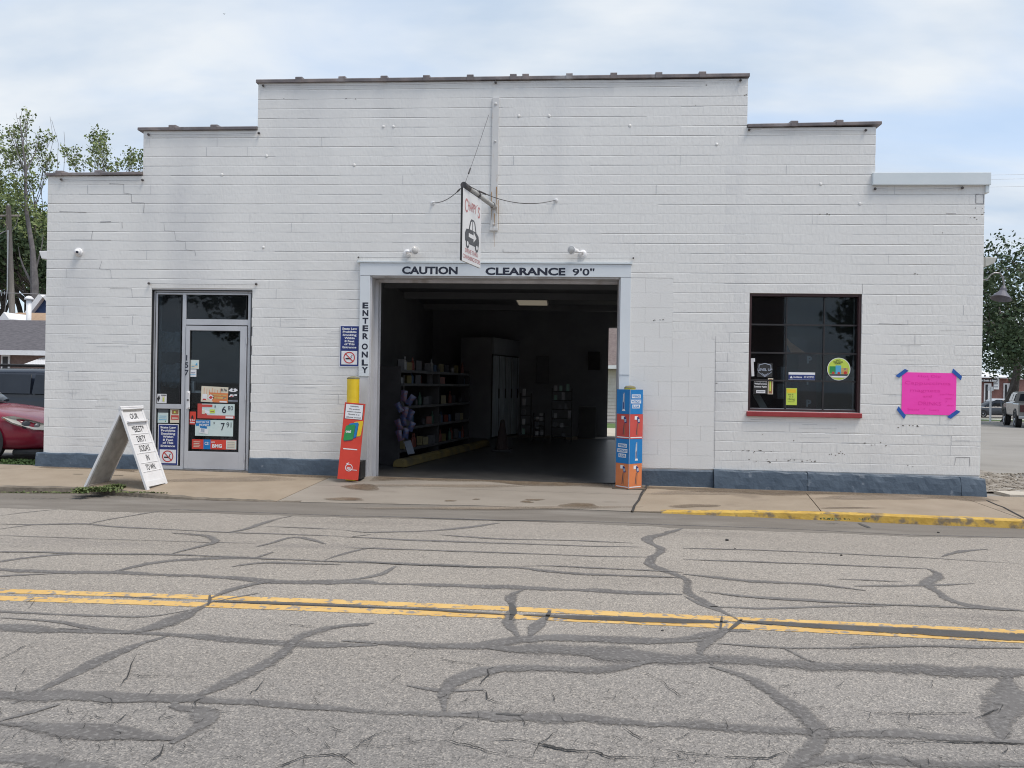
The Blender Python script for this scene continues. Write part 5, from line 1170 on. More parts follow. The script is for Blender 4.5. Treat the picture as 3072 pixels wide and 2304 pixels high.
# ------------------------------------------------------------------ printed cardboard column round the right bollard
s_ = .205
cz = [e0.z + .012 + .0*k for k in range(5)]; topz = at(1884, 1168, (e0-CAM).dot(FW)).z
th = thing('cardboard_column', 'blue red and orange printed cardboard column wrapped around the right bollard', 'display', e0)
a1 = Vector((-.68, .733, 0)).normalized(); a2 = Vector((.76, .65, 0)).normalized(); wl_, wr_ = .235, .245
hh = (topz-e0.z-.012)/4
cols = ['orange2', 'cyanb', 'redb', 'cyanb']
for k in range(4):
    z0 = e0.z+.012+hh*k; off = Vector((.002*((k*7) % 3-1), .001*k, 0)); q = e0+off
    base = [Vector((q.x, q.y, z0)), Vector((q.x, q.y, z0))+a2*wr_, Vector((q.x, q.y, z0))+a2*wr_+a1*wl_, Vector((q.x, q.y, z0))+a1*wl_]
    m = MB()
    for i in range(4):
        j = (i+1) % 4; m.quad(base[i], base[j], base[j]+ZA*(hh-.002), base[i]+ZA*(hh-.002))
    if k == 3: m.poly([b_+ZA*(hh-.003) for b_ in base])
    bx = link('carton', m, cols[k], th)
    for (side, O_, rt_, w_) in (('l', base[3], -a1, wl_), ('r', base[0], a2, wr_)):
        P_ = Panel.__new__(Panel); P_.th = bx; P_.O = O_; P_.rt = rt_; P_.up = ZA; P_.n = rt_.cross(ZA); P_.w = w_; P_.h = hh; P_.lay = .001; P_.parts = {}
        words = (k == 3 and side == 'r') or (k == 1 and side == 'l')
        if words:
            for t, v, w in (('WIIINGS', .72, .62), ('WITHOUT', .51, .70), ('SUGAR.', .31, .52)):
                P_.rect('text_back', .48-w/2-.03, v-.075, .48+w/2+.03, v+.075, 'whitep', 1); P_.text('lettering', t, .48, v, .09, 'cyanb', 2, wf=w, bold=.03)
        elif k in (1, 3):
            P_.rect('can', .46, .16, .60, .50, 'silver', 1); P_.rect('can', .50, .16, .56, .50, 'navy', 2); P_.bar('can', .56, .45, .56, .86, .018, 'silver', 2); P_.bar('can', .50, .48, .52, .8, .012, 'whitep', 2); P_.poly('can', [(.42,.12),(.68,.12),(.62,.2),(.48,.2)], 'whitep', 3)
        else:
            P_.rect('can', .36, .78, .60, .92, 'whitep', 1); P_.poly('can', [(.55,.9),(.70,.86),(.78,.66),(.62,.62),(.54,.78)], 'navy', 2); P_.rect('can', .6, .68, .74, .8, 'silver', 3)
            P_.bar('straw', .58, .62, .5, .16, .012, 'darkgrey', 2); P_.bar('straw', .66, .6, .60, .14, .010, cols[k] if False else 'brown', 1.5); P_.rect('white_line', .06, .035, .94, .075, 'whitep', 1)
        P_.done()
m = MB()
for t in (0,):
    b0_ = Vector((e0.x, e0.y, e0.z+.012)); n_ = (a1+a2).normalized()
    m.obox(b0_ + ZA*hh*2 - n_*.002, Vector((.0035, 0, 0)), Vector((0, .002, 0)), ZA*hh*2)
link('corner_edge', m, 'silver', th)
link('base_flap', MB().obox(e0+(a1+a2)*.12+ZA*.006, Vector((.22, 0, 0)), Vector((0, .15, 0)), ZA*.005), nmat('flattened_cardboard', (.10, .08, .06), .9, (.14, .11, .08), 8), th)

# ------------------------------------------------------------------ A-frame message board
zfoot = onwalk(445, 1472)
N1 = onwalk(443, 1470); N2 = onwalk(250, 1461)
wd = Vector((.03, .50, 0)).normalized(); wpan = .46
F1, F2 = N1+wd*wpan, N2+wd*wpan
F1.z = N1.z+.004; F2.z = N2.z+.004
Dk = ((N1+N2)/2-CAM).dot(FW)
apz = at(362, 1224, Dk).z; apn = at(361, 1224, Dk); apn = Vector((apn.x, ((N1+N2)/2).y, apz)); apf = apn+wd*wpan
th = thing('sandwich_board', 'white plastic A-frame message board standing at the curb', 'sign', (N1+N2)/2)
def leaf(n, f, top_n, top_f, outward, nm):
    up = (top_n-n).normalized(); L = (top_n-n).length; nr = wd.cross(up) if outward > 0 else up.cross(wd); nr.normalize()
    t = .018; c = lambda u, v, d=0: n + wd*(u*wpan) + up*(v*L) - nr*d
    def bar(u0, v0, u1, v1, d0, d1, name, mat):
        m = MB(); pts = [c(u0, v0, d0), c(u1, v0, d0), c(u1, v1, d0), c(u0, v1, d0)]; m.prism(pts, -nr*(d1-d0)); return link(name, m, mat, th, bevel=.003)
    bar(0, 0.0, .11, .035, 0, .028, 'foot', 'wht'); bar(.89, 0, 1, .035, 0, .028, 'foot', 'wht')
    fr = merge(*[MB().prism([c(*q) for q in ((a, b), (c_, b), (c_, d), (a, d))], -nr*.03) for a, b, c_, d in ((0, .035, .075, 1), (.925, .035, 1, 1), (.075, .035, .925, .10), (.075, .955, .925, 1))])
    link('frame', fr, 'wht', th, bevel=.002)
    return c, nr, up, L, bar
c_, nr_, up_, L_f, bar_ = leaf(N1, F1, apn, apf, 1, 'r')
bar_(.075, .10, .925, .955, .008, .016, 'panel', 'wht')
# ridge tracks for letters on the message face
for v in (.79, .675, .555, .44, .32, .215): bar_(.085, v-.004, .915, v+.004, .002, .0078, 'letter_track', 'wht')
bar_(.07, .815, .96, .835, -.03, .006, 'ledge', 'wht')
O_ = c_(0, 0, .0075)
P_ = Panel.__new__(Panel); P_.th = th; P_.O = O_; P_.rt = wd; P_.up = up_; P_.n = nr_; P_.w = wpan; P_.h = L_f; P_.lay = .0015; P_.parts = {}
for t, v, w, h in (('OUR', .895, .42, .075), ('*BEST*', .735, .62, .085), ('DIRTY', .615, .46, .085), ("SODA'S", .497, .55, .085), ('IN', .38, .15, .08), ('TO WN.', .265, .52, .08)): P_.text('lettering', t, .5, v, h*.88, 'ink', 1, wf=w*.86, bold=.008)
P_.done()
c2_, nr2, up2, L2, bar2 = leaf(N2, F2, apn, apf, -1, 'l')
MT['backgrey'] = nmat('grey_brown_back_panel', (.46, .44, .41), .7, (.32, .30, .275), 9, 6, .4, .7)  # mottled grey-brown, darker than the white plastic frame
bar2(.075, .10, .925, .955, .008, .014, 'panel', 'wht'); bar2(.075, .035, .925, .99, .030, .033, 'back_panel', 'backgrey')
link('hinge', MB().tube([apn+ZA*.005-wd*.01, apf+ZA*.005+wd*.01], .016, 8), 'wht', th)
print('COL', e0, topz, hh)
# ------------------------------------------------------------------ inside the bay
MT['yb'] = nmat('worn_yellow_paint', (.22, .16, .045), .8, (.09, .075, .04), 4, 7)
p1 = onZ(1196, 1402, 0); p2 = onZ(1456, 1337, 0)
d = (p2-p1).normalized(); q = Vector((-d.y, d.x, 0))
m = MB(); prof = [(-.10, .005), (-.085, .09), (-.04, .125), (.04, .125), (.085, .09), (.10, .005)]
for P_i in (p1, p2):
    for a, z in prof: m.v.append(tuple(P_i + q*a + ZA*z))
for i in range(6): j = (i+1) % 6; m.f.append((i, j, 6+j, 6+i))
m.f.append(tuple(range(6))[::-1]); m.f.append(tuple(range(6, 12)))
tag(link('parking_curb', m, 'yb', org=p1), 'worn yellow parking curb running back along the shelves inside the bay', 'curb')
# long shelving unit on the left of the bay, running back obliquely
s0 = onZ(1250, 1398, 0)+q*.30; s1 = onZ(1440, 1345, 0)+q*.25; sd_ = (s1-s0).normalized(); sq = Vector((-sd_.y, sd_.x, 0)); Ls = (s1-s0).length
th = thing('goods_shelf', 'dark long shelving unit full of goods along the left of the bay', 'shelf', s0)
if sq.x > 0: sq = -sq
dep = .38
for z in (.22, .58, .93, 1.30, 1.52):
    link('shelf_board', MB().obox(s0+sd_*Ls/2+sq*dep/2+ZA*z, sd_*Ls/2, sq*dep/2, ZA*.012), 'shelf', th)
    link('price_strip', MB().obox(s0+sd_*Ls/2-sq*.004+ZA*z, sd_*Ls/2, sq*.003, ZA*.022), nmat('grey_strip', (.05, .05, .055), .5, (.07, .07, .075), 9), th)
link('back_panel', MB().obox(s0+sd_*Ls/2+sq*(dep+.01)+ZA*.8, sd_*Ls/2, sq*.01, ZA*.8), 'shelf', th)
for u in (0, .5, 1): link('upright', MB().obox(s0+sd_*Ls*u+sq*dep/2+ZA*.8, sd_*.012, sq*dep/2, ZA*.8), 'shelf', th)
gm = [nmat('goods_%d' % i, c, .5, tuple(min(1, x*1.3) for x in c), 14) for i, c in enumerate([(.20, .20, .2), (.03, .03, .035), (.12, .03, .02), (.02, .05, .10), (.12, .10, .04), (.02, .02, .025), (.03, .07, .05)])]
rz = random.Random(21)
protos = []
def goods(kind, h, w, mat):
    m = MB()
    if kind == 'bottle': m.lathe([(w, 0), (w, h*.6), (w*.35, h*.78), (w*.35, h), (.001, h)], (0, 0, 0), (0, 0, 1), 10)
    elif kind == 'can': m.lathe([(w*.9, 0), (w, .01), (w, h-.01), (w*.9, h), (.001, h)], (0, 0, 0), (0, 0, 1), 10)
    else: m.box(-w, -w*.7, 0, w, w*.7, h)
    o = link(kind, m, mat); return o
lab = {'bottle': 'bottle standing among the goods on the long dark bay shelf', 'carton': 'carton standing among the goods on the long dark bay shelf', 'can': 'can standing among the goods on the long dark bay shelf'}
meshes = {}; cnt = {}; ORD = ['first', 'second', 'third', 'fourth', 'fifth', 'sixth', 'seventh', 'eighth', 'ninth', 'tenth', 'eleventh', 'twelfth', 'thirteenth', 'fourteenth']; LV = {.235: 'lowest', .595: 'second lowest', .945: 'middle', 1.315: 'fourth', 1.535: 'topmost'}
for z in (.235, .595, .945, 1.315, 1.535):
    x_ = .08
    while x_ < Ls-.1:
        kind = rz.choice(['bottle', 'carton', 'can', 'carton'])
        h = {'bottle': .24, 'carton': .17, 'can': .12}[kind]*rz.uniform(.8, 1.1); w = {'bottle': .036, 'carton': .048, 'can': .036}[kind]
        key = (kind, rz.randrange(6))
        if rz.random() < .38: x_ += .16; continue
        if key not in meshes: o = goods(kind, h*rz.uniform(.85, 1.15), w, rz.choice(gm)); meshes[key] = o
        else: o = meshes[key].copy(); COL.objects.link(o)
        o.location = s0+sd_*x_+sq*rz.uniform(.06, .12)+ZA*z; o.rotation_euler = (0, 0, rz.uniform(0, 1)); cnt[(z, kind)] = cnt.get((z, kind), 0)+1; tag(o, '%s %s from the open end on the %s board of the long bay shelf' % (ORD[cnt[(z, kind)]-1], kind, LV[z]), kind, kind+'s on the long bay shelf')
        x_ += rz.uniform(.11, .24)
# strip of foil snack bags hanging at the shelf end
sb = onZ(1215, 1400, 0); Yb = sb.y
MT['bagb'] = nmat('blue_purple_foil_bag', (.022, .05, .13), .3, (.07, .035, .06), 38, 4, .42, .6)
MT['bagp'] = nmat('pink_purple_foil_bag', (.11, .04, .06), .3, (.03, .05, .12), 38, 4, .42, .6)
th = thing('clip_strip', 'hanging clip strip that carries the foil snack bags at the shelf end', 'display', at(1215, 1130, (sb-CAM).dot(FW)))
DS = (sb-CAM).dot(FW)+.05
link('strip', MB().tube([at(1212, 1125, DS), at(1210, 1330, DS)], .008, 6), 'shelf', th)
for i, (x, y, r_, sc_) in enumerate([(1212, 1188, .1, 1), (1232, 1200, .6, 1), (1198, 1222, -.5, .9), (1215, 1238, .1, 1), (1230, 1245, .5, 1), (1210, 1262, -.2, .95), (1196, 1274, -.4, 1), (1234, 1280, .4, .9), (1218, 1300, .15, .9), (1199, 1306, -.35, 1)]):
    c = at(x, y, DS-.03-.012*(i % 3)); w, h = .052*sc_, .088*sc_; m = MB(); n = 5
    for j in range(n+1):
        for k in range(n+1):
            u, v = k/n*2-1, j/n*2-1; pin = 1-.10*(1-abs(v))
            m.v.append((u*w*pin, -.022*(1-u*u)*(1-v*v), v*h))
    for j in range(n):
        for k in range(n): a = j*(n+1)+k; m.f.append((a, a+1, a+n+2, a+n+1))
    m.xf(Matrix.Translation(c) @ Matrix.Rotation(r_, 4, 'Y') @ Matrix.Rotation(.3*math.sin(i), 4, 'Z'))
    tag(link('snack_bag', m, 'bagb' if i % 3 else 'bagp', smooth=True, org=c), 'shiny %s foil snack bag, %s from the top of the hanging strip' % ('blue' if i % 3 else 'pink', ORD[i]), 'bag', 'foil snack bags hanging in the bay')
c = at(1228, 1342, DS+.05)
tag(link('grey_card', MB().obox(c, Vector((.055, 0, .012)).normalized()*.055, Vector((0, .006, 0)), Vector((.03, 0, -.09)).normalized()*.11), nmat('grey_card', (.14, .16, .2), .6, (.18, .2, .24), 8), org=c), 'tilted grey card below the foil snack bags', 'card')
# reach-in cooler with folding glass doors
k0 = onZ(1474, 1316, 0); k1 = onZ(1580, 1305, 0)+Vector((0, .6, 0)); kd = (k1-k0).normalized(); kq = Vector((-kd.y, kd.x, 0))
if kq.x > 0: kq = -kq
Lk = (k1-k0).length
th = thing('drink_cooler', 'tall drink cooler with a row of narrow pale glass doors inside the bay', 'cooler', k0)
zt = at(1474, 1012, (k0-CAM).dot(FW)).z; zd = at(1474, 1062, (k0-CAM).dot(FW)).z
MT['cool'] = nmat('pale_cooler_door', (.62, .68, .72), .35, (.40, .45, .5), 5, 4, stretch=(3, 3, .5))
link('cabinet', MB().obox(k0+kd*Lk/2+kq*.45+ZA*zt/2, kd*Lk/2, kq*.42, ZA*zt/2), 'int', th)
link('door_surround', MB().obox(k0+kd*Lk/2+kq*.018+ZA*zd/2, kd*(Lk/2-.01), kq*.011, ZA*zd/2), 'ink', th)
link('header', MB().obox(k0+kd*Lk/2+ZA*(zt+zd)/2, kd*Lk/2, kq*.02, ZA*(zt-zd)/2), nmat('cooler_header', (.30, .32, .35), .5, (.34, .36, .39), 6), th)
for i in range(6):
    a = k0+kd*(Lk*(i+.5)/6); dr_ = link('door', MB().obox(a+ZA*(zd-.05)/2+ZA*.03, kd*(Lk/12-.035), kq*.015, ZA*(zd-.08)/2), 'cool', th)
    link('handle', MB().obox(a+kd*(Lk/12-.05)-kq*.03+ZA*1.1, kd*.008, kq*.012, ZA*.12), 'shelf', dr_)
# posted sheet, counter, cabinet, wire racks at the rear
def inbox(name, label, cat, px, Y, dy, mat, z0=None, group=None):
    X0, Za, X1, Zb = boxY(*px, Y=Y)
    if z0 is not None: Za = z0
    return tag(link(name, MB().box(X0, Y, Za, X1, Y+dy, Zb), mat, org=((X0+X1)/2, Y, Za), bevel=.005), label, cat, group)
MT['intgrey'] = nmat('grey_cabinet_panel', (.13, .128, .125), .7, (.16, .155, .15), 4)
inbox('wall_notice', 'grey notice sheets pinned on the rear wall of the bay', 'poster', (1608, 1068, 1647, 1150), 9.5, .02, nmat('pale_notice', (.16, .16, .18), .7, (.2, .2, .22), 12))
inbox('floor_cabinet', 'plain grey cabinet on the floor near the rear exit', 'cabinet', (1737, 1221, 1787, 1311), 8.9, .5, 'intgrey', 0)
inbox('electric_box', 'dark box fixed beside the rear exit opening', 'box', (1765, 1055, 1800, 1110), 9.4, .18, 'shelf')
RC_ = {}
gr = [nmat('rack_goods_%d' % i, c, .35, tuple(min(1, x*1.2) for x in c), 14) for i, c in enumerate([(.75, .75, .75), (.15, .16, .18), (.30, .5, .42), (.5, .5, .52)])]
def rack(px, Y, label, group=None, n=5, seed=0):
    X0, _, X1, Zb = boxY(*px, Y=Y); t = thing('goods_rack', label, 'rack', (X0, Y, 0)); r_ = random.Random(seed)
    for X in (X0, X1):
        for y in (Y, Y+.35): link('post', MB().box(X-.008, y-.008, 0, X+.008, y+.008, Zb), 'shelf', t)
    for k in range(n):
        z = .12+(Zb-.2)*k/(n-1); link('shelf', MB().box(X0+.011, Y-.01, z, X1-.011, Y+.36, z+.015), 'shelf', t)
        x = X0+.05
        while x < X1-.06:
            if r_.random() < .7:
                h = r_.uniform(.07, .18); o = link('goods_box', MB().box(x, Y+.02, z+.016, x+.07, Y+.16, z+.016+h), r_.choice(gr)); 
                o.location = (0, 0, 0); c = Vector((x+.035, Y+.09, z+.016)); o.data.transform(Matrix.Translation(-c)); o.location = c
                rc = RC_.setdefault((seed, k), [0]); rc[0] += 1; tag(o, '%s small box on level %s of the %s' % (ORD[rc[0]-1], ['one', 'two', 'three', 'four', 'five', 'six'][k], {1: 'narrow rack behind the cooler', 2: 'tall rack by the cabinet', 3: 'dark rack at the cooler'}[seed]), 'box', 'small goods boxes on the rear racks')
            x += r_.uniform(.09, .2)
rack((1600, 1240, 1632, 1318), 7.6, 'narrow wire rack standing behind the cooler', seed=1)
rack((1655, 1165, 1715, 1320), 7.4, 'tall wire rack with bright goods left of the grey cabinet', seed=2, n=6)
rack((1560, 1180, 1592, 1320), 7.9, 'dark narrow rack at the far end of the cooler doors', seed=3)
cbx = onZ(1713, 1318, 0)
tag(link('flat_carton', MB().obox(cbx+ZA*.03, Vector((.14, .02, 0)), Vector((-.02, .12, 0)), ZA*.03), nmat('tan_carton', (.30, .25, .19), .8, (.35, .29, .22), 8), org=cbx), 'flattened tan carton on the floor near the rear exit', 'carton')
cn = onZ(1506, 1352, 0)
th = thing('traffic_cone', 'dark traffic cone on the floor in front of the cooler', 'cone', cn)
link('base', MB().box(cn.x-.19, cn.y-.19, 0, cn.x+.19, cn.y+.19, .035), 'shelf', th); link('cone', MB().lathe([(.14, .035), (.035, .62), (.001, .63)], cn, (0, 0, 1), 18), nmat('dirty_cone', (.045, .03, .028), .8, (.06, .04, .036), 9), th, smooth=False)
# ceiling light panel
lc = onZ(1597, 897, 3.27); lt = thing('ceiling_light', 'faintly glowing beige fluorescent light panel on the bay ceiling', 'light', lc)
link('housing', MB().box(lc.x-.36, lc.y-.62, 3.20, lc.x+.36, lc.y+.62, 3.279), 'wht', lt); link('diffuser', MB().box(lc.x-.33, lc.y-.59, 3.185, lc.x+.33, lc.y+.59, 3.199), emat('beige_diffuser', (.50, .44, .34), .22), lt)  # diffuser gives off a faint glow of its own
for y in (2.2, 4.0, 5.8, 8.2): link('ceiling_beam', MB().box(IX0+.01, y-.06, 3.14, IX1-.01, y+.06, 3.279), 'ceil', B)
# corrugated lining strips on left bay wall
for k in range(5): link('wall_stud', MB().box(IX0+.001, .5+k*.16, .0, IX0+.03, .56+k*.16, 3.26), 'int', B)
# rear drive and the sided house behind
struct('rear_drive', MB().box(RX0-8, BD+.03, -.5, RX0+5, 15.5, -.09), 'backslab')
struct('rear_lawn', MB().box(RX0-10, 15.52, -.5, RX0+6, 19.5, -.13), nmat('lawn_grass', (.07, .12, .03), .9, (.10, .16, .045), 9, 6))
MT['siding'] = nmat('white_clapboard', (.56, .51, .46), .6, (.62, .57, .52), 5)
MT['shbrown'] = nmat('brown_shingles', (.13, .10, .095), .9, (.18, .145, .135), 8, 7, bump=.6, bscale=16)
YH = 21.0; hx = onY(1838, 1150, YH).x
th = thing('sided_house', 'house with white clapboard siding and brown roof seen through the rear exit', 'house', (hx, YH, -.4))
link('wall', MB().box(hx-5, YH+.03, -.5, hx+5, YH+6, 2.0), 'siding', th)
for k in range(16):
    z0 = -.15+.14*k
    if z0 > 1.95: break
    m = MB(); m.v = [(hx-5, YH-.012, z0), (hx+5, YH-.012, z0), (hx+5, YH+.028, z0), (hx-5, YH+.028, z0), (hx-5, YH+.012, z0+.138), (hx+5, YH+.012, z0+.138), (hx+5, YH+.028, z0+.138), (hx-5, YH+.028, z0+.138)]
    m.f = [(0,3,2,1),(4,5,6,7),(0,1,5,4),(1,2,6,5),(2,3,7,6),(3,0,4,7)]; link('siding_board', m, 'siding', th)
link('gutter', MB().box(hx-5.2, YH-.55, 2.02, hx+5.2, YH-.42, 2.16), 'wht', th)
m = MB(); m.quad((hx-5.2, YH-.45, 2.14), (hx+5.2, YH-.45, 2.14), (hx+5.2, YH+3.2, 4.3), (hx-5.2, YH+3.2, 4.3)); m.quad((hx-5.2, YH+3.2, 4.3), (hx+5.2, YH+3.2, 4.3), (hx+5.2, YH+6.4, 2.1), (hx-5.2, YH+6.4, 2.1)); link('roof', m, 'shbrown', th)
link('soffit', MB().box(hx-5.1, YH-.42, 2.02, hx+5.1, YH+.02, 2.06), 'siding', th)

# ------------------------------------------------------------------ left side: house, garage gable, vent, pole
DHL = 31.0
def wx(px, py, D): return at(px, py, D)
e1 = at(-40, 1052, DHL); e2 = at(150, 1052, DHL)
th = thing('brick_house', 'low brick house with dark shingle roof and white awning at far left', 'house', at(60, 1130, DHL))
th.location.z = -.3
yB = e1.y+.6; xa, xb = e1.x-8, e2.x+9; zE = e1.z
MT['brickL'] = nmat('brown_brick', (.17, .115, .10), .9, (.22, .155, .14), 9, 6, bump=.4, bscale=30)
MT['shgrey'] = nmat('dark_grey_shingles', (.075, .07, .078), .95, (.12, .112, .122), 6, 8, bump=.7, bscale=14, stretch=(1, 1, 2.5))
link('wall', MB().box(xa, yB, -.6, xb, yB+7, zE), 'brickL', th)
zR = at(60, 957, DHL+3.5).z
m = MB(); m.quad((xa-.4, yB-.55, zE+.02), (xb+.4, yB-.55, zE+.02), (xb+.4, yB+3.5, zR), (xa-.4, yB+3.5, zR)); m.quad((xa-.4, yB+3.5, zR), (xb+.4, yB+3.5, zR), (xb+.4, yB+7.5, zE), (xa-.4, yB+7.5, zE)); link('roof', m, 'shgrey', th)
link('fascia', MB().box(xa-.4, yB-.62, zE-.16, xb+.4, yB-.55, zE+.035), 'wht', th); link('soffit', MB().box(xa-.4, yB-.55, zE-.03, xb+.4, yB, zE-.01), 'wht', th)
a0, a1_ = at(68, 1095, DHL-.8), at(138, 1095, DHL-.8); at0 = at(92, 1066, DHL)
aw = MB(); n = 9
for i in range(n):
    xA = a0.x + (a1_.x-a0.x)*i/n + .02; xB = a0.x + (a1_.x-a0.x)*(i+1)/n - .02
    link('awning_slat', MB().prism([(xA, a0.y, a0.z), (xB, a0.y, a0.z), (xB+.1, at0.y+.5, at0.z), (xA+.1, at0.y+.5, at0.z)], (0, 0, .025)), 'wht', th)
w0, w1 = at(-10, 1092, DHL+.3), at(18, 1062, DHL+.3)
link('window', MB().box(w0.x, yB-.05, w0.z-.9, w1.x, yB-.01, w1.z), 'wht', th); link('window_pane', MB().box(w0.x+.08, yB-.07, w0.z-.8, w1.x-.08, yB-.051, w1.z-.1), 'frame_dk', th)
# tan roof and blue gable house behind
D2 = 44.0
th = thing('blue_gable_house', 'house with blue gable and white trim behind the dark shingle roof', 'house', at(150, 950, D2)); th.location.z = -.6
g0, g1, g2 = at(93, 952, D2), at(141, 893, D2), at(190, 952, D2)
MT['bluew'] = nmat('blue_siding', (.025, .05, .13), .7, (.035, .065, .16), 6)
link('gable_wall', MB().prism([(g0.x, g0.y, -.6), (g2.x, g0.y, -.6), (g2.x, g0.y, g0.z), (g1.x, g0.y, g1.z), (g0.x, g0.y, g0.z)], (0, 7, 0)), 'bluew', th)
dd = (Vector((g1.x, 0, g1.z))-Vector((g0.x, 0, g0.z))); L = dd.length; dn = dd.normalized(); up = Vector((-dn.z, 0, dn.x))
link('roof_trim', MB().prism([Vector((g0.x, g0.y-.3, g0.z))-dn*.4, Vector((g1.x, g0.y-.3, g1.z)), Vector((g1.x, g0.y-.3, g1.z))+up*.30, Vector((g0.x, g0.y-.3, g0.z))-dn*.4+up*.30], (0, 7.5, 0)), 'wht', th)
dm = Vector((-dn.x, 0, dn.z)); um = Vector((dn.z, 0, dn.x))
link('roof_trim', MB().prism([Vector((g2.x, g0.y-.3, g2.z))-dm*.4, Vector((g1.x, g0.y-.3, g1.z)), Vector((g1.x, g0.y-.3, g1.z))+um*.30, Vector((g2.x, g0.y-.3, g2.z))-dm*.4+um*.30], (0, 7.5, 0)), 'wht', th)
D3 = 38.5
th = thing('tan_roof_house', 'house with a tan brown roof just behind the dark shingle roof', 'house', at(50, 950, D3)); th.location.z = -.5
t0, t1 = at(-60, 965, D3), at(170, 965, D3); zt1 = at(60, 938, D3+3).z
MT['tanroof'] = nmat('tan_shingles', (.30, .20, .13), .9, (.38, .26, .17), 6, 6)
link('wall', MB().box(t0.x, t0.y+.3, -.6, t1.x, t0.y+6, t0.z-.3), 'siding', th)
m = MB(); m.quad((t0.x-.3, t0.y, t0.z-.4), (t1.x+.3, t0.y, t0.z-.4), (t1.x+.3, t0.y+3, zt1), (t0.x-.3, t0.y+3, zt1)); m.quad((t0.x-.3, t0.y+3, zt1), (t1.x+.3, t0.y+3, zt1), (t1.x+.3, t0.y+6.3, t0.z-.4), (t0.x-.3, t0.y+6.3, t0.z-.4)); link('roof', m, 'tanroof', th)
s0_, s1_, s2_ = at(-4, 956, D3-1.2), at(11, 936, D3-1.2), at(26, 956, D3-1.2)
link('dormer', MB().prism([s0_-ZA*.4, s2_-ZA*.4, s2_, s1_, s0_], (0, 1.6, 0)), 'wht', th)
v0, v1 = at(86, 955, D3-2.5), at(88, 898, D3-2.5); vt = thing('vent_pipe', 'pale metal vent pipe with domed cap above the left roofs', 'vent', v0)
link('pipe', MB().lathe([(.11, -1.6), (.11, (v1-v0).length)], v0, (0, 0, 1), 14), 'wht', vt, smooth=True); link('cap', MB().lathe([(.20, -.02), (.19, .05), (.10, .14), (.001, .17)], Vector((v0.x, v0.y, v1.z)), (0, 0, 1), 16), 'wht', vt, smooth=True)
D4 = 47.0
u0, u1 = at(37, 955, D4), at(25, 618, D4); MT['pole'] = nmat('weathered_pole_wood', (.21, .185, .165), .9, (.30, .27, .24), 3, 7, stretch=(6, 6, .4), bump=.4, bscale=10)
base = Vector((u0.x+.35, u0.y, -1)); ut = thing('utility_pole', 'weathered wooden utility pole above the left roofs', 'pole', base)
link('pole', MB().tube([base, u0, u1], [.19, .17, .14], 12), 'pole', ut, smooth=True)
link('crossarm', MB().obox(at(8, 647, D4), Vector((.9, .2, .05)), Vector((0, .05, 0)), ZA*.05), 'pole', ut)
link('insulator', MB().lathe([(.05, 0), (.07, .06), (.04, .12), (.001, .13)], u1+ZA*.02, (0, 0, 1), 8), 'grey', ut); link('conduit', MB().tube([at(12, 955, D4-.2), at(22, 870, D4-.2), at(24, 690, D4-.2)], .035, 6), 'grey', ut)
link('service_wire', MB().tube([at(36, 690, D4), at(48, 675, D4-2), at(53, 660, D4-4), at(56, 640, D4-6)], .018, 5), 'wirel', ut)
link('service_wire', MB().tube([at(24, 690, D4), at(8, 697, D4), at(-20, 715, D4)], .03, 5), 'wirel', ut)
tag(link('power_line', MB().tube([at(-40, 878, 40), at(60, 880, 40), at(150, 884, 40)], .018, 5), 'wirel', org=at(60, 880, 40)), 'dark cable crossing low in front of the left trees', 'cable')
bx0 = at(138, 765, 12.6)
wl_t = thing('wall_light', 'pale boxy light sticking out from the left side wall', 'light', onY(140, 765, 1.6))
link('housing', MB().prism([at(116, 753, 12.4), at(142, 752, 12.4), at(142, 778, 12.4), at(124, 776, 12.4)], (0, .28, 0)), 'wht', wl_t, bevel=.01)

# ------------------------------------------------------------------ trees
MT['leafL'] = nmat('light_tree_leaves', (.10, .15, .05), .6, (.24, .28, .11), 3, 3, .35, .65, spec=.3)
MT['leafD'] = nmat('dark_tree_leaves', (.040, .068, .035), .6, (.10, .14, .065), 2.5, 3, .35, .65, spec=.3)
MT['bark'] = nmat('grey_brown_bark', (.075, .065, .058), .95, (.12, .105, .095), 4, 6, stretch=(4, 4, .6), bump=.6, bscale=8)
def rot_about(v, ax, a): return (Matrix.Rotation(a, 3, ax) @ v)
def grow(mb, p, d, L, r, depth, rnd, tips, spread=.5, up=.15, nseg=4, kids=(2, 3), shrink=.72, minr=.012):
    pts, rs = [p.copy()], [r]; q = p.copy(); dd = d.copy()
    for i in range(nseg):
        dd = (dd + Vector((rnd.gauss(0, .09), rnd.gauss(0, .09), rnd.gauss(0, .05)+up*.12))).normalized(); q = q + dd*(L/nseg)
        pts.append(q.copy()); rs.append(max(minr, r*(1-.35*(i+1)/nseg)))
    mb.tube(pts, rs, 6 if r > .05 else 4, cap=False)
    if depth == 0: tips.append((q, dd)); tips.append((pts[-2], dd)); return
    for k in range(rnd.randint(*kids)):
        ax = Vector((rnd.gauss(0, 1), rnd.gauss(0, 1), rnd.gauss(0, .4))).normalized(); nd = rot_about(dd, ax, rnd.uniform(.5, 1.2)*spread)
        j = rnd.choice([len(pts)-1, len(pts)-1, len(pts)-2])
        grow(mb, pts[j], nd, L*shrink*rnd.uniform(.8, 1.15), rs[j]*.68, depth-1, rnd, tips, spread, up, nseg, kids, shrink, minr)
    if depth <= 2: tips.append((q, dd))
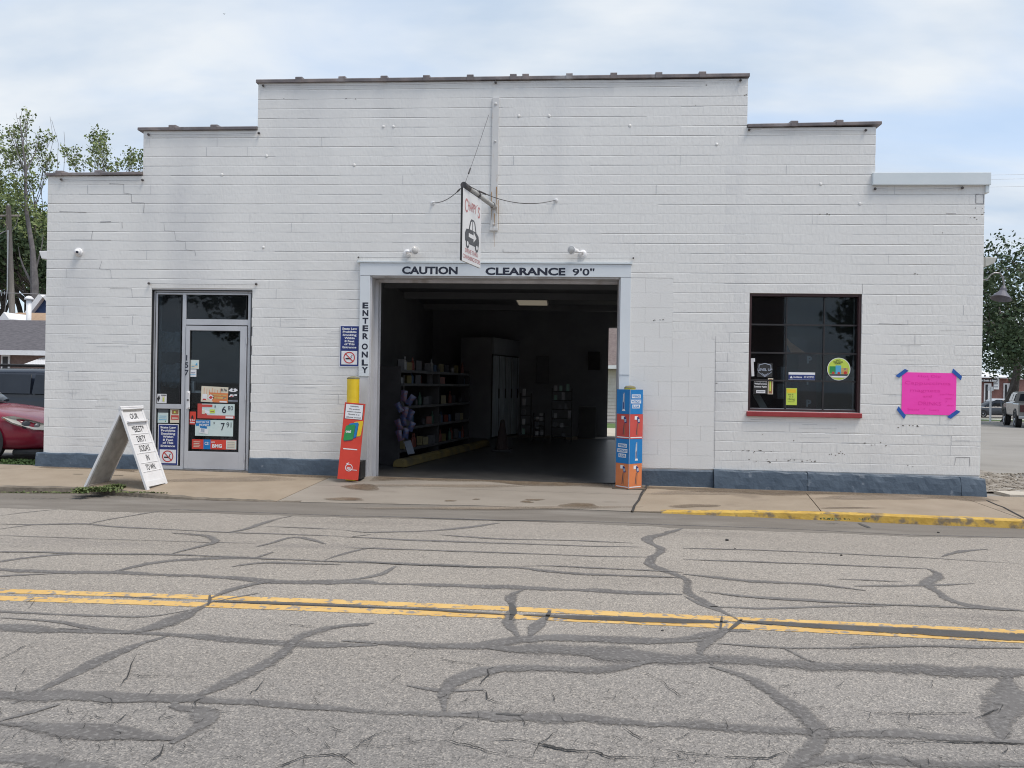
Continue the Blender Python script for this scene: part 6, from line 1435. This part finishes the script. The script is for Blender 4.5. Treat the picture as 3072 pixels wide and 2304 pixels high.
def leaves(centers, n_each, rad, size, rnd, flat=.8):
    N_ = []; c = np.array([tuple(p) for p in centers]); rg_ = np.random.default_rng(rnd.randrange(10**6))
    idx = np.repeat(np.arange(len(c)), n_each); n = len(idx)
    off = rg_.normal(0, 1, (n, 3)); off /= np.linalg.norm(off, axis=1)[:, None]+1e-9; off *= (rg_.random((n, 1))**.6)*rad; off[:, 2] *= flat
    P = c[idx]+off; a = rg_.normal(0, 1, (n, 3)); a /= np.linalg.norm(a, axis=1)[:, None]; b = rg_.normal(0, 1, (n, 3)); b = np.cross(a, b); b /= np.linalg.norm(b, axis=1)[:, None]
    s_ = size*(.55+.9*rg_.random((n, 1))); a *= s_*.5; b *= s_*.32
    V = np.stack([P-a, P+b*1.0, P+a, P-b], 1).reshape(-1, 3); m = MB(); m.v = [tuple(v) for v in V.tolist()]; m.f = [(4*i, 4*i+1, 4*i+2, 4*i+3) for i in range(n)]
    return m
def tree(name, label, base, H, lean, trunk_r, seed, leafm, spread=.5, depth=4, n_each=26, rad=.7, size=.2, kids=(2, 3), up=.2, first=.34, shrink=.72, leafy=True, keep=1.0):
    rnd = random.Random(seed); t = thing(name, label, 'tree', base); mb = MB(); tips = []
    grow(mb, Vector(base), Vector(lean).normalized(), H*first, trunk_r, depth, rnd, tips, spread, up, 5, kids, shrink)
    # normalise the height
    top_ = max(v[2] for v in mb.v); k = H/(top_-base[2]); Bv = Vector(base)
    mb.v = [tuple(Bv + Vector((v[0]-Bv.x, v[1]-Bv.y, v[2]-Bv.z))*k) for v in mb.v]
    link('trunk', mb, 'bark', t)
    if leafy:
        cs = [Bv + (p-Bv)*k for p, d_ in tips]
        if keep < 1: cs = [c for c in cs if rnd.random() < keep]
        link('crown', leaves(cs, n_each, rad, size, rnd), leafm, t)
    return t
def gbase(px, py, D): p = at(px, py, D); return Vector((p.x, p.y, zg(p.x, p.y)))
def topz_(px, py, D): return at(px, py, D).z
for i, (px, D, ytop, sd_i, lm, kw) in enumerate([
    (-105, 52, 330, 11, 'leafL', dict(spread=.26, depth=5, n_each=10, rad=.6, size=.20, kids=(2, 3), up=.9)),
    (150, 56, 345, 12, 'leafL', dict(spread=.24, depth=5, n_each=10, rad=.6, size=.20, kids=(2, 3), up=.9)),
    (285, 57, 365, 13, 'leafL', dict(spread=.26, depth=5, n_each=10, rad=.6, size=.20, kids=(2, 3), up=.9))]):
    b_ = gbase(px, 1100, D); H = topz_(px, ytop, D)-b_.z
    tree('leafy_tree', ['tall thin leafed tree cut by the left picture edge', 'tall thin leafed tree just right of the bare tree', 'tall thin leafed tree whose top shows above the middle left parapet'][i], b_, H, (.02, 0, 1), .30, sd_i, lm, group=None, **kw) if False else tree('leafy_tree', ['tall thin leafed tree cut by the left picture edge', 'tall thin leafed tree just right of the bare tree', 'tall thin leafed tree rising above the lowest left parapet'][i], b_, H, (.02, 0, 1), .30, sd_i, lm, **kw)
# the half dead tree with bare limbs, traced
Db = 50.0; th = thing('bare_tree', 'half dead tree with bare grey limbs against the sky at left', 'tree', gbase(105, 1100, Db)); mb = MB(); bb = th.location
A = lambda x, y, d=0: at(x, y, Db+d)
mb.tube([Vector((A(108, 900).x, A(108, 900).y, bb.z)), A(104, 850), A(98, 750), A(80, 640), A(76, 560), A(78, 505), A(68, 440), A(63, 385), A(58, 350)], [.30, .24, .16, .12, .09, .07, .05, .03, .012], 8)
for pl, r0_ in [([(78, 520), (70, 500), (55, 465), (42, 430), (30, 400), (28, 380)], .09), ([(79, 515), (88, 490), (103, 465), (112, 440), (117, 405), (118, 378)], .08), ([(68, 445), (72, 410), (80, 380), (87, 352), (90, 330)], .05), ([(66, 460), (52, 440), (45, 415), (44, 390)], .04), ([(62, 385), (52, 362), (48, 338)], .03), ([(75, 470), (86, 450), (88, 420)], .03), ([(76, 395), (72, 365), (78, 340)], .02), ([(65, 400), (60, 370), (64, 345), (66, 330)], .02), ([(98, 480), (92, 450), (96, 430)], .02), ([(80, 640), (60, 600), (45, 590)], .09), ([(77, 600), (92, 575), (100, 570)], .04), ([(100, 860), (70, 800), (60, 770), (55, 740)], .14), ([(105, 820), (125, 740), (130, 700)], .1), ([(42, 432), (38, 415), (42, 395)], .02), ([(112, 440), (105, 420), (108, 400)], .02), ([(125, 560), (160, 420), (150, 350)], .03), ([(190, 540), (195, 440), (192, 395)], .03), ([(170, 540), (175, 430), (155, 360)], .03)]:
    mb.tube([A(x, y, .2*i) for i, (x, y) in enumerate(pl)], [max(.010, .62*r0_*(1-.85*i/(len(pl)-1))) for i in range(len(pl))], 5)
link('trunk', mb, nmat('grey_dead_bark', (.11, .10, .105), .95, (.16, .15, .15), 4, 6), th)
rnd = random.Random(3)
cs = [A(x+rnd.gauss(0, 9), y+rnd.gauss(0, 9), rnd.uniform(-1, 1)) for x, y in [(40, 545), (30, 565), (50, 580), (62, 560), (25, 590), (45, 605), (70, 590), (55, 620), (38, 640), (85, 625)] for _ in range(3)]
link('crown', leaves(cs, 26, .5, .2, rnd), 'leafL', th)
# hedge-like mass of lower foliage behind the left houses: separate trees
for i, (px, D, ytop, sd_i, lm, w) in enumerate([(10, 60, 640, 21, 'leafD', 1), (75, 64, 650, 22, 'leafL', 1), (128, 60, 590, 23, 'leafL', 1), (60, 55, 700, 24, 'leafD', 1), (160, 66, 640, 25, 'leafD', 1), (-50, 58, 600, 26, 'leafD', 1), (115, 54, 720, 27, 'leafD', 1)]):
    b_ = gbase(px, 1100, D); H = topz_(px, ytop, D)-b_.z
    tree('leafy_tree', ['dark broad tree behind the utility pole', 'green broad tree behind the bare tree', 'light green broad tree hugging the left building edge', 'low dark tree under the bare tree', 'dark tree mostly hidden behind the left wall', 'dark tree beyond the left picture edge', 'lowest dark tree beside the left wall edge'][i], b_, H, (.03*math.sin(i), 0, 1), .35, sd_i, lm, spread=.75, depth=4, n_each=34, rad=1.15, size=.27, kids=(3, 4), up=.3, first=.26, shrink=.74)
# big dark tree at right
for i, (px, D, ytop, sd_i) in enumerate([(3150, 44, 640, 31), (3020, 52, 760, 32), (3240, 50, 640, 33)]):
    b_ = gbase(px, 1200, D); H = topz_(px, ytop, D)-b_.z
    tree('shade_tree', ['large dark green shade tree at the right picture edge', 'smaller dark tree behind the gooseneck lamp', 'dark tree beyond the right picture edge'][i], b_, H, (-.02, 0, 1), .32, sd_i, 'leafD', spread=.88, depth=4, n_each=36, rad=1.05, size=.22, kids=(3, 4), up=.05, first=.30, shrink=.76)

# ------------------------------------------------------------------ right background: street, brick shop, pole
yR = 55
struct('grass_verge', merge(MB().box(18, 46, -1.2, 90, 48.5, zg(0, 47)+.04)), nmat('verge_grass', (.06, .10, .03), .9, (.09, .14, .04), 9, 6))
struct('far_path', MB().box(18, 48.6, -1.2, 90, 50.2, zg(0, 49)+.06), nmat('pale_path', (.5, .49, .46), .9, (.56, .55, .52), 5))
struct('grass_verge', MB().box(18, 50.3, -1.2, 90, 52.5, zg(0, 51)+.04), bpy.data.materials['verge_grass'])
DB = 74.0
f0 = at(2900, 1200, DB); f1 = at(3150, 1200, DB); zT = at(2960, 1126, DB).z; yb0 = f0.y
th = thing('brick_shop', 'low red brown brick shop with white roof edge across the far street', 'building', (f0.x, yb0, -.9))
MT['brickR'] = nmat('red_brown_brick', (.20, .095, .085), .9, (.25, .13, .115), 6, 6)
xm = at(3027, 1130, DB).x
link('wall', MB().box(f0.x-4, yb0, -1.2, xm, yb0+9, zT-.25), 'brickR', th); link('wall', MB().box(xm+.001, yb0-.6, -1.2, f1.x+8, yb0+9, zT-.35), 'brickR', th)
link('roof_edge', MB().prism([(f0.x-4.2, yb0-.4, zT-.25), (xm-.2, yb0-.4, zT-.25), (xm-1.2, yb0+4, zT+.55), (f0.x-2, yb0+4, zT+.55)], (0, 0, .12)), 'wht', th)
link('roof_edge', MB().box(xm-.1, yb0-.8, zT-.35, f1.x+8, yb0, zT-.1), 'wht', th)
for x0, x1, nm in ((2954, 2975, 'door'), (3010, 3029, 'door')):
    a, b = at(x0, 1190, DB-.3), at(x1, 1150, DB-.3); dd_ = link(nm, MB().box(a.x, yb0-.12, -.9, b.x, yb0-.02, b.z), 'wht', th)
    link('opening', MB().box(a.x+.1, yb0-.15, -.9, (a.x+b.x)/2, yb0-.125, b.z-.12), 'frame_dk', dd_)
a, b = at(2984, 1168, DB-.5), at(3000, 1130, DB-.5)
link('sign_panel', MB().box(a.x, yb0-.2, a.z, b.x, yb0-.1, b.z), 'wht', th)
for i, y in enumerate((1140, 1151, 1160)): c = at(2992, y, DB-.6); link('print', MB().box(c.x-.18, yb0-.21, c.z-.06, c.x+.18, yb0-.202, c.z+.05), 'grey', th)
a, b = at(2946, 1146, DB-.6), at(2994, 1137, DB-.6); c = (a+b)/2
link('sign_board', MB().box(a.x, yb0-.32, a.z, b.x, yb0-.24, b.z), 'ink', th); link('lettering', text_mb('N Smith & Steel', (c.x, yb0-.325, c.z), XA, ZA, .17, (b.x-a.x)*.9, .03), 'whitep', th)
sg0 = at(2971, 1253, 52); th = thing('sign_post', 'thin grey sign post on the far verge', 'post', (sg0.x, sg0.y, zg(0, 52))); link('post', MB().box(sg0.x-.05, sg0.y-.03, -1, sg0.x+.05, sg0.y+.03, at(2971, 1160, 52).z), 'wht', th); link('plate_edge', MB().box(sg0.x-.03, sg0.y-.32, at(2971, 1172, 52).z, sg0.x+.03, sg0.y+.32, at(2971, 1160, 52).z), 'wht', th)
for i, (a, b) in enumerate([((2940, 523), (3120, 519)), ((2940, 536), (3120, 532)), ((2940, 560), (3120, 554))]):
    P0, P1 = at(a[0]-600, a[1]+6, 60), at(b[0]+400, b[1]-4, 60); tag(link('power_line', MB().tube([P0, (P0+P1)/2-ZA*.1, P1], .012, 4), nmat('pale_line', (.55, .58, .62), .6, (.6, .62, .66), 5), org=P0), ['topmost of the three thin power lines right of the building', 'middle one of the three thin power lines at right', 'lowest of the three thin power lines at right'][i], 'cable')
# lamps on the right side wall
YL = .55; wlx = XR
s_a = onY(2962, 840, YL); th = thing('gooseneck_lamp', 'grey gooseneck lamp with conical shade on the right side wall', 'lamp', Vector((wlx, YL, s_a.z)))
kk = [onY(x, y, YL) for x, y in [(2948, 850), (2962, 838), (2972, 824), (2985, 818), (3000, 820), (3009, 832), (3012, 850), (3011, 866)]]
kk[0].x = wlx-.02
link('arm', MB().tube(kk, .012, 8), 'steel', th, smooth=True); ct = onY(3011, 862, YL); ax = Vector((-.28, -.15, -1)).normalized()
link('shade', MB().lathe([(.022, -.02), (.04, .02), (.045, .06), (.135, .17), (.128, .172), (.03, .06), (.001, .05)], ct, ax, 24), nmat('grey_lamp_shade', (.085, .085, .11), .5, (.11, .11, .14), 8), th, smooth=False)
link('wall_plate', MB().lathe([(.06, 0), (.05, .02), (.001, .021)], kk[0], (1, 0, 0), 14), 'steel', th)
th = thing('wall_light', 'pale boxy floodlight on the right side wall above the gooseneck lamp', 'light', onY(2957, 785, .5))
qq = [onY(2955, 770, .5), onY(2992, 772, .5), onY(2984, 790, .5), onY(2957, 800, .5)]
link('housing', MB().prism(qq, (0, .3, 0)), nmat('pale_fixture', (.42, .43, .40), .5, (.5, .5, .47), 6), th, bevel=.008); link('bracket', MB().box(wlx-.001, .45, onY(2955, 800, .5).z, wlx+.035, .85, onY(2955, 766, .5).z), 'ink', th)
# dirt strip by the right wall corner
dirt = MB(); dl_ = [(2940, 1405), (2990, 1416), (3072, 1436), (3300, 1480), (3300, 1494), (2940, 1488)]
dirt.poly([tuple(Vector((q.x, max(q.y, .44), zg(q.x, q.y)+.022))) for q in [onZ(x, y, -.07) for x, y in dl_]][::-1])
struct('dirt_strip', dirt, nmat('broken_dirt_and_gravel', (.17, .145, .12), .95, (.27, .24, .20), 4, 9, .35, .65, bump=1.0, bscale=18, c3=(.36, .34, .31), s3=9, lo3=.58, hi3=.66))
rs_ = random.Random(9); gm_ = MB()
for _ in range(260):
    q = onZ(rs_.uniform(2945, 3090), rs_.uniform(1415, 1486), -.06); s_ = rs_.uniform(.008, .028); q.z = zg(q.x, q.y)+.024
    if q.y < .46: continue
    gm_.obox(q, Vector((s_, s_*.3, 0)), Vector((-s_*.2, s_*.7, 0)), Vector((0, s_*.2, s_*.5)))
struct('gravel', gm_, bpy.data.materials['broken_dirt_and_gravel'], ) ; bpy.data.objects['gravel']['kind'] = 'stuff'
# weeds
def weeds(name, centers, n, h, mat, label):
    r_ = random.Random(len(centers)*7); m = MB()
    for c, rx, ry in centers:
        for _ in range(n):
            p = c + Vector((r_.gauss(0, rx), r_.gauss(0, ry), 0)); a = r_.uniform(0, 6.28); hh_ = h*r_.uniform(.3, 1); w = r_.uniform(.003, .012); le = Vector((math.cos(a), math.sin(a), 0))*hh_*r_.uniform(.3, 1.4); si = Vector((-math.sin(a), math.cos(a), 0))*w
            t = p+le+ZA*hh_; mid = p+le*.5+ZA*hh_*.75; m.quad(p-si, p+si, mid+si*1.4, mid-si*1.4); m.poly([mid-si*1.4, mid+si*1.4, t])
    o = link(name, m, mat); o['kind'] = 'stuff'; return o
MT['weed'] = nmat('weed_green', (.07, .11, .03), .7, (.14, .16, .06), 9, 4)
cs = [(onwalk(x, y), rx, .03) for x, y, rx in [(262, 1472, .07), (285, 1474, .08), (305, 1470, .09), (330, 1466, .05), (350, 1463, .04), (245, 1478, .04)]]
weeds('curb_weeds', cs, 260, .05, 'weed', '')
cs = [(onwalk(x, 1478), .12, .012) for x in (40, 120, 180, 390, 450)]
weeds('kerb_moss', cs, 50, .018, 'weed', '')
cs = [(onwalk(x, 1548)+Vector((0, -.06, -.03)), .06, .012) for x in (2470, 2490, 2530, 2590)]
weeds('curb_weeds', cs, 9, .025, 'weed', '')
gs = MB(); 
cs = [(onZ(x, y, -.04)+ZA*.0, .25, .07) for x, y in [(-60, 1412), (0, 1408), (30, 1404), (60, 1400), (95, 1393), (70, 1388)]]
weeds('grass_strip', cs, 420, .06, bpy.data.materials['lawn_grass'], '')
# distant bird
bp0 = at(672, 42, 120); m = MB(); m.poly([bp0+Vector((-.28, 0, .12)), bp0+Vector((0, -.05, 0)), bp0+Vector((0, .1, .03))]); m.poly([bp0+Vector((.28, 0, .10)), bp0+Vector((0, .1, .03)), bp0+Vector((0, -.05, 0))]); m.tube([bp0+Vector((-.02, -.16, 0)), bp0, bp0+Vector((.02, .14, 0))], [.02, .06, .02], 6)
tag(link('bird', m, 'ink', org=bp0), 'tiny dark bird flying in the sky at upper left', 'bird')

# ------------------------------------------------------------------ vehicles
MT['tyre'] = nmat('black_tyre', (.015, .015, .016), .85, (.025, .025, .026), 12)
MT['rim'] = nmat('alloy_rim', (.35, .36, .38), .3, (.42, .43, .45), 8, metal=.8)
MT['carglass'] = nmat('tinted_car_glass', (.012, .015, .022), .08, (.018, .022, .03), 3)
def carpaint(name, c, c2):
    m = nmat(name, c, .22, c2, 2, 4); b = m.node_tree.nodes['Principled BSDF']; b.inputs['Coat Weight'].default_value = .35; b.inputs['Coat Roughness'].default_value = .06; return m
def loftm(stations, closed=True):
    m = MB(); k = len(stations[0][1])
    for x, pr in stations:
        for y, z in pr: m.v.append((x, y, z))
        for y, z in pr[::-1][1:] if pr[-1][0] == 0 else pr[::-1]: m.v.append((x, -y, z))
    ring = len(m.v)//len(stations)
    for s_ in range(len(stations)-1):
        for i in range(ring-1 if not closed else ring):
            j = (i+1) % ring; a = s_*ring; b = a+ring; m.f.append((a+i, b+i, b+j, a+j))
    m.f.append(tuple(range(ring))); m.f.append(tuple(range((len(stations)-1)*ring, len(stations)*ring))[::-1]); return m
def carroot(name, label, cat, p, heading):
    t = thing(name, label, cat, p); a = math.atan2(heading[1], heading[0]); M_ = Matrix.Translation(p) @ Matrix.Rotation(a, 4, 'Z'); return t, M_
def wheel(t, M_, x, y, r, w):
    s_ = 1 if y > 0 else -1
    o = link('wheel', MB().lathe([(r*.6, -w/2), (r*.93, -w/2), (r, -w/2+.03), (r, w/2-.03), (r*.93, w/2), (r*.66, w/2), (r*.62, w/2-.03)], (x, y, r), (0, s_, 0), 28).xf(M_), 'tyre', t, smooth=True)
    link('rim', MB().lathe([(r*.64, w/2-.04), (r*.64, w/2-.01), (r*.55, w/2-.045), (r*.2, w/2-.03), (r*.16, w/2-.0), (.001, w/2)], (x, y, r), (0, s_, 0), 20).xf(M_), 'rim', o)
# --- red sedan, front right corner showing
hd_ = (R0*math.cos(math.radians(-3)) - FW*math.sin(math.radians(-3))).normalized(); sd2 = Vector((hd_.y, -hd_.x, 0))     # right-hand side of the car
CP = at(206, 1300, 13.4) - hd_*2.41; CP.z = -.10
t, M_ = carroot('red_car', 'dark red sedan parked nose out beside the left wall', 'car', CP, hd_)
red = carpaint('dark_red_car_paint', (.23, .014, .035), (.27, .02, .042))
def pf(w, zb_, zs_, zt_, wt, ck=.55): return [(0, zb_), (w*.86, zb_), (w*.98, zb_+.10), (w, zb_+.30), (w*.985, zs_*.9), (w*.955, zs_), (wt, zt_*.985+.0*ck), (wt*.55, zt_), (0, zt_+.012)]
st = [(-2.42, pf(.74, .34, .80, .86, .55)), (-2.30, pf(.84, .24, .90, 1.00, .66)), (-1.6, pf(.92, .20, .96, 1.05, .74)), (-.6, pf(.93, .19, .94, 1.0, .76)), (.5, pf(.93, .19, .93, .99, .76)), (1.1, pf(.925, .19, .90, .965, .74)), (1.6, pf(.915, .20, .85, .90, .68)), (1.95, pf(.885, .20, .78, .83, .62)), (2.18, pf(.82, .20, .68, .74, .54)), (2.33, pf(.72, .21, .56, .64, .45)), (2.41, pf(.58, .24, .44, .52, .35))]
link('body', loftm(st).xf(M_), red, t, smooth=True, subd=2)
gs_ = [(-1.75, [(.60, .98), (.58, 1.02), (.50, 1.04), (0, 1.05)]), (-1.0, [(.78, .98), (.66, 1.34), (.55, 1.40), (0, 1.42)]), (-.1, [(.80, .98), (.66, 1.42), (.55, 1.47), (0, 1.49)]), (.5, [(.80, .97), (.64, 1.36), (.54, 1.41), (0, 1.43)]), (1.28, [(.74, .93), (.66, .95), (.5, .965), (0, .98)])]
link('cabin_glass', loftm(gs_).xf(M_), 'carglass', t, smooth=True, subd=1)
rf = [(-.95, [(.655, 1.355), (.55, 1.412), (0, 1.435)]), (-.1, [(.655, 1.435), (.55, 1.487), (0, 1.508)]), (.45, [(.64, 1.385), (.545, 1.432), (0, 1.452)])]
link('roof_panel', loftm(rf, False).xf(M_), red, t, smooth=True)
link('wiper', MB().tube([(1.30, -.6, .985), (.98, -.1, 1.14)], .012, 5).xf(M_), 'ink', t)
for s_ in (1, -1):
    y = s_
    hl = MB(); pts = [(2.34, y*.50, .60), (2.36, y*.60, .53), (2.22, y*.76, .545), (1.95, y*.885, .66), (1.80, y*.905, .755), (1.95, y*.85, .765), (2.16, y*.72, .70)]
    nrm_ = Vector((.035, y*.03, .02)); hl.prism(pts if s_ > 0 else pts[::-1], nrm_)
    o = link('headlight', hl.xf(M_), nmat('headlight_glass', (.55, .52, .45), .12, (.65, .63, .57), 6), t)
    link('projector', MB().lathe([(.07, 0), (.065, .02), (.04, .03), (.001, .035)], (2.13, y*.79, .64), (.75, y*.66, .1), 18).xf(M_), 'darkgrey', o, smooth=True)
    link('projector', MB().lathe([(.055, 0), (.05, .015), (.001, .03)], (2.25, y*.69, .61), (.9, y*.45, .1), 18).xf(M_), 'steel', o, smooth=True)
    link('turn_lamp', MB().lathe([(.03, 0), (.001, .01)], (1.87, y*.905, .745), (.3, y, .1), 10).xf(M_), 'orange2', o)
link('grille', MB().prism([(2.37, -.52, .62), (2.37, .52, .62), (2.44, .30, .40), (2.44, -.30, .40)], (.03, 0, .02)).xf(M_), 'darkgrey', t)
link('grille_trim', MB().tube([(2.38, -.56, .65), (2.38, .56, .65), (2.48, .32, .39), (2.48, -.32, .39), (2.38, -.56, .65)], .022, 6).xf(M_), 'rim', t)
link('lower_intake', MB().box(2.30, -.60, .24, 2.44, .60, .34).xf(M_), 'ink', t, bevel=.03)
link('air_dam', MB().box(1.9, -.78, .13, 2.34, .78, .23).xf(M_), 'ink', t, bevel=.03)
for x in (1.45, -1.4):
    for y in (.80, -.80):
        wheel(t, M_, x, y, .335, .22)
        s_ = 1 if y > 0 else -1
        link('wheel_arch', MB().lathe([(.40, 0), (.40, .012), (.345, .012), (.34, .0)], (x, s_*.918, .36), (0, s_, 0), 28).xf(M_), 'ink', t)
link('washer_nozzle', MB().box(1.30, -.55, .955, 1.36, -.2, .975).xf(M_), 'wht', t)
# --- dark minivan behind
vp = at(60, 1200, 19.5); vp.z = zg(0, vp.y)-.03
t, M_ = carroot('dark_van', 'dark blue grey van with roof rails parked behind the red sedan', 'van', Vector((vp.x+.75, vp.y, vp.z)), Vector((1, .06, 0)))
nv = carpaint('dark_navy_paint', (.010, .014, .024), (.014, .018, .03))
st = [(-2.5, pf(.80, .4, 1.0, 1.5, .62)), (-2.4, pf(.93, .3, 1.1, 1.66, .74)), (-1.0, pf(.97, .26, 1.1, 1.74, .80)), (1.2, pf(.97, .26, 1.1, 1.74, .80)), (1.95, pf(.97, .26, 1.08, 1.60, .72)), (2.35, pf(.96, .26, 1.02, 1.2, .74)), (2.8, pf(.93, .28, .92, 1.0, .7)), (3.1, pf(.80, .32, .7, .8, .6))]
link('body', loftm(st).xf(M_), nv, t, smooth=True, subd=1)
for x0, x1 in ((-2.2, -1.15), (-1.1, .15), (.2, 1.3), (1.35, 1.9)):
    for s_ in (1, -1): link('window', MB().prism([(x0, s_*.97, 1.12), (x1, s_*.97, 1.12), (x1-.03, s_*.87, 1.58), (x0+.03, s_*.87, 1.58)], (0, s_*.02, .004)).xf(M_), 'carglass', t)
for s_ in (1, -1): link('roof_rail', MB().tube([(-2.0, s_*.72, 1.74), (-1.9, s_*.74, 1.81), (1.1, s_*.74, 1.81), (1.25, s_*.72, 1.73)], .026, 8).xf(M_), 'ink', t, smooth=True)
for x in (2.1, -1.6):
    for y in (.86, -.86): wheel(t, M_, x, y, .34, .22)
# --- far crossover
sp0 = at(2986, 1246, 66); sp0.z = zg(0, 66)
t, M_ = carroot('dark_crossover', 'dark grey crossover parked side on in front of the far brick shop', 'car', sp0, Vector((-1, .05, 0)))
gv = carpaint('dark_grey_paint', (.035, .042, .055), (.05, .056, .07)); silv = carpaint('silver_roof_paint', (.42, .44, .47), (.5, .52, .55))
st = [(-2.3, pf(.74, .4, .85, .95, .6)), (-2.15, pf(.9, .26, .95, 1.02, .72)), (0, pf(.93, .22, .95, 1.02, .76)), (1.1, pf(.93, .22, .93, 1.0, .74)), (2.1, pf(.86, .24, .82, .88, .62)), (2.35, pf(.68, .28, .6, .7, .5))]
link('body', loftm(st).xf(M_), gv, t, smooth=True, subd=1)
gs_ = [(-2.1, [(.76, .98), (.70, 1.40), (.6, 1.46), (0, 1.47)]), (-1.0, [(.82, .98), (.70, 1.55), (.6, 1.60), (0, 1.62)]), (.2, [(.82, .98), (.70, 1.55), (.6, 1.60), (0, 1.62)]), (1.2, [(.78, .96), (.7, .98), (.5, 1.0), (0, 1.0)])]
link('cabin_glass', loftm(gs_).xf(M_), 'carglass', t, smooth=True)
link('roof_panel', loftm([(-2.1, [(.72, 1.40), (.6, 1.475), (0, 1.485)]), (-1.0, [(.72, 1.55), (.6, 1.615), (0, 1.635)]), (.25, [(.72, 1.55), (.6, 1.615), (0, 1.635)]), (.55, [(.70, 1.40), (.6, 1.44), (0, 1.46)])], False).xf(M_), silv, t, smooth=True)
for s_ in (1, -1):
    for x in (-1.15, -.1): link('pillar', MB().prism([(x, s_*.83, .99), (x+.09, s_*.83, .99), (x+.09, s_*.72, 1.54), (x, s_*.72, 1.54)], (0, s_*.015, 0)).xf(M_), gv, t)
for x in (1.4, -1.4):
    for y in (.80, -.80): wheel(t, M_, x, y, .35, .22)
# --- lifted pickup seen from behind at the right edge
pr_ = at(3052, 1284, 41.0); pf2 = at(3018, 1281, 44.3); hdp = pf2-pr_; hdp.z = 0; hdp.normalize()
pk = pr_ + hdp*1.75 - Vector((-hdp.y, hdp.x, 0))*.84; pk.z = zg(0, pk.y)
t, M_ = carroot('pickup_truck', 'silver lifted pickup truck seen from behind at the right picture edge', 'truck', pk, hdp)
pu = carpaint('pewter_paint', (.15, .145, .138), (.19, .185, .175)); zz0 = .30
def pb(w, z0, z1): return [(0, z0), (w*.95, z0), (w, z0+.08), (w, z1-.05), (w*.97, z1), (0, z1)]
link('bed', loftm([(-2.75, pb(.94, .62, 1.28)), (-2.70, pb(.96, .60, 1.30)), (-.9, pb(.96, .60, 1.30)), (-.88, pb(.95, .60, 1.29))]).xf(M_), pu, t)
link('bed_floor', MB().box(-2.62, -.82, 1.302, -.98, .82, 1.306).xf(M_), 'ink', t)
link('cab', loftm([(-.84, pb(.95, .60, 1.34)), (1.2, pb(.95, .60, 1.32)), (2.3, pb(.92, .60, 1.22)), (2.6, pb(.80, .62, 1.05))]).xf(M_), pu, t)
link('cab_top', loftm([(-.84, [(.86, 1.34), (.72, 1.86), (.6, 1.92), (0, 1.94)]), (.6, [(.86, 1.34), (.72, 1.88), (.6, 1.93), (0, 1.95)]), (1.3, [(.84, 1.32), (.8, 1.36), (.6, 1.37), (0, 1.38)])]).xf(M_), pu, t)
link('rear_window', MB().prism([(-.85, -.66, 1.42), (-.85, .66, 1.42), (-.85, .58, 1.80), (-.85, -.58, 1.80)], (-.012, 0, 0)).xf(M_), 'carglass', t)
for s_ in (1, -1):
    for x0, x1 in ((-.70, -.1), (-.03, .8)): link('side_window', MB().prism([(x0, s_*.86, 1.42), (x1, s_*.86, 1.42), (x1-.1, s_*.75, 1.80), (x0+.03, s_*.75, 1.80)], (0, s_*.015, .004)).xf(M_), 'carglass', t)
    link('tail_light', MB().box(-2.775, s_*.80-.09, .86, -2.70, s_*.80+.09, 1.22).xf(M_), nmat('smoked_red_lamp', (.05, .01, .012), .3, (.07, .015, .016), 8), t, bevel=.01)
link('tailgate', MB().box(-2.79, -.69, .70, -2.752, .69, 1.26).xf(M_), pu, t, bevel=.01); link('tailgate_handle', MB().box(-2.80, -.10, 1.02, -2.792, .10, 1.10).xf(M_), 'ink', t)
link('rear_bumper', MB().box(-2.95, -.95, .50, -2.76, .95, .66).xf(M_), 'rim', t, bevel=.03)
for x in (1.65, -1.75):
    for y in (.84, -.84):
        wheel(t, M_, x, y, .43, .30); s_ = 1 if y > 0 else -1
        link('wheel_arch', MB().lathe([(.52, 0), (.52, .03), (.45, .03), (.44, .0)], (x, s_*.955, .50), (0, s_, 0), 24).xf(M_), 'ink', t)

# ------------------------------------------------------------------ the other side of the street, seen mirrored in the shop windows
th = thing('brick_row_building', 'long two storey brick building across the street behind the viewer', 'building', (1, -33, 0))
MT['brickO'] = nmat('dull_red_brick', (.13, .07, .055), .9, (.18, .10, .08), 6, 6)
link('wall', MB().box(-9, -40, -.2, 13, -33, 7.2), 'brickO', th); link('cornice', MB().box(-9.2, -33.001, 7.201, 13.2, -32.8, 7.6), 'conc', th); link('roof', MB().box(-9, -40, 7.201, 13, -33.01, 7.5), 'ink', th)
for i in range(6):
    for z0, z1 in ((1.0, 2.7), (4.3, 6.1)):
        w_ = link('window', MB().box(-7.6+i*3.4, -32.999, z0, -6.0+i*3.4, -32.93, z1), 'wht', th); link('pane', MB().box(-7.5+i*3.4, -32.929, z0+.1, -6.1+i*3.4, -32.91, z1-.1), 'carglass', w_)
for i, (X, H, sd_i) in enumerate([(-15, 9.5, 51), (-25, 11, 52), (19, 10, 53), (28, 9, 54)]):
    tree('street_tree', ['leafy tree left of the brick building across the street', 'farther left leafy tree across the street', 'leafy tree right of the brick building across the street', 'farther right leafy tree across the street'][i], (X, -32, -.2), H, (0, 0, 1), .3, sd_i, 'leafD', spread=.8, depth=4, n_each=12, rad=1.0, size=.4, kids=(3, 4), up=.1, first=.3, shrink=.75)
